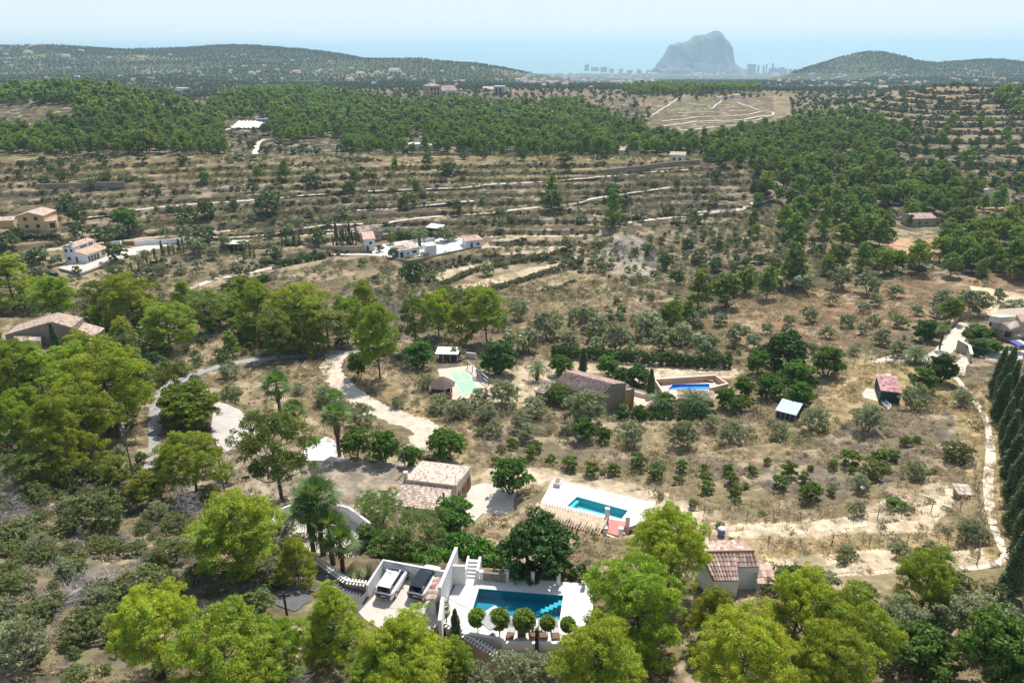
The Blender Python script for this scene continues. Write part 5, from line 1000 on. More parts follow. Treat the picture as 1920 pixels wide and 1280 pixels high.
q2 = pq([(1024, 712, 3.9), (1042, 717, 3.9), (1020, 738, 2.4), (1004, 734, 2.4)], ZS); MB().prism([(v[0], v[1]) for v in q2], -2, [3.8, 3.8, 2.3, 2.3]).build('side_wing', 'stone_wall', R); tile_part('wing_roof', [[q2[0], q2[1], q2[2], q2[3]]], R, (.30, .21, .15), .3, .5, 33)
q3 = pq([(1174, 718, 3.8), (1190, 728, 3.8), (1188, 732, 3.0), (1172, 731, 3.0)], ZS); MB().prism([(v[0], v[1]) for v in q3], -2, [3.7, 3.7, 2.9, 2.9]).build('end_wing', 'ochre_render', R); tile_part('wing_roof', [[q3[0], q3[1], q3[2], q3[3]]], R, (.38, .26, .18), .3, .5, 34)
g0, g1 = Vector(q[2]), Vector(q[4]); gd = (g1 - g0); gd.z = 0; gL = gd.length; gd.normalize(); gn = Vector((gd.y, -gd.x, 0)); gn = gn if gn.y < 0 or gn.x > 0 else -gn
for t, zz, w, h in ((.28, .7, .9, 1.3), (.62, .7, .9, 1.5), (.62, 3.1, .7, 1.0)):
    c = Vector((g0.x, g0.y, 0)) + gd * gL * t; mb = MB(); a = c - gd * w / 2 - gn * .05; b = c + gd * w / 2 - gn * .05; mb.prism([(a.x, a.y), (b.x, b.y), ((b + gn * .08).x, (b + gn * .08).y), ((a + gn * .08).x, (a + gn * .08).y)], zz, zz + h); o = mb.build('window', 'brown_wood', R)
patch('terrace', 'pinkish terrace beside the stone house', [(1188, 752), (1186, 738), (1228, 742), (1226, 758), (1196, 762)], ZS, 'pink_paving', lift=.1)
wall_line('garden_wall', 'low ochre wall by the stone house terrace', [(1186, 732), (1205, 737), (1230, 741)], ZS, .9, .3, 'cream_render')
patch('pool_court', 'cream paving inside the ochre walled pool court', [(1229, 717), (1342, 708), (1362, 728), (1345, 744), (1246, 750)], ZQ, 'pink_paving', [(1252, 730), (1262, 720.5), (1330, 719.5), (1331, 730)], lift=.05)
wall_line('court_wall', 'ochre wall round the far pool court', [(1248, 741), (1227.5, 711), (1340, 703), (1364, 719), (1331, 727)], ZQ, 1.15, .35, 'ochre_render', cap='cream_render')
house('pool_house', 'tiled hip roofed pool house in front of blue pool', (1272, 761), (1336, 766), 3.6, 1.7, 'hip', 1.0, 'ochre_render', (.36, .25, .18), cat='house', z=ZQ, seed=5, pitch=.3)
for (x_, y_, l_) in ((1242, 720, 'white sunbed at left end of the ochre pool court'), (1313, 714, 'brown sunbed against back wall of ochre court'), (1337, 716, 'brown sunbed in right corner of ochre court')):
    p = on_plane(x_, y_, ZQ + .05); o = empty('sun_lounger', p, 1.2, l_, 'sun lounger', 'sunbeds in the ochre court'); MB().box(-.35, .35, 0, 1.9, .22, .32).build('frame', 'brown_wood', o); MB().box(-.33, .33, .05, 1.85, .323, .4).build('cushion', 'canvas' if 'white' in l_ else 'pink_paving', o, bevel=.02); MB().box(-.3, -.24, .1, .16, 0, .217).box(.24, .3, .1, .16, 0, .217).box(-.3, -.24, 1.7, 1.76, 0, .217).box(.24, .3, 1.7, 1.76, 0, .217).build('leg', 'brown_wood', o)
# sheds at right
f = Fr((1454, 783), (1489, 792), None, 'glasshouse', 'low grey roofed animal run of mesh', 'shed'); D = 4.2
MB().slab([(-.2, -.2, 1.55), (f.L + .2, -.2, 1.55), (f.L + .2, D, 1.95), (-.2, D, 1.95)], .06).build('roof', 'greenhouse_roof', f.root)
MB().box(0, f.L, -.03, .03, -.5, 1.45).box(f.L - .03, f.L + .03, .033, D, -.5, 1.6).box(-.03, .03, .033, D, -.5, 1.6).build('mesh_wall', 'dark_metal', f.root)
for i in range(5): MB().box(i * f.L / 4 - .05, i * f.L / 4 + .05, -.1, -.033, -.5, 1.48).build('post', 'greenhouse_roof', f.root)
f = Fr((1648.5, 752.5), (1685, 757), ZG, 'shed', 'dark green shed with chequered pink red roof', 'shed'); D = 6.6
MB().box(0, f.L, 0, D, -.5, 2.2).build('wall', 'shed_green', f.root); MB().box(f.L + .003, f.L + .08, -.05, D, -.5, 2.25).build('side_wall', 'cream_render', f.root)
tile_part('roof', [[(-.15, D + .15, 2.45), (f.L + .2, D + .15, 2.45), (f.L + .2, -.15, 2.3), (-.15, -.15, 2.3)]], f.root, (.36, .14, .15), .5, .8, 44, .03, pale=.35)
p = on_plane(1661, 760, ZG); o = empty('rowing_boat', p, 1.45, 'small upturned pale dinghy beside the green shed', 'boat'); mb = MB(); secs = []
for i in range(9):
    t = i / 8; w = .62 * math.sin(math.pi * (.12 + .76 * t)) ** .6; x_ = (t - .5) * 2.9; secs.append([(x_, -w, .5), (x_, -w * .8, .15), (x_, 0, 0), (x_, w * .8, .15), (x_, w, .5), (x_, w * .86, .5), (x_, w * .62, .2), (x_, 0, .08), (x_, -w * .62, .2), (x_, -w * .86, .5)])
vs = [v for s in secs for v in s]; mb.add(vs, [(i * 10 + j, i * 10 + (j + 1) % 10, (i + 1) * 10 + (j + 1) % 10, (i + 1) * 10 + j) for i in range(8) for j in range(10)] + [tuple(range(10)), tuple(80 + j for j in range(10))[::-1]]); mb.build('hull', 'white_metal', o)
for x_ in (-.5, .5): MB().box(x_ - .12, x_ + .12, -.5, .5, .36, .41).build('seat', 'old_wood', o)
house('stone_hut', 'tiny stone hut in the pale field near the cypresses', (1797, 938), (1818, 939), 1.5, 1.0, 'shed', .25, 'stone_wall', (.4, .33, .28), cat='hut', pitch=.3)
p = hit(1616, 925); o = empty('meter_box', p, .2, 'small dark box post with white top among bushes', 'box'); MB().box(-.3, .3, -.25, .25, -.2, .9).build('case', 'stone_wall', o); MB().box(-.35, .35, -.3, .3, .903, 1.0).build('lid', 'white_render', o)
p = hit(1352, 1003); o = empty('water_drum', p, 0, 'round drum with white lid and violet blue side', 'drum'); MB().lathe([(.36, 0), (.42, .25), (.42, .7), (.36, .85)], n=16).build('barrel', 'violet_blue', o); MB().lathe([(.4, .853), (.42, .95), (.3, 1.08), (.05, 1.12)], n=16).build('lid', 'white_metal', o)
# villa at right edge
R = world_building('villa', 'ochre stone villa with terracotta roofs at right edge', ZV)
MB().prism([(v[0], v[1]) for v in pq([(1855, 623, 0), (1868, 629, 0), (1897, 641, 0), (1925, 630, 0), (1950, 600, 0), (1870, 605, 0)], ZV)], -1.5, 3.6).build('wall', 'pale_stone', R)
q = pq([(1878, 605, 5.0), (1906, 600, 5.4), (1922, 609, 4.4), (1894.5, 617.5, 4.0)], ZV); MB().prism([(v[0], v[1]) for v in q], 3.5, [v[2] - .12 for v in q]).build('upper_wall', 'pale_stone', R); tile_part('roof', [[q[1], q[0], q[3], q[2]]], R, (.50, .32, .23), .3, .5, 51)
q = pq([(1906, 589, 6.2), (1935, 589, 6.2), (1940, 606, 5.2), (1915, 604, 5.2)], ZV); MB().prism([(v[0], v[1]) for v in q], 3.5, [v[2] - .12 for v in q]).build('upper_wall', 'pale_stone', R); tile_part('roof', [[q[0], q[1], q[2], q[3]]], R, (.50, .28, .2), .3, .5, 52)
q = pq([(1856, 590.5, 5.2), (1876, 594, 5.2), (1906, 592, 5.2), (1880, 588, 5.2)], ZV); MB().prism([(v[0], v[1]) for v in q], 3.61, 5.1).build('parapet', 'cream_render', R)
for (x_, y_, w) in ((1860, 604, .8), (1874, 611, .9), (1882, 617, .9), (1890, 624, 1.0)):
    p = on_plane(x_, y_ + 3, ZV + 1.6); p.z -= ZV; MB().box(p.x - w / 2, p.x + w / 2, p.y - .12, p.y + .4, 1.0, 2.4).build('window', 'dark_glass', R)
q = pq([(1902, 621, 2.9), (1921, 624, 2.9), (1925, 630, 2.6), (1904, 629, 2.6)], ZV); tile_part('porch_roof', [[q[0], q[1], q[2], q[3]]], R, (.55, .40, .30), .3, .5, 53)
wall_line('retaining_wall', 'ochre stone retaining wall below the curved drive', [(1798, 637), (1818, 648), (1822, 664)], None, 2.2, .5, 'pale_stone', 'cream_render', ref=(1806, 668))
wall_line('retaining_wall', 'ochre stone wall behind the villa drive', [(1784, 603), (1800, 583), (1822, 583)], None, 2.2, .5, 'pale_stone', ref=(1805, 602))
p = hit(1914, 662); o = empty('awning', p, .2, 'blue and white awning in front of the villa', 'awning')
for s in (-1, 1): MB().tube([(s * 1.2, 0, 0), (s * 1.2, 0, 2.0)], .04, 6).tube([(s * 1.2, 2, 0), (s * 1.2, 2, 2.2)], .04, 6).build('post', 'white_metal', o)
MB().slab([(-1.4, -.2, 2.0), (.2, -.2, 2.0), (.2, 2.2, 2.25), (-1.4, 2.2, 2.25)], .05).build('canopy', 'blue_cover', o); MB().slab([(.22, -.2, 2.0), (1.4, -.2, 2.0), (1.4, 2.2, 2.25), (.22, 2.2, 2.25)], .05).build('side_canopy', 'canvas', o)
# left farmhouse
R = world_building('farmhouse', 'rambling stone farmhouse with low brown tiled roofs', ZF)
q = pq([(96, 603, 5.2), (109, 585.5, 5.2), (34, 609, 2.6), (9, 627.5, 2.6), (156, 596, 4.0), (134, 614, 4.0)], ZF)
MB().prism([(q[3][0], q[3][1]), (q[0][0], q[0][1]), (q[5][0], q[5][1]), (q[4][0], q[4][1]), (q[1][0], q[1][1]), (q[2][0], q[2][1])], -2, [2.5, 5.1, 3.9, 3.9, 5.1, 2.5]).build('wall', 'stone_wall', R)
tile_part('roof', [[q[0], q[1], q[2], q[3]], [q[1], q[0], q[5], q[4]]], R, (.40, .28, .20), .3, .5, 61, .06, pale=.4, eave_mat='pale_stone')
q = pq([(152, 603, 3.0), (196, 615, 3.0), (170, 637, 2.0), (123, 625, 2.0)], ZF); MB().prism([(v[0], v[1]) for v in q], -2, [2.85, 2.85, 1.9, 1.9]).build('side_wing', 'stone_wall', R); tile_part('wing_roof', [[q[0], q[1], q[2], q[3]]], R, (.46, .33, .25), .3, .5, 62, .06, pale=.45)
q = pq([(24, 628.5, 2.4), (76, 632, 2.4), (75, 639, 1.8), (32, 640, 1.8)], ZF); MB().prism([(v[0], v[1]) for v in q], -2, [2.3, 2.3, 1.7, 1.7]).build('lean_to', 'pale_stone', R); tile_part('lean_to_roof', [[q[0], q[1], q[2], q[3]]], R, (.48, .34, .25), .3, .5, 63, .06)
# ------------------------------------------------------------ houses across the valley
V = 'f'
house('yellow_house', 'large yellow ochre house with gabled tiled roof', (37, 431), (87, 430), 9, 5.0, 'gable_y', 1.3, 'ochre_render', (.50, .37, .27), chim=None, wins=[('f', .3, .6, 1.3, 1.2, 'brown'), ('f', .72, .6, 1.3, 1.3, 'brown'), ('f', .3, 3.3, 1.3, 1.2, 'brown'), ('f', .7, 3.4, 1.3, 1.3, 'brown'), ('l', .5, 3.2, 1.0, 1.2, 'brown')], seed=71)
house('yellow_annex', 'low flat ochre annex with porch right of yellow house', (88, 430), (108, 428), 6, 2.9, 'shed', .5, 'ochre_render', (.50, .38, .28), wins=[('f', .6, .2, 1.8, 2.0)], cat='annex', seed=72)
house('yellow_outbuilding', 'low tiled outbuilding left of the yellow house', (-8, 428), (27, 426), 6, 2.6, 'gable_x', .8, 'ochre_render', (.50, .36, .27), cat='outbuilding', seed=73)
wall_line('garden_wall', 'pale garden wall below the yellow house', [(33, 442), (53, 440), (84, 441), (114, 438)], None, 1.3, .4, 'pale_stone', ref=(60, 450))
f = house('white_house', 'two storey white house with terracotta lean-to roof', (124, 492.5), (164, 493.5), 5, 2.6, 'flat', 0, 'white_render', z=ZB, wins=[('f', .28, .9, 1.0, 1.0), ('f', .72, .05, .9, 2.0), ('f', .05, .0, .01, .01)])
bpy.data.objects.remove(f.root.children[0]) if False else None
for ch in list(f.root.children_recursive): bpy.data.objects.remove(ch, do_unlink=True)
L = f.L; Sx = f.loc(202, 479, 0); dv = Vector((Sx[0] - L, Sx[1], 0)); Dn = dv.length; dv.normalize()
def wh(x, t, z): b = Vector((x, 0, 0)) + dv * t; return (b.x, b.y, z)
MB().prism([wh(0, 0, 0)[:2], wh(L * .52, 0, 0)[:2], wh(L * .52, Dn, 0)[:2], wh(0, Dn, 0)[:2]], -1.5, [5.4, 5.0, 5.0, 5.4]).build('wall', 'white_render', f.root)
MB().prism([wh(L * .5203, 0, 0)[:2], wh(L, 0, 0)[:2], wh(L, Dn, 0)[:2], wh(L * .5203, Dn, 0)[:2]], -1.5, [3.7, 2.7, 2.7, 3.7]).build('lean_to', 'white_render', f.root)
tile_part('roof', [[wh(L * .2, -.3, 6.0), wh(L * .2, Dn + .3, 6.0), wh(L * .55, Dn + .3, 5.3), wh(L * .55, -.3, 5.3)], [wh(L * .2, Dn + .3, 6.0), wh(L * .2, -.3, 6.0), wh(-.4, -.3, 5.5), wh(-.4, Dn + .3, 5.5)]], f.root, (.52, .36, .26), .35, .6, 81)
tile_part('lean_to_roof', [[wh(L * .525, -.2, 4.0), wh(L * .525, Dn + .3, 4.0), wh(L + .8, Dn + .3, 2.8), wh(L + .8, -.2, 2.8)]], f.root, (.56, .36, .23), .35, .6, 82)
for x_, z_, w_, h_, nm in ((.13, 3.6, .9, 1.0, 'window'), (.2, .9, 1.0, 1.0, 'window'), (.55, .03, .8, 2.0, 'door'), (.38, 3.7, .8, .8, 'window')): MB().box(L * x_ - w_ / 2, L * x_ + w_ / 2, -.06, .06, z_, z_ + h_).build(nm, 'dark_glass' if nm == 'window' else 'brown_wood', f.root)
for t in (.3, .4, .5, .7, .8): a = Vector(wh(L * .52, Dn * t, 0)); b = Vector(wh(L * .52, Dn * t + .7, 0)); MB().prism([(a.x - .04, a.y), (a.x + .06, a.y), (b.x + .06, b.y), (b.x - .04, b.y)], 4.15, 4.85).build('window', 'dark_glass', f.root)
for t in (.08, .22, .36, .5): a = Vector(wh(L, Dn * t, 0)); b = Vector(wh(L, Dn * t + .9, 0)); MB().prism([(a.x - .04, a.y), (a.x + .06, a.y), (b.x + .06, b.y), (b.x - .04, b.y)], .1 if t > .1 else .4, 2.0).build('door', 'dark_glass', f.root)
MB().prism([wh(L * .3, Dn * .05, 0)[:2], wh(L * .42, Dn * .05, 0)[:2], wh(L * .42, Dn * .12, 0)[:2], wh(L * .3, Dn * .12, 0)[:2]], 5.2, 6.9).build('chimney', 'cream_render', f.root)
wall_line('boundary_wall', 'long white roadside wall with brown gate', [(205, 453), (226, 451), (227, 455)], None, 1.7, .3, 'white_render', ref=(215, 462)); wall_line('boundary_wall', 'white wall right of the brown gate', [(253, 453), (275, 450), (300, 449), (345, 447)], None, 1.7, .3, 'white_render', ref=(260, 461))
f = Fr((228, 461), (252, 461), None, 'gate', 'wide brown sliding gate in the white wall', 'gate'); MB().box(0, f.L, -.06, .06, 0, 1.5).build('panel', 'brown_wood', f.root); MB().box(0, f.L, -.1, .1, 1.503, 1.58).build('rail', 'dark_metal', f.root)
p = hit(103, 475 + 45 - 0) if False else hit(99, 518); o = empty('parked_car', p, 1.2, 'small dark car on pale ground below white house', 'car'); MB().prism([(-.8, -2), (.8, -2), (.85, 0), (.8, 2), (-.8, 2), (-.85, 0)], .25, [.8, .8, .95, .7, .7, .95]).build('body', 'car_black', o, bevel=.08); MB().prism([(-.7, -1.6), (.7, -1.6), (.7, .7), (-.7, .7)], .8, [1.3, 1.3, 1.4, 1.4]).build('cabin', 'dark_glass', o, bevel=.1)
for s in (-1, 1):
    for y in (-1.2, 1.25): MB().tube([(s * .86, y, .3), (s * .66, y, .3)], .3, 12).build('wheel', 'rubber', o)
house('village_house', 'white two storey house with pink tiled roof', (684, 471), (704, 469.5), 6.5, 4.4, 'shed', .9, 'white_render', (.55, .36, .29), z=ZA, wins=[('f', .6, 2.4, 1.1, 1.1), ('f', .3, .1, .9, 2), ('l', .5, 2.4, 1, 1)], seed=91)
house('village_house', 'long stone barn with sagging brown tiled roof', (676, 452), (716, 447), 7, 3.0, 'gable_x', 1.8, 'pale_stone', (.36, .25, .20), wins=[('f', .55, .2, 1, 1.9), ('f', .8, .8, .8, .8)], seed=92)
house('village_house', 'low stone outhouse right of the long barn', (718, 450), (740, 446), 4, 2.0, 'shed', .5, 'stone_wall', (.34, .24, .19), seed=93)
house('village_house', 'white cottage with grey brown hipped roof', (748, 484), (771, 481), 6.5, 2.6, 'hip', 1.1, 'white_render', (.36, .27, .22), z=ZA, wins=[('f', .25, .05, 1.2, 2.0), ('f', .75, .8, .8, .8)], seed=94)
house('village_house', 'white cottage with pale pink roof and dark window', (768, 480), (787, 477), 6.5, 2.7, 'shed', .6, 'white_render', (.60, .42, .34), z=ZA, wins=[('f', .5, .8, 1.8, 1.0)], seed=95)
house('village_house', 'plain white cube building at the terrace edge', (800, 478), (819, 476), 4, 3.0, 'flat', 0, 'white_render', z=ZA, wins=[('l', .5, .8, .8, 1)])
house('village_house', 'small white bungalow with orange hipped roof', (874, 465.5), (904, 463), 6.5, 2.7, 'hip', 1.3, 'white_render', (.56, .36, .26), z=ZA, wins=[('f', .35, .05, .9, 1.9, 'door'), ('f', .75, .8, 1.2, 1.0)], seed=96)
f = Fr((800, 437), (824, 439), None, 'carport', 'pale roofed open shelter with dark inside', 'carport'); MB().slab([(-.3, -.3, 2.4), (f.L + .3, -.3, 2.2), (f.L + .3, 5, 2.6), (-.3, 5, 2.9)], .12).build('roof', 'cream_render', f.root); MB().box(0, f.L, 4.6, 4.8, -.5, 2.5).box(0, .2, 0, 4.597, -.5, 2.2).build('wall', 'pale_stone', f.root); MB().box(f.L - .1, f.L + .1, 0, .2, -.5, 2.0).build('post', 'brown_wood', f.root)
wall_line('retaining_wall', 'curved grey stone retaining wall below the village', [(742, 484), (765, 488), (790, 484), (820, 477), (872, 466)], ZA, .6, .5, 'stone_wall', base=-4)
wall_line('garden_wall', 'white garden wall behind the village terraces', [(756, 456), (775, 449), (800, 447), (816, 445)], ZA, 1.4, .3, 'white_render'); wall_line('garden_wall', 'long stone wall below the village cypresses', [(600, 461), (640, 461), (684, 461)], None, 1.8, .4, 'pale_stone', ref=(650, 469)); wall_line('garden_wall', 'pale low wall left of the cypress clump', [(570, 455), (598, 456), (612, 458)], None, 1.3, .4, 'pale_stone', ref=(590, 463))
f = Fr((424, 470), (455, 471), None, 'carport', 'flat pale roofed open shelter among olives', 'carport'); MB().box(-.3, f.L + .3, -.3, 5, 2.5, 2.68).build('roof', 'cream_render', f.root); MB().box(0, f.L, 4.7, 4.9, -.5, 2.497).build('wall', 'stone_wall', f.root)
for x_ in (0, f.L / 2, f.L): MB().box(x_ - .12, x_ + .12, 0, .24, -.5, 2.497).build('post', 'pale_stone', f.root)
house('ridge_house', 'low pale building on the terraced hill crest', (765, 281), (800, 281), 8, 3.0, 'flat', 0, 'cream_render', dz=.5); house('ridge_house', 'second low pale building on hill crest, right part', (806, 281), (824, 280), 7, 2.6, 'flat', 0, 'cream_render', dz=.5)
house('ruin', 'roofless ochre ruin at right end of hill crest', (1255, 303), (1283, 304), 7, 3.2, 'shed', .6, 'cream_render', (.5, .38, .3), wins=[('f', .3, .6, 1.2, 1.4), ('f', .7, .6, 1.2, 1.4)]); house('farm_building', 'pink roofed farm building on the hill crest', (1160, 291), (1196, 292), 9, 2.6, 'gable_x', 1.6, 'cream_render', (.55, .36, .28), dz=.8)
wall_line('retaining_wall', 'dark dry stone wall along the upper terrace', [(1130, 327), (1200, 320), (1260, 312), (1312, 308)], None, 2.2, .8, 'stone_wall', follow=True, top=False); wall_line('retaining_wall', 'dark dry stone wall on left upper terrace', [(70, 354), (150, 352), (235, 349)], None, 2.0, .8, 'stone_wall', follow=True, top=False)
house('finca', 'pinkish stone finca among trees in the ravine', (1710, 425), (1752, 424), 8, 3.2, 'gable_x', 1.2, 'pale_stone', (.42, .27, .22), wins=[('f', .3, .8, 1, 1.2), ('f', .6, .8, 1, 1.2)]); house('finca', 'tiny white roofed hut in the ravine wood', (1733, 378), (1745, 378), 4, 2.4, 'flat', 0, 'white_render')
house('finca', 'pale flat roofed building on the right wooded slope', (1838, 366), (1852, 366), 6, 2.4, 'flat', 0, 'cream_render')
# ------------------------------------------------------------ poles and cables
PT = {}
for nm, b, t, m, lab in (('a', (551, 1235), 1112, 'pole_wood', 'dark wooden utility pole left of bottom pines'), ('b', (1006, 1256), 1180, 'pole_wood', 'thick dark pole in front of the loungers'), ('c', (256, 916), 800, 'pole_grey', 'slim dark pole between the left pines'), ('d', (421, 920), 822, 'pole_grey', 'utility pole left of the feathery pine'),
                         ('e', (571, 672), 585, 'pole_grey', 'utility pole beside the lane under tall pines'), ('f', (264, 690), 612, 'pole_grey', 'utility pole left of the round pine'), ('g', (760, 884), 846, 'pole_grey', 'lamp post behind the tiled house chimney'), ('h', (1913, 690), 652, 'pole_grey', 'utility pole by the villa awning'), ('i', (446, 375 + 22), 360, 'pole_grey', 'thin pole on the terraced hill'), ('j', (1553 + 45, 350), 338, 'pole_grey', 'thin pale pole among right woods')):
    PT[nm] = pole('utility_pole', lab, b[0], b[1], t, .12 if nm not in 'b' else .2, m)
cable(PT['b'], on_plane(744, 1054, ZP + 3.4), 1.4, 'dark cable sagging over the pool and cars'); cable(PT['d'], on_plane(500, 905, ZY + 2), 1.0, 'thin cable running down from pole by feathery pine'); cable(PT['f'], PT['c'], 2.5, 'long cable between two left poles'); cable(on_plane(744, 1054, ZP + 3.4), on_plane(672, 1000, ZC + 1.6), .3, 'short cable from cars to courtyard wall')
for lab, pix in (('wire fence along the lower orchard edge', [(1320, 963), (1400, 972), (1500, 977), (1600, 975), (1690, 966), (1800, 955)]), ('wire fence below the pale terrace strip', [(1330, 1010), (1440, 1022), (1560, 1020), (1700, 1020), (1850, 1018)]), ('wire fence curving round the shed field', [(1702, 668), (1640, 680), (1580, 693), (1545, 702), (1540, 730), (1515, 765)]), ('wire fence beside the animal run', [(1425, 770), (1440, 800), (1490, 800)]), ('pale gate fence at top of shed field', [(1660, 672), (1690, 672), (1688, 690)]), ('wire fence along the footpath', [(1822, 850), (1832, 920), (1840, 1000), (1830, 1060)])):
    fence('wire_fence', lab, pix, 1.3, 3.0)
# ------------------------------------------------------------ the far rock, town and masts
def headland():
    prof = [(1236, 129), (1240, 118), (1247, 107), (1254, 95), (1259, 84), (1266, 84), (1273, 80), (1284, 80), (1298, 75), (1306, 67), (1316, 65), (1325, 66), (1333, 61), (1340, 58), (1348, 58.5), (1353, 64), (1357, 72), (1363, 76), (1367, 84), (1367, 100), (1366, 108), (1372, 118), (1380, 124), (1388, 129)]
    Y0 = 7000.0; xs = np.linspace(1233, 1392, 160); ys = np.interp(xs, [p[0] for p in prof], [p[1] for p in prof]); V = []; nv = 40; dx = []
    for x_, y_ in zip(xs, ys):
        d = ray(np.array(x_), np.array(y_)); k = Y0 / d[1]; X = d[0] * k; Z = max(CZ + d[2] * k, 4)
        for j in range(nv):
            t = j / (nv - 1) * 2 - 1; yy = Y0 + t * (330 + 60 * (vnoise(np.array(X), np.array(t * 200.), 90, 3)))
            g = (1 - abs(t) ** 3.2) if t > 0 else (1 - abs(t) ** 2.2); crag = fbm(np.array(X), np.array(yy), 120, 5, 4) - .5
            Z1 = Z * g; talus = 95 * max(0, 1 - abs(t + .35) * 1.2); zz = Z1 if t > -.45 else max(Z1 * (1 - (abs(t) - .45) * 1.1) , min(Z1, talus)); V.append((X + float(crag) * 30 * abs(t), yy + float(crag) * 120, max(zz * (1 + float(crag) * .12 * abs(t)), -3)))
    n = len(xs); F = [[i * nv + j, i * nv + j + 1, (i + 1) * nv + j + 1, (i + 1) * nv + j] for i in range(n - 1) for j in range(nv - 1)]
    tag(link('headland', mesh_np('headland', np.array(V), np.array(F)[:, ::-1], MATS['headland_rock'])), 'steep grey rock headland rising from the sea', kind='structure')
headland()
FARB = []
def farblock(px, py, w, h, name, cat, mt, label=None, D=None, roof=None, dist=None):
    """a far building whose foot is seen at (px, py), w and h in picture units"""
    p = hit(px, py, smooth_z) if dist is None else None
    if dist: d = ray(px, py); k = dist / math.hypot(d[0], d[1]); p = Vector((d[0] * k, d[1] * k, max(CZ + d[2] * k, 2)))
    s = depth(p) / FPX; W, H = w * s, h * s; D = D or W; rz = random.uniform(-.4, .4)
    o = empty(name, p, rz, label, cat); MB().box(-W / 2, W / 2, 0, D, -12, H).build('wall', mt, o)
    if roof == 'gable': MB().add([(-W / 2 - .3, -.3, H), (W / 2 + .3, -.3, H), (W / 2 + .3, D + .3, H), (-W / 2 - .3, D + .3, H), (-W / 2, D / 2, H + W * .18), (W / 2, D / 2, H + W * .18)], [(0, 1, 5, 4), (2, 3, 4, 5), (1, 2, 5), (3, 0, 4), (3, 2, 1, 0)]).build('roof', 'town_roof', o)
    if h > 5 and dist:
        mb = MB(); fl = int(H / 6)
        for i in range(fl): mb.box(-W * .42, W * .42, -.5, -.1, i * 6 + 2, i * 6 + 4)
        mb.build('window_band', 'tower_glass', o)
    THINGS.append((o, cat, px, py, '', label, None)); return o
mat('tower_glass', (.12, .14, .17, 1), .4, .1)
for i, (x_, yb, yt, w) in enumerate([(1101, 131, 122, 7), (1118, 131, 126, 11), (1134, 133, 126, 9), (1147, 134, 129, 8), (1165, 137, 130, 6), (1180, 138, 132, 9), (1198, 138, 131, 9), (1218, 137, 132, 10), (1240, 137, 131, 8), (1252, 138, 131, 9), (1304, 137, 121, 7), (1312, 138, 120, 6), (1321, 138, 121, 8), (1331, 138, 122, 7), (1340, 138, 122, 8), (1352, 137, 124, 7), (1375, 137, 128, 7), (1405, 137, 121, 6), (1414, 136, 122, 6.5), (1422, 137, 124, 3), (1431, 137, 124, 3), (1436, 137, 121, 2.5), (1447.5, 137, 120.5, 4), (1445, 138, 129, 5), (1453, 138, 128, 5), (1459, 138, 129, 5), (1466, 139, 127, 7), (1473, 139, 130, 6), (1481, 139, 130, 6), (1489, 139, 130, 7), (1500, 140, 131, 5)]):
    farblock(x_, yb, w, yb - yt, 'apartment_tower', 'tower', 'tower_pale', dist=random.uniform(6100, 6500))
rs = np.random.RandomState(21)
for i in range(190):                                # white houses of the town below the rock
    if i < 110: x_ = rs.uniform(975, 1230); y_ = rs.uniform(139, 158) + max(0, (1000 - x_) * .1)
    elif i < 150: x_ = rs.uniform(1290, 1460); y_ = rs.uniform(138, 147)
    else: x_ = rs.uniform(1440, 1680); y_ = rs.uniform(141, 164)
    farblock(x_, y_, rs.uniform(3.5, 8), rs.uniform(2.2, 4), 'town_house', 'house', 'town_white', roof='gable' if rs.rand() < .5 else None)
for (x_, y_, w, h) in [(10, 103, 9, 3), (50, 99, 14, 3.5), (60, 87, 20, 2), (92, 84, 22, 2), (123, 107, 14, 4), (150, 96, 9, 3), (205, 109, 7, 3), (238, 92, 10, 2), (250, 128, 6, 2), (275, 133, 8, 2), (330, 133, 6, 2), (372, 136, 7, 3), (432, 134, 8, 3), (470, 138, 12, 3), (485, 136, 9, 3), (555, 137, 14, 4), (620, 131, 5, 2), (655, 151, 14, 4), (700, 158, 8, 4), (675, 139, 16, 3), (708, 138, 9, 4), (738, 136, 22, 5), (757, 141, 8, 3), (640, 173, 8, 5), (812, 155, 10, 2), (834, 153, 5, 4), (853, 154, 8, 3), (868, 153, 9, 3), (856, 160, 6, 4), (730, 148, 10, 3), (885, 127, 5, 3), (925, 133, 5, 3), (948, 142, 5, 3), (970, 152, 12, 4), (985, 155, 10, 4), (1000, 158, 12, 5), (1020, 162, 10, 4), (1035, 158, 10, 4), (1060, 160, 12, 4), (1108, 165, 10, 3), (1520, 140, 7, 2.5), (1535, 148, 8, 2.5), (1590, 163, 12, 4), (1660, 138, 6, 2.5), (1676, 143, 8, 3), (1685, 146, 6, 3), (1645, 136, 5, 2), (1720, 158, 12, 4), (1735, 155, 8, 3), (1700, 155, 8, 3), (1655, 168, 18, 5), (1830, 152, 9, 2.5), (1870, 155, 7, 2.5), (1350, 186, 14, 4), (1382, 182, 16, 4), (1370, 182, 10, 3), (1310, 174, 10, 3), (1180, 175, 12, 3), (1905, 158, 9, 3)]:
    farblock(x_, y_ + 2, w * .9, h * 1.2, 'country_house', 'house', 'town_white', roof='gable')
for i in range(90):
    if i < 60: x_, y_ = rs.uniform(0, 740), rs.uniform(104, 158)
    elif i < 72: x_, y_ = rs.uniform(760, 960), rs.uniform(130, 158)
    else: x_, y_ = rs.uniform(1540, 1910), rs.uniform(128, 158)
    if y_ > 92 + 40 * max(0, (x_ - 560) / 180) * (x_ < 740): farblock(x_, y_, rs.uniform(4, 9), rs.uniform(2, 3.2), 'hill_villa', 'house', 'town_white', roof='gable' if rs.rand() < .5 else None)
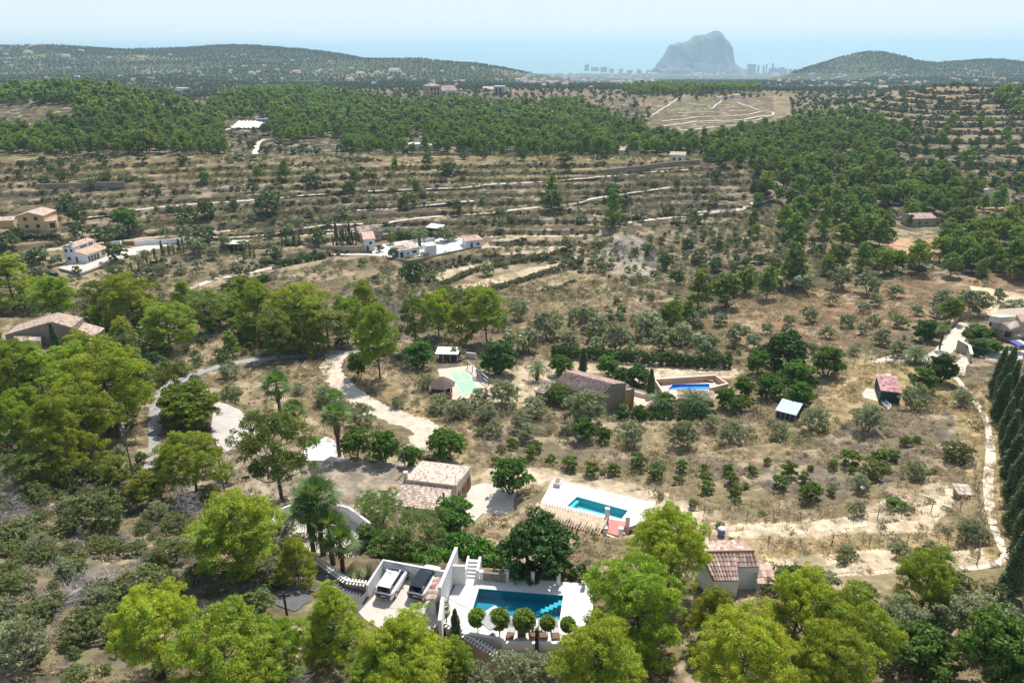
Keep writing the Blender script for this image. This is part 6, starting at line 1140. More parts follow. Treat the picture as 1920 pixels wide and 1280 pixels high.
house('manor', 'pale three storey manor among woods in the mid distance', (804, 183), (828, 182), 14, 11, 'hip', 3, 'pale_stone', (.3, .2, .15), wins=[('f', .25, 2, 2, 3), ('f', .5, 2, 2, 3), ('f', .75, 2, 2, 3), ('f', .25, 6.5, 2, 3), ('f', .5, 6.5, 2, 3), ('f', .75, 6.5, 2, 3)], pitch=1.2, row=2); house('manor', 'long brown roofed wing right of the pale manor', (829, 179), (857, 178), 14, 5, 'gable_x', 5, 'cream_render', (.30, .20, .16), pitch=1.2, row=2)
house('country_house', 'house with dark windows at edge of brown plateau', (926, 178), (946, 178), 12, 9, 'flat', 0, 'pale_stone', wins=[('f', .25, 1, 2.5, 6), ('f', .6, 1, 2.5, 6)]); house('country_house', 'low pink roofed building left of plateau house', (905, 172), (926, 172), 10, 3, 'gable_x', 3, 'cream_render', (.6, .45, .4), pitch=1.2, row=2)
house('hill_house', 'white flat house among pines on left hill', (190, 165), (203, 163), 12, 5, 'flat', 0, 'white_render'); house('hill_house', 'white house at right end of the left wooded hill', (336, 173), (356, 172), 12, 5, 'flat', 0, 'white_render'); house('hill_house', 'white roofed house half hidden by the middle wood', (676, 247), (700, 247), 8, 3.4, 'flat', 0, 'cream_render'); house('hill_house', 'long pale roof behind the wood edge', (742, 247), (776, 247), 8, 3.2, 'flat', 0, 'cream_render')
for i in range(8):                                 # rows of panels beside a blue tank
    a = hit(436 + i * 8, 243); b = hit(452 + i * 7, 230); d = (b - a); n = Vector((-d.y, d.x, 0)).normalized() * 1.0; o = empty('panel_row', a, 0, f'{["first","second","third","fourth","fifth","sixth","seventh","eighth"][i]} cream panel row from the left on the hilltop plot', 'panel row', 'panel rows on the hilltop plot')
    MB().slab([-n + Vector((0, 0, .8)), d - n + Vector((0, 0, .8)), d + n + Vector((0, 0, 1.6)), n + Vector((0, 0, 1.6))], .12).build('panel', 'cream_render', o); MB().box(-.1, .1, -.1, .1, -1, .7).box(d.x - .1, d.x + .1, d.y - .1, d.y + .1, d.z - 1, d.z + .7).build('leg', 'dark_metal', o)
f = Fr((482, 231), (500, 231), None, 'water_tank', 'bright blue tank beside the panel rows', 'tank'); MB().box(0, f.L, 0, 5, -1, 2.6).build('tank', 'blue_cover', f.root, bevel=.3); MB().box(.5, f.L - .5, .5, 4.5, 2.61, 2.75).build('lid', 'greenhouse_roof', f.root)
for (x_, y0, y1, lab) in ((381, 81, 70, 'tall thin mast on the far left hill'), (94, 83, 74, 'shorter mast on far left hill crest'), (1605, 101, 94, 'thin mast on the far right hill')):
    b = hit(x_, y0 + 1, smooth_z); h = (y0 - y1) * depth(b) / FPX; o = empty('radio_mast', b, 0, lab, 'mast'); MB().tube([(0, 0, -8), (0, 0, h)], [1.3, .6], 6).build('mast', 'pole_grey', o); MB().lathe([(1.8, h * .8), (1.8, h * .9)], n=8).build('dish', 'white_metal', o)
# ------------------------------------------------------------ trees and bushes set where the photograph shows them
def rows(s): return [tuple(float(v) for v in q.split(',')) for q in s.split(';') if q.strip()]
def many(s, keys, name, cat, adj, sz=1.0, szv=.12, **k):
    for i, q in enumerate(rows(s)):
        plant(keys[i % len(keys)], q[0], q[1], q[2], name, cat, adj, sz=(q[3] if len(q) > 3 else sz) * random.uniform(1 - szv, 1 + szv), **k)
many('440,1005,185;205,735,170;150,790,120;275,915,70;1190,1130,200,1.25;1255,1035,150,1.2;765,1232,165,.95;420,1240,210;290,1190,160;700,1260,110;520,1215,120;355,872,125;1120,1250,180;1600,1190,170;1400,1255,200;1560,1260,170;850,1240,80', ['pineN0', 'pineN1', 'pineN2'], 'pine_tree', 'pine tree', 'broad yellow green')
many('110,830,135;20,700,110;70,710,100;130,690,90;60,770,70;1740,1095,115;622,1172,125;1500,1150,150;1340,1165,110;765,1275,150;555,1055,80;20,790,90;250,690,70;150,650,60', ['pineN3', 'pineN1'], 'pine_tree', 'pine tree', 'bushy bright green', sz=1.1)
many('350,762,120,.8', ['pineR'], 'pine_tree', 'pine tree', 'dense rounded deep green')
many('515,850,150,1.25;330,720,80,1.2;60,880,80;215,880,60', ['pineO'], 'pine_tree', 'pine tree', 'open feathery')
many('312,612,108,.9;24,535,95;98,562,85;385,578,85,1.0;430,580,65,1.0;485,588,100,.95;560,590,125,.95;612,612,85,.9;535,625,80,.9;590,640,60,.9;240,565,100;190,560,80;185,595,45;228,625,55;466,618,38,1;515,620,72,1.2;650,600,62,1.4;682,565,60,1.1;707,640,85,1.45;777,602,66,1.3;820,588,68,1.3;862,612,55,1.3;912,590,80,1.3;838,558,56;890,555,50;345,560,50,1.2;455,545,60;215,510,36', ['pineN1', 'pineN3', 'pineN0', 'pineO'], 'pine_tree', 'pine tree', 'tall green')
many('1259,589,46,1.2;1290,585,32;1312,547,44;1361,544,58;1399,525,42;1440,529,38,1.2;1489,502,50;1785,581,40;1474,409,32,1.3;1500,394,38,1.2;1414,405,18;1417,431,18;1477,442,20;1500,446,22;1545,412,32,1.4;1631,427,50;1600,410,45;1580,440,35;1150,392,30,1.5;381,327,20;482,322,18;532,315,20,1.2;740,305,14;663,323,20;780,342,16;1035,345,24,1.4', ['pineM0', 'pineM2', 'pineM3', 'pineM1'], 'pine_tree', 'pine tree', 'young bright green')
many('1099,765,95;1003,760,55;913,772,42;945,735,62;900,745,50;978,788,46;990,808,44;925,803,38;1183,808,58;1282,812,60;1372,808,54;1529,783,60;1630,783,66;1464,803,42;1717,746,58;1805,748,40;434,740,44;429,694,42;610,742,44;673,778,58;640,765,40;800,715,38;823,755,46;867,765,40;910,775,40;1616,903,42;1717,875,50;1590,1032,42;1690,1028,46;1743,1028,36;1819,993,55;1840,998,36;960,1250,95;1020,1265,90;890,1265,70;1690,1170,110;1830,1170,140;1545,1085,60;36,1210,110;5,1150,60;1608,950,38;855,768,44;1335,790,36;745,755,30;559,729,28', ['oliveN0', 'oliveN1', 'oliveN2'], 'olive_tree', 'olive tree', 'grey green')
many('1241,637,58;1282,628,50;1327,647,62;1380,628,50;1219,607,50;1440,615,26;1552,622,28;1590,602,32;1620,615,28;1654,632,38;1687,602,34;1721,581,24;1620,577,24;1641,562,26;1680,546,30;1631,531,48;1575,523,42;1507,531,44;1770,562,38;1826,568,58;1759,583,28;1875,553,26;1901,583,44;1601,658,22;1684,653,34;1027,609,58;967,640,58;1123,615,50;1160,635,58;1213,612,55;1077,585,30;973,580,40;857,662,34;1065,640,40;1100,590,40;940,600,40;1520,590,34;1480,600,24;1560,560,26;1120,645,36;990,640,44;1180,660,30;1300,600,34;1350,600,30;1415,640,34;1640,600,26', ['oliveM0', 'oliveM1', 'oliveM2'], 'olive_tree', 'olive tree', 'grey green')
many('643,393,28;697,412,28;727,419,26;747,425,24;773,425,24;938,400,28;940,420,26;832,433,34;850,432,28;260,422,26;222,428,32;310,433,24;347,431,26;507,433,22;367,459,40;398,470,30;422,452,24;455,455,26;505,462,30;520,470,24;370,492,24;340,500,22;300,500,24;103,483,22;43,486,28;72,503,26;560,415,22;540,425,22;612,412,24;960,405,22;900,420,24;1065,458,34;1113,494,26;913,501,30;680,488,18;60,300,16;150,300,18;230,330,20;170,340,22;1090,405,22;1200,400,22;420,408,20;470,405,22;580,395,20;640,350,18;700,375,20;810,362,18;905,372,16;960,362,16;1100,358,18;1230,340,18;1320,345,20;1340,372,22;1300,392,20', ['oliveM0', 'oliveM1', 'oliveM2'], 'olive_tree', 'olive tree', 'grey green')
many('840,312,32;762,372,32;857,387,20;1037,373,36,1.1;1148,358,28;1175,374,24;503,378,48;385,390,34;353,409,38;197,328,24;83,334,22;120,331,24;127,378,34;142,397,34;78,303,22;140,313,18;115,304,14;192,299,20;95,314,16;267,296,20;343,297,24;40,309,18;268,359,14,1.3;295,359,14,1.3;327,358,14,1.3;472,348,20;585,335,30;320,391,13,1.3;335,391,14,1.3;357,388,12,1.3;437,381,18,1.2;70,480,40;217,476,40;13,447,40;30,432,28;147,431,30;192,440,42;383,438,42;598,441,34;737,477,20;712,464,16;773,512,42;655,352,24,1.2;700,330,16;800,300,20;980,288,24;1060,296,26;1130,290,24;905,288,20;870,290,16;1090,270,12,2;1420,345,26;1380,442,16;1534,470,24;1342,496,26;1402,492,26;1455,500,24;1249,492,30;1290,455,24;1310,480,26;1220,470,22;1270,520,26;1460,470,18;1400,455,16;1430,485,22;1350,460,18;1496,520,36;1155,338,14;1270,340,14;1345,325,20', ['oakM0', 'oakM1', 'oakM2'], 'evergreen_oak', 'oak', 'dark green')
many('1008,1032,150', ['oakN'], 'shade_tree', 'tree', 'large round dark green', szv=0)
many('933,672,80,1.1;1473,660,92,1.1;1835,650,50,.8;1768,692,56,1.1;1740,620,56;1195,705,55,.8;1170,706,44,.8', ['oakN'], 'shade_tree', 'tree', 'big dark leafed')
many('785,1000,112,.9;710,955,80,1;1055,735,60,.8', ['softN'], 'feathery_tree', 'tree', 'soft light green')
many('850,970,85;958,888,76,1.1;835,832,74,.9;667,838,58,1.1;719,840,62,1.1;770,858,44;1501,707,72;1501,738,55,.9;1445,724,60,.8;1397,724,42;1731,710,50;785,665,62,.8;670,685,38,1.3;1554,677,58;1051,684,44;1141,687,46;1133,811,28;1096,802,44;1419,679,44;233,408,50,.9;1834,620,46,.5;1860,642,50,.5;1755,1180,50;1730,1220,125,.8;1880,1225,150;1490,1080,60,.7;600,1190,60;690,1000,50,.8;1200,770,30;1250,750,34;1360,745,40;1380,760,30;1340,700,1', ['greenN0', 'greenN1', 'greenN2'], 'leafy_tree', 'tree', 'fresh green leafy')
many('1686,943,50,.5;1394,757,34,1;469,788,24,.6;402,742,12,1;1259,672,30;143,504,18;143,503,1;735,440,20;1700,822,22', ['citrusN0'], 'small_tree', 'small tree', 'yellowish low')
many('994,845,28;1006,834,26;1033,857,25;1069,866,30;1110,874,27;1150,874,28;1197,860,34;1231,880,32;1188,880,13;1279,872,24;1273,894,24;1321,874,17;1324,891,24;1328,908,30;1366,874,24;1372,894,28;1380,918,28;1410,880,24;1480,877,32;1464,902,34;1521,873,14;1563,866,20;1597,855,40;1650,852,38;1675,849,26;1597,880,14;1508,894,22;1523,919,42;1560,918,18;1383,935,22;960,828,24;930,862,22;1400,905,16;1440,860,14', ['citrusN0', 'citrusN1', 'citrusN2'], 'citrus_bush', 'citrus bush', 'round glossy green')
many('175,966,110;226,944,62;317,1038,72;273,1102,112;157,1175,82;138,1062,62;12,1102,62;65,930,60;30,1000,70;110,1000,40;330,980,60;120,905,50;230,1170,50;250,1030,44;1641,877,60;1796,845,58;1880,1120,60;1620,1110,50;100,1130,50;200,1120,40;370,1080,60;480,1130,70;560,1000,30;640,1210,50;1450,1100,50;1800,1092,50;900,810,24;940,840,20;10,870,50;420,670,30;280,700,40;60,575,50;150,612,60,.9;110,672,44;230,650,60;1760,1140,50;1130,880,14;700,985,30;1270,1000,30;1350,980,20;1430,960,18;1300,940,22;1720,820,20', ['scrubN0', 'scrubN1', 'scrubN2'], 'scrub_bush', 'bush', 'dull olive coloured')
for (x_, y_, s, lab) in [(609, 1032, 1.1, 'tall fan palm, left of the group by the white courtyard'), (588, 1042, .95, 'thinner fan palm at far left of the courtyard palms'), (621, 1062, .8, 'bushy fan palm in front of the white courtyard')]: pass
def palm(key, px, py, s, label, name='fan_palm', topped=False):
    p = hit(px, py); s *= 1.2; o = put(key, p.x, p.y, p.z - .1, s, random.uniform(0, 6), name, crown='fronds'); tag(o, label, 'palm', 'fan palms' if name == 'fan_palm' else 'feather palms'); return o
palm('fanTall', 607, 1040, 1.12, 'tallest palm with brown skirt by the courtyard wall'); palm('fanTall', 590, 1046, .92, 'leaning palm left of the tallest courtyard palm'); palm('fanMid', 625, 1058, 1.0, 'bushy palm in front of the tallest courtyard palm'); palm('fanMid', 643, 1072, .85, 'palm nearest the stone wall with tile cap')
palm('fanTall', 637, 855, 1.05, 'tall palm standing on the bright white terrace'); palm('fanMid', 526, 775, 1.25, 'palm with long skirt, left of the dirt track'); palm('fanShort', 553, 795, 1.1, 'short palm behind the feathery pine'); palm('fanShort', 630, 770, 1.0, 'low palm among bushes by the dirt track')
palm('fanShort', 426, 905, .7, 'small palm at foot of the pole by the yard'); palm('fanShort', 1168, 772, .45, 'small fan palm beside the stone house'); palm('dateM', 1007, 712, 1.0, 'feather palm in the pale garden behind the court', 'date_palm'); palm('dateN', 1300, 772, 1.15, 'spreading feather palm before the pool house', 'date_palm'); palm('dateN', 1238, 768, .95, 'feather palm left of the pool house', 'date_palm')
palm('dateN', 1716, 679, .95, 'feather palm beside the curved villa drive', 'date_palm'); palm('dateM', 707, 448, 1.3, 'palm above the white village terraces', 'date_palm'); palm('fanTall', 1761, 655, .7, 'stout palm trunk wrapped by creeper near the drive'); palm('dateM', 787, 462, 1.5, 'tall palm in the middle of the village', 'date_palm')
def cyp(key, px, py, hpx, label=None, grp=None):
    p = hit(px, py); D = math.sqrt(p.x ** 2 + p.y ** 2 + (p.z - CZ) ** 2); c = math.sqrt(p.x ** 2 + p.y ** 2) / D; h = hpx * depth(p) / FPX / max(c, .5); s = h / PR[key]['h']; o = put(key, p.x, p.y, p.z, s, random.uniform(0, 6), 'cypress_tree'); o.scale = (s * random.uniform(.8, 1.35), s * random.uniform(.8, 1.35), s * random.uniform(.7, 1.08)); o['category'] = 'cypress'
    if label: tag(o, label, 'cypress', grp)
    else: THINGS.append((o, 'cypress', px, py - hpx / 2, 'narrow dark', None, grp))
cyp('cypressW', 1093, 698, 50, 'thick cypress behind the stone house roof'); cyp('cypressN0', 1219, 738, 56, 'slim cypress between stone house and walled pool'); cyp('cypressN0', 107, 655, 64, 'tall dark cypress before the farmhouse gable'); cyp('cypressN1', 126, 678, 38, 'shorter cypress right of the farmhouse cypress')
for (x_, y_, h) in [(1862, 745, 90), (1873, 760, 95), (1882, 780, 100), (1868, 790, 95), (1890, 805, 110), (1878, 825, 100), (1896, 840, 110), (1884, 862, 105), (1902, 880, 115), (1888, 900, 110), (1906, 925, 120), (1893, 950, 115), (1912, 970, 125), (1897, 1000, 120), (1915, 1030, 130), (1903, 1055, 125), (1888, 1118, 135), (1918, 1100, 140), (1930, 900, 120), (1932, 1000, 120), (1925, 820, 100)]: cyp('cypressN%d' % random.randint(0, 1), x_, y_, h, None, 'cypress row along the footpath')
for (x_, y_, h) in rows('250,518,26;262,508,24;277,497,20;293,492,32;307,486,38;318,478,20;327,477,24;337,473,34;345,474,28;395,472,18;458,486,30;470,482,28;478,484,22;530,460,26;537,462,42;552,461,28;563,460,24;625,461,24;632,461,44;640,461,34;645,462,48;651,461,28;657,461,44;662,462,34;668,460,20;716,276,22;690,279,20;1072,273,22;1010,268,16'): cyp('cypressM%d' % random.randint(0, 1), x_, y_, h, None, 'thin cypresses across the valley')
# hedges
def hedge(label, pix, w, h, key='green_leaves', col=(.05, .10, .022), top=False, name='hedge'):
    pts = [hit(*q) for q in pix]; o = pts[0]; C = []; rng = np.random.RandomState(int(pix[0][0])); R = []
    for i in range(len(pts) - 1):
        a, b = pts[i], pts[i + 1]; L = (b - a).length; n = int(L * w * h * 5); d = (b - a).normalized(); nn = Vector((-d.y, d.x, 0))
        for k in range(n):
            t = rng.rand(); s = rng.uniform(-.5, .5); z = rng.rand() ** .6
            if abs(s) < .32 and z < .75: s = math.copysign(rng.uniform(.34, .5), s)
            p = a + d * L * t + nn * s * w; p.z = p.z - o.z + z * h * (.92 + .12 * math.sin(t * L * .7)); C.append((p.x - o.x, p.y - o.y, p.z))
    V, F, T = leafcloud(np.array(C), .34, 22, .19, rng, .9, .55, -1, .6, col, .35, .1); r = empty(name, o, 0, label, 'hedge'); link('foliage', mesh_np('hedge', V, F, MATS[key], T), r)
    st = MB()
    for i in range(len(pts) - 1):
        k = max(2, int((pts[i + 1] - pts[i]).length / 1.2))
        for j in range(k): p = pts[i] + (pts[i + 1] - pts[i]) * (j / k) - o; st.tube([(p.x, p.y, p.z - .2), (p.x, p.y, p.z + h * .5)], .06, 4)
    st.build('stems', 'bark', r)
hedge('long clipped hedge behind the stone house garden', [(1035, 668), (1100, 672), (1170, 678), (1240, 684), (1300, 687), (1370, 688)], 2.2, 2.7, 'dark_leaves', (.075, .13, .035)); hedge('hedge behind the parked cars', [(700, 1030), (745, 1040), (795, 1051), (832, 1060)], 2.8, 1.3, col=(.10, .20, .03)); hedge('bright green hedge left of the large round tree', [(838, 1028), (880, 1038), (930, 1058), (955, 1066)], 2.4, 1.7, col=(.09, .21, .025)); hedge('hedge along the back of the pool fence', [(905, 1062), (960, 1070), (1050, 1076), (1100, 1080)], 1.2, .8)
hedge('low hedge in front of the ochre pool court', [(1150, 783), (1220, 786), (1300, 786), (1340, 780)], 1.5, 1.2, col=(.05, .10, .03)); hedge('vine covered wall below the yellow house', [(40, 452), (80, 450), (112, 449)], 1.5, 2.0, 'dark_leaves', (.035, .05, .02)); hedge('green shrub row on lower terrace of white house', [(520, 500), (560, 492), (608, 483)], 3, 1.8, col=(.06, .11, .02)); hedge('second green shrub row above the tall pines', [(420, 545), (455, 538), (500, 525)], 3, 1.8, col=(.05, .10, .02))
hedge('rough green bank below the middle pale terrace strip', [(830, 536), (880, 512), (960, 494), (1066, 472)], 2.2, 1.3, 'grey_leaves', (.14, .15, .07), name='scrub_bank'); hedge('rough green bank below the lowest pale terrace strip', [(862, 556), (920, 545), (1010, 518), (1092, 489)], 2.2, 1.3, 'grey_leaves', (.14, .15, .07), name='scrub_bank'); hedge('bright clipped hedge before the right villa', [(1810, 632), (1835, 628), (1862, 632)], 2.5, 1.5, col=(.12, .18, .02)); hedge('green vine pergola in the village', [(742, 448), (760, 446), (780, 443), (812, 441)], 4, 2, col=(.10, .16, .02))
# dead and bare trees
for key, s, nm, cat, adj in (('deadN', '350,945,80;30,960,70,1.3;1520,1090,60;740,585,50;700,560,44;560,1270,60;1225,480,36;1160,470,30;20,900,60;300,590,1', 'dead_tree', 'dead tree', 'bare grey'), ('almondM', '1396,785,46;1444,905,24;1000,605,22;1205,690,20;1270,600,24;1660,905,36;1095,598,22;1240,700,20;1010,690,22;1350,690,20', 'bare_tree', 'bare tree', 'leafless'), ('almond', '1041,800,22;1436,972,18;1515,985,18;1588,990,22;1560,1008,16;1652,996,26;1722,996,22;1711,950,14;1473,1045,20;1372,970,16;1658,962,18;1744,890,18;1805,905,14;1678,935,14;1480,1010,18;1620,1000,18;1845,862,14;1490,650,18;1430,660,18;1570,690,16;1625,668,16;1330,950,16;1410,940,14', 'almond_stump', 'almond tree', 'stunted nearly bare')):
    many(s, [key], nm, cat, adj)
for i in range(2):
    rng = np.random.RandomState(700 + i); proto(f'brush{i}', leafcloud(rng.normal(size=(9, 3)) * [.5, .5, .15] + [0, 0, .3], .55, 22, .3, rng, .8, .05, -.3, 1.5, (.27, .245, .23), .3, .04), 'dry_stems')
rng = np.random.RandomState(8)
p = hit(70, 1165); q = hit(210, 1085); o = empty('fallen_tree', p, 0, 'fallen grey dead pine lying across the left slope', 'fallen tree'); d = q - p; MB().tube([(0, 0, .3), tuple(d * .5 + Vector((0, 0, .8))), tuple(d + Vector((0, 0, .5)))], [.17, .12, .04], 7).build('trunk', 'dead_wood', o)
mb = MB()
for i in range(150):
    t = rng.uniform(.1, 1); b = d * t + Vector((0, 0, .5)); sd = rng.choice([-1, 1]); e = b + Vector((-d.y, d.x, 0)).normalized() * sd * rng.uniform(.8, 3.2) + d * rng.uniform(0, .25) + Vector((0, 0, rng.uniform(-.4, 1.2))); limb(mb, b, e, .03, .008, rng, .1, 3, 3)
    for k in range(4): c = b + (e - b) * rng.uniform(.3, 1); limb(mb, c, c + Vector(rng.normal(size=3) * .6), .014, .006, rng, .1, 3, 2)
mb.build('branches', 'dead_wood', o)
for (x_, y_, s, lab) in ((672, 1090, 1, 'spiky agave beside the stone wall cap'), (658, 1085, .8, 'second spiky agave left of the first'), (692, 1082, 1.1, 'tall spiky agave beside parking wall')):
    p = hit(x_, y_); mb = MB()
    for i in range(26): a = i * 2.4; el = 1.45 - i * .035; c = Vector((math.cos(a) * math.cos(el), math.sin(a) * math.cos(el), math.sin(el))) * 1.4; sd = Vector((-math.sin(a), math.cos(a), 0)) * .07; mb.add([-sd, sd, c * .5 + sd * 1.1, c, c * .5 - sd * 1.1], [(0, 1, 2, 3, 4)])
    o = mb.build('agave', 'agave_green' if 'agave_green' in MATS else mat('agave_green', (.22, .26, .12, 1), .6, .2, 3), loc=p, scale=s); tag(o, lab, 'agave', 'agaves by the parking wall')
# ------------------------------------------------------------ woods and scrub
FOREST = [[(-60, 172), (60, 160), (130, 158), (200, 172), (330, 195), (420, 225), (412, 250), (425, 290), (0, 292), (-60, 292)],
 [(395, 200), (480, 168), (620, 178), (720, 195), (860, 196), (960, 200), (1080, 196), (1180, 238), (1230, 262), (1325, 268), (1300, 290), (1160, 292), (800, 290), (640, 285), (500, 262), (400, 225)],
 [(1320, 300), (1330, 265), (1480, 232), (1600, 222), (1700, 240), (1640, 300), (1700, 330), (1640, 350), (1560, 350), (1500, 345), (1400, 320)],
 [(1600, 350), (1760, 335), (1880, 390), (1760, 412), (1640, 385)], [(1860, 180), (1960, 200), (1960, 235), (1900, 215)],
 [(1400, 315), (1480, 335), (1640, 390), (1670, 470), (1610, 470), (1560, 415), (1430, 375)],
 [(1770, 432), (1960, 420), (1960, 530), (1790, 520), (1580, 515), (1530, 535), (1520, 520), (1600, 495), (1760, 490)],
 [(1170, 168), (1290, 160), (1420, 162), (1425, 172), (1180, 182)]]
HOLES = [[(-60, 200), (60, 195), (140, 200), (140, 240), (60, 250), (-60, 255)], [(420, 225), (500, 222), (520, 250), (420, 252)], [(1225, 195), (1480, 180), (1480, 235), (1300, 262), (1215, 245)], [(700, 182), (880, 176), (900, 192), (760, 200)], [(660, 240), (790, 240), (790, 250), (660, 250)], [(470, 255), (515, 255), (510, 292), (470, 292)], [(560, 262), (640, 262), (640, 285), (560, 280)], [(750, 270), (835, 270), (835, 286), (750, 286)]]
SPARSE = [[(1480, 235), (1640, 200), (1960, 250), (1960, 430), (1700, 430), (1500, 345)], [(0, 195), (140, 200), (140, 260), (0, 280)], [(1290, 300), (1450, 350), (1520, 470), (1420, 420)]]
x, y, z, px, py = sample(FOREST, 240, 1500, 5.2, 11, HOLES, dens=lambda x, y, px, py: np.clip(.35 + fbm(x, y, 60, 5, 2) * 1.2, 0, 1))
x2, y2, z2, px2, py2 = sample(SPARSE, 270, 900, 9.5, 12, FOREST[:3], dens=lambda x, y, px, py: np.clip(fbm(x, y, 50, 75, 2) * 3 - 1, .1, 1)); x, y, z, px, py = [np.concatenate(v) for v in ((x, x2), (y, y2), (z, z2), (px, px2), (py, py2))]
r = np.hypot(x, y); o_ = np.argsort(r); rng = np.random.RandomState(3); scl = rng.uniform(.5, 1.1, len(x)) * rng.uniform(.85, 1.1, len(x)); rot = rng.uniform(0, 6.28, len(x)); print('forest', len(x))
nn_ = 165; near = o_[:nn_]; rest = o_[nn_:]
for i in near:
    o = put(f'pineM{rng.randint(4)}', x[i], y[i], z[i], scl[i], rot[i], 'pine_tree'); w = px[i] > 1400
    o['category'] = 'pine tree'; THINGS.append((o, 'pine tree', px[i], py[i], 'green woodland', None, 'pines of the ravine wood' if px[i] > 1300 else 'pines of the wood behind the crest'))
mid = rest[r[rest] < 560]; farr = rest[r[rest] >= 560]
scatter('pine_wood', np.stack([x, y, z], 1)[mid], [f'pineM{i}' for i in range(4)], scl[mid], rot[mid], 'dense pine wood on the slopes', 1)
scatter('far_pine_wood', np.stack([x, y, z], 1)[farr], [f'pineF{i}' for i in range(3)], scl[farr], rot[farr], 'pine wood in the middle distance', 2)
BARE = [[(1215, 190), (1480, 180), (1490, 235), (1300, 262)], ZONES[0][1][:0]] 
PAVED = [[(640, 1045), (865, 1020), (1120, 1090), (1120, 1195), (1050, 1240), (940, 1235), (840, 1200), (690, 1190), (520, 1145), (600, 1090)], [(505, 950), (560, 935), (660, 945), (705, 985), (680, 1090), (590, 1050)], [(735, 950), (757, 860), (885, 862), (1000, 935), (890, 990), (800, 975)], [(1000, 945), (1035, 895), (1240, 940), (1190, 1010), (1100, 1010)], [(620, 855), (780, 878), (740, 935), (580, 935)],
 [(395, 745), (440, 750), (500, 820), (400, 855)], [(548, 860), (600, 812), (650, 868), (570, 876)], [(812, 690), (890, 680), (930, 745), (870, 780), (830, 735)], [(1000, 730), (1060, 690), (1190, 715), (1240, 760), (1130, 775)], [(1222, 708), (1345, 698), (1372, 730), (1340, 765), (1245, 760)], [(1610, 745), (1655, 698), (1712, 708), (1690, 762)], [(1310, 1010), (1420, 1010), (1430, 1110), (1330, 1120)], [(0, 590), (110, 580), (200, 615), (170, 650), (70, 695), (0, 650)],
 [(1845, 590), (1960, 585), (1960, 680), (1800, 695)], [(105, 500), (125, 450), (350, 440), (345, 455), (220, 490), (150, 515)], [(664, 440), (730, 430), (910, 438), (910, 468), (750, 490)], [(20, 395), (110, 395), (115, 435), (0, 435)], [(640, 664), (665, 664), (640, 700), (700, 750), (820, 800), (800, 850), (690, 780), (610, 710)], [(355, 700), (450, 672), (655, 655), (655, 668), (450, 688), (300, 740), (300, 960), (262, 960), (280, 730)],
 [(1000, 680), (1390, 690), (1380, 712), (1100, 700)], [(1640, 672), (1720, 665), (1800, 600), (1815, 620), (1800, 700), (1720, 690)]]
x, y, z, px, py = sample([[(-80, 292), (1480, 290), (1750, 500), (1990, 560), (1990, 1400), (-80, 1400)]], 30, 400, 4.6, 31, PAVED, az=46, dens=lambda x, y, px, py: np.clip((fbm(x, y, 30, 15, 3) - .36) * 3.2, .04, 1) * np.where(py > 600, np.where((px > 850) | (py < 900), .05, .35), .05) * np.where(inpoly(px, py, [(1310, 590), (1480, 545), (1930, 505), (1990, 560), (1560, 660), (1330, 650)]), .04, 1) * np.where(ground(x, y, True)[1] > .5, 5, .7))
r = np.hypot(x, y); rng = np.random.RandomState(4); scl = rng.uniform(.3, .85, len(x)) * np.where(r > 230, 1.0, .55); rot = rng.uniform(0, 6.28, len(x)); o_ = np.argsort(r); print('bushes', len(x))
near = o_[:200]
for i in near:
    k = rng.randint(3); t = put((f'scrubN{k}' if r[i] < 130 else f'oliveM{k}'), x[i], y[i], z[i], scl[i] * .8, rot[i], 'wild_shrub', parts=False); t['category'] = 'shrub'; THINGS.append((t, 'shrub', px[i], py[i], 'low wild', None, 'wild shrubs in the dry grass'))
rest = o_[200:]; m = r[rest] < 250
scatter('undergrowth', np.stack([x, y, z], 1)[rest[m]], [f'oliveM{i}' for i in range(3)] + ['oakM0'], scl[rest[m]] * .7, rot[rest[m]], 'wild bushes on the near slopes', 4)
m = ~m; scatter('hillside_scrub', np.stack([x, y, z], 1)[rest[m]], [f'oakM{i}' for i in range(3)] + ['oliveM0', 'oliveM1'], scl[rest[m]] * .62, rot[rest[m]], 'wild bushes on the terrace banks', 5)
x, y, z, px, py = sample([[(-400, 292), (1330, 290), (1420, 345), (1470, 380), (1380, 420), (1090, 470), (1090, 520), (980, 570), (820, 545), (640, 520), (-80, 560)], [(1480, 235), (1640, 165), (1960, 165), (1960, 430), (1700, 430), (1500, 345)]], 215, 760, 1.7, 51, PAVED, az=46, dens=lambda x, y, px, py: (ground(x, y, True)[1] > .5) * np.clip(fbm(x, y, 22, 15, 3) * 4 - 1.1, .1, 1)); rng = np.random.RandomState(66); print('banks', len(x))
scatter('bank_scrub', np.stack([x, y, z - .2], 1), [f'clump{i}' for i in range(3)], rng.uniform(.3, .8, len(x)) * np.where(np.hypot(x, y) > 420, 1.4, 1), rng.uniform(0, 6.28, len(x)), 'scrub growing along the terrace banks', 61)
x, y, z, px, py = sample([[(-80, 560), (480, 560), (660, 640), (460, 670), (360, 700), (290, 740), (290, 920), (-80, 900)]], 60, 260, 2.6, 54, PAVED, az=47, dens=lambda x, y, px, py: np.clip(fbm(x, y, 14, 37, 3) * 4 - 1.2, .05, 1)); rng = np.random.RandomState(69)
scatter('pine_understorey', np.stack([x, y, z - .1], 1), ['oliveM0', 'oliveM1', 'oakM0', 'oakM1', 'pineM3'], rng.uniform(.2, .6, len(x)), rng.uniform(0, 6.28, len(x)), 'shrubs under the left pines', 65)
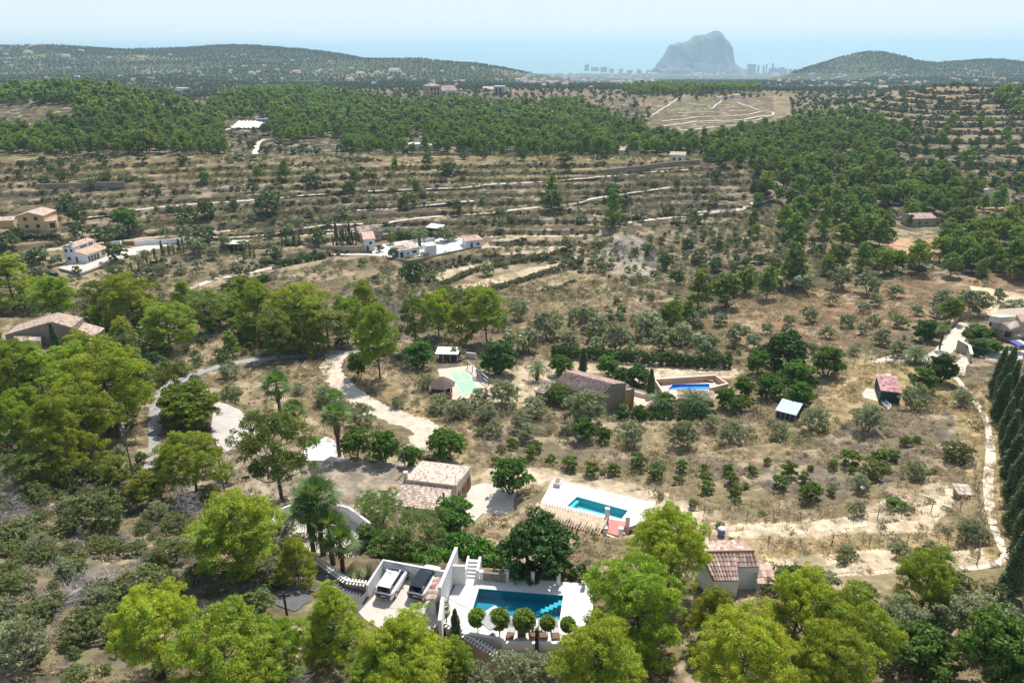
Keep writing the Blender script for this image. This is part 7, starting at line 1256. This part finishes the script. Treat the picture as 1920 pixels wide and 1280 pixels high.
x, y, z, px, py = sample([[(-80, 860), (260, 870), (420, 930), (560, 1000), (540, 1300), (-80, 1400)]], 30, 140, 1.45, 52, PAVED, az=47, dens=lambda x, y, px, py: np.clip(fbm(x, y, 9, 35, 3) * 5 - 1.9, .04, 1)); rng = np.random.RandomState(67); print('thicket', len(x)); h_ = len(x) * 11 // 20
scatter('thicket', np.stack([x, y, z - .1], 1)[:h_], [f'scrubN{i}' for i in range(3)] + ['oliveN0'], rng.uniform(.22, .62, h_), rng.uniform(0, 6.28, h_), 'low thicket on the left slope', 62)
scatter('dry_brush', np.stack([x, y, z - .05], 1)[h_:], ['brush0', 'brush1'], rng.uniform(.5, 1.3, len(x) - h_), rng.uniform(0, 6.28, len(x) - h_), 'grey dry brushwood on the left slope', 63)
x, y, z, px, py = sample([[(1090, 400), (1400, 385), (1600, 470), (1520, 540), (1290, 560), (1180, 560), (1090, 480)], [(560, 560), (700, 520), (870, 560), (860, 700), (700, 700), (560, 600)], [(1180, 560), (1290, 560), (1330, 590), (1320, 650), (1100, 640), (1060, 600)], [(1290, 655), (1420, 645), (1560, 660), (1500, 690), (1380, 690)]], 150, 330, 3.0, 53, PAVED, az=40, dens=lambda x, y, px, py: np.clip(fbm(x, y, 18, 36, 3) * 4 - 1.4, .05, 1)); rng = np.random.RandomState(68); print('ravine', len(x))
scatter('ravine_scrub', np.stack([x, y, z - .1], 1), [f'oliveM{i}' for i in range(3)] + ['oakM1'], rng.uniform(.2, .6, len(x)), rng.uniform(0, 6.28, len(x)), 'scrub in the gully', 64)
x, y, z, px, py = sample([[(-80, 130), (1990, 130), (1990, 560), (1480, 290), (-80, 292)]], 380, 1500, 8.5, 32, FOREST + HOLES[2:3], dens=lambda x, y, px, py: np.clip((fbm(x, y, 60, 16, 3) - .3) * 3, .1, 1)); rng = np.random.RandomState(6)
scatter('valley_scrub', np.stack([x, y, z], 1), [f'bushF{i}' for i in range(3)], rng.uniform(.5, 1.5, len(x)), rng.uniform(0, 6.28, len(x)), 'scrub on the further slopes', 6)
x, y, z, px, py = sample([[(-80, 60), (1990, 60), (1990, 190), (1760, 165), (1500, 200), (400, 190), (200, 165), (-80, 180)]], 1050, 4200, 8, 33, [[(1220, 138), (1700, 138), (1600, 152), (1220, 152)], [(960, 138), (1225, 136), (1225, 160), (980, 160)]], dens=lambda x, y, px, py: np.clip((fbm(x, y, 210, 17, 4) - .30) * 3.4, .15, 1)); rng = np.random.RandomState(7); print('far scrub', len(x)); k = np.clip(np.hypot(x, y) / 2000, 1, 1.5)
scatter('far_woodland', np.stack([x, y, z], 1), [f'bushF{i}' for i in range(3)], rng.uniform(.8, 1.5, len(x)) * k, rng.uniform(0, 6.28, len(x)), 'distant woods and scrub on the hills', 7)
# ground cover: tufts of dry grass and small plants
hole2 = PAVED + [[(960, 870), (1140, 890), (1330, 960), (1300, 1000), (1200, 930), (900, 900)]]
x, y, z, px, py = sample([[(-80, 540), (1990, 500), (1990, 1400), (-80, 1400)]], 28, 235, .95, 41, hole2, az=46, dens=lambda x, y, px, py: np.clip((fbm(x, y, 7, 18, 3) - .38) * 5, .05, 1) * np.where(inpoly(px, py, [(1330, 975), (1600, 970), (1760, 900), (1790, 900), (1770, 1000), (1560, 1010), (1330, 1010)]) | inpoly(px, py, [(1410, 1035), (1900, 1035), (1880, 1075), (1420, 1090)]), .12, 1)); rng = np.random.RandomState(9); print('tufts', len(x))
scatter('dry_grass', np.stack([x, y, z - .03], 1), [f'tuft{i}' for i in range(3)], rng.uniform(.6, 1.7, len(x)), rng.uniform(0, 6.28, len(x)), 'tufts of dry yellow grass', 9)
x, y, z, px, py = sample([[(-80, 292), (1480, 290), (1750, 500), (1990, 500), (1990, 1400), (-80, 1400)]], 28, 400, 1.9, 42, PAVED, az=46, dens=lambda x, y, px, py: np.clip((fbm(x, y, 16, 19, 3) - .42) * 4, .02, 1) * np.where((px < 560) & (py > 880), 1, np.where((px > 850) & (py > 640), .22, .5)) * np.where(inpoly(px, py, [(1310, 590), (1480, 545), (1930, 505), (1990, 560), (1560, 660), (1330, 650)]), .1, 1)); rng = np.random.RandomState(10); print('plants', len(x))
scatter('low_plants', np.stack([x, y, z - .05], 1), [f'shrub{i}' for i in range(3)], rng.uniform(.5, 1.5, len(x)) * np.where(np.hypot(x, y) > 200, 1.5, 1), rng.uniform(0, 6.28, len(x)), 'small wild plants among the grass', 10)
# ------------------------------------------------------------ labels that single each thing out
LM = [('the right part of the large round dark tree', 1060, 1035), ('the parked white cars', 760, 1100), ('the deep blue pool', 980, 1130), ('the white courtyard', 600, 990), ('the tiled house with chimney', 810, 905), ('the turquoise pool', 1120, 950), ('the small ribbed roof house', 1368, 1055), ('the green sports court', 870, 715), ('the long stone farmhouse', 1110, 730), ('the ochre walled pool', 1290, 725), ('the animal run', 1478, 770), ('the dark green shed', 1675, 730), ('the right edge villa', 1890, 620), ('the tiny stone hut', 1807, 930), ('the rambling left farmhouse', 100, 620), ('the yellow house', 60, 415), ('the far white house', 160, 470), ('the white bungalow', 888, 455), ('the village barn', 695, 437), ('the dirt track bend', 640, 720), ('the lane junction', 655, 662), ('the white concrete ramp', 430, 805), ('the fallen dead tree', 140, 1125), ('the left bottom pole', 551, 1180), ('the brown dry field', 1450, 590), ('the grey scree gully', 1200, 475), ('the bottom right corner', 1850, 1250), ('the dark stone wall on the crest', 1230, 315), ('the dark stone wall on the left crest', 150, 350), ('the hilltop panel rows', 460, 237), ('the far right hill peak', 1630, 100), ('the rock headland', 1310, 100), ('the far left hill mast', 381, 80), ('the vineyard hill', 1340, 215), ('the pale manor', 815, 178), ('the orange soil patch', 1730, 465), ('the open shelter among olives', 440, 468), ('the row of small cypresses', 300, 480), ('the low crest buildings', 790, 278), ('the pole under tall pines', 571, 630), ('the middle of the terraced hill', 640, 350), ('the crest ruin', 1268, 298), ('the gazebo', 830, 712), ('the bright white terrace', 605, 845), ('the meter box', 1616, 921)]
LM = LM[1:]
ORD = ['nearest', 'second', 'third', 'fourth', 'fifth', 'sixth', 'seventh', 'eighth', 'ninth', 'tenth', 'eleventh', 'twelfth', 'thirteenth', 'fourteenth', 'fifteenth', 'sixteenth', 'seventeenth', 'eighteenth', 'nineteenth', 'twentieth'] + [f'{w}' for w in ('twenty first', 'twenty second', 'twenty third', 'twenty fourth', 'twenty fifth', 'twenty sixth', 'twenty seventh', 'twenty eighth', 'twenty ninth', 'thirtieth')] + [f'{a} {b}' for a in ('thirty', 'forty', 'fifty', 'sixty', 'seventy', 'eighty', 'ninety') for b in ('first', 'second', 'third', 'fourth', 'fifth', 'sixth', 'seventh', 'eighth', 'ninth')]
bk = {}
for (o, cat, cx, cy, adj, label, group) in THINGS:
    if label: tag(o, label, cat, group); continue
    best = min(LM, key=lambda l: math.hypot(l[1] - cx, (l[2] - cy) * 1.6)); dx, dy = cx - best[1], cy - best[2]
    rel = ('right of' if dx > 0 else 'left of') if abs(dx) > abs(dy) * 1.3 else ('behind' if dy < 0 else 'in front of')
    bk.setdefault((adj, cat, rel, best[0]), []).append((math.hypot(dx, dy), o)); o['group'] = group or {'pine tree': 'separate pine trees', 'olive tree': 'olive trees', 'oak': 'dark evergreen oaks', 'tree': 'garden trees', 'citrus bush': 'citrus bushes in the orchard', 'bush': 'olive coloured bushes', 'tower': 'apartment towers by the sea', 'house': 'far white houses', 'almond tree': 'stunted almond trees', 'bare tree': 'leafless trees', 'dead tree': 'dead grey trees', 'small tree': 'small yellowish trees'}.get(cat, cat + ' group')
for (adj, cat, rel, lm), L in bk.items():
    L.sort(key=lambda q: q[0]); adj2 = adj or ('pale apartment' if cat == 'tower' else 'small white')
    for i, (d, o) in enumerate(L): o['label'] = (f'{adj2} {cat} {rel} {lm}' if len(L) == 1 else f'{ORD[min(i, len(ORD) - 1)]} {adj2} {cat} {rel} {lm}')
def build_haze(dens=1.1e-4):
    m = bpy.data.materials.new('air'); m.use_nodes = True; N = m.node_tree.nodes; N.remove(N['Principled BSDF'])
    v = N.new('ShaderNodeVolumePrincipled'); v.inputs['Color'].default_value = (.60, .86, 1.0, 1); v.inputs['Density'].default_value = dens; v.inputs['Anisotropy'].default_value = .2
    m.node_tree.links.new(v.outputs[0], N['Material Output'].inputs['Volume']); MATS['air'] = m
    tag(MB().box(-301000, 301000, -3000, 301000, -61, 352).build('haze', 'air'), 'pale haze in the air', kind='stuff')
build_haze()
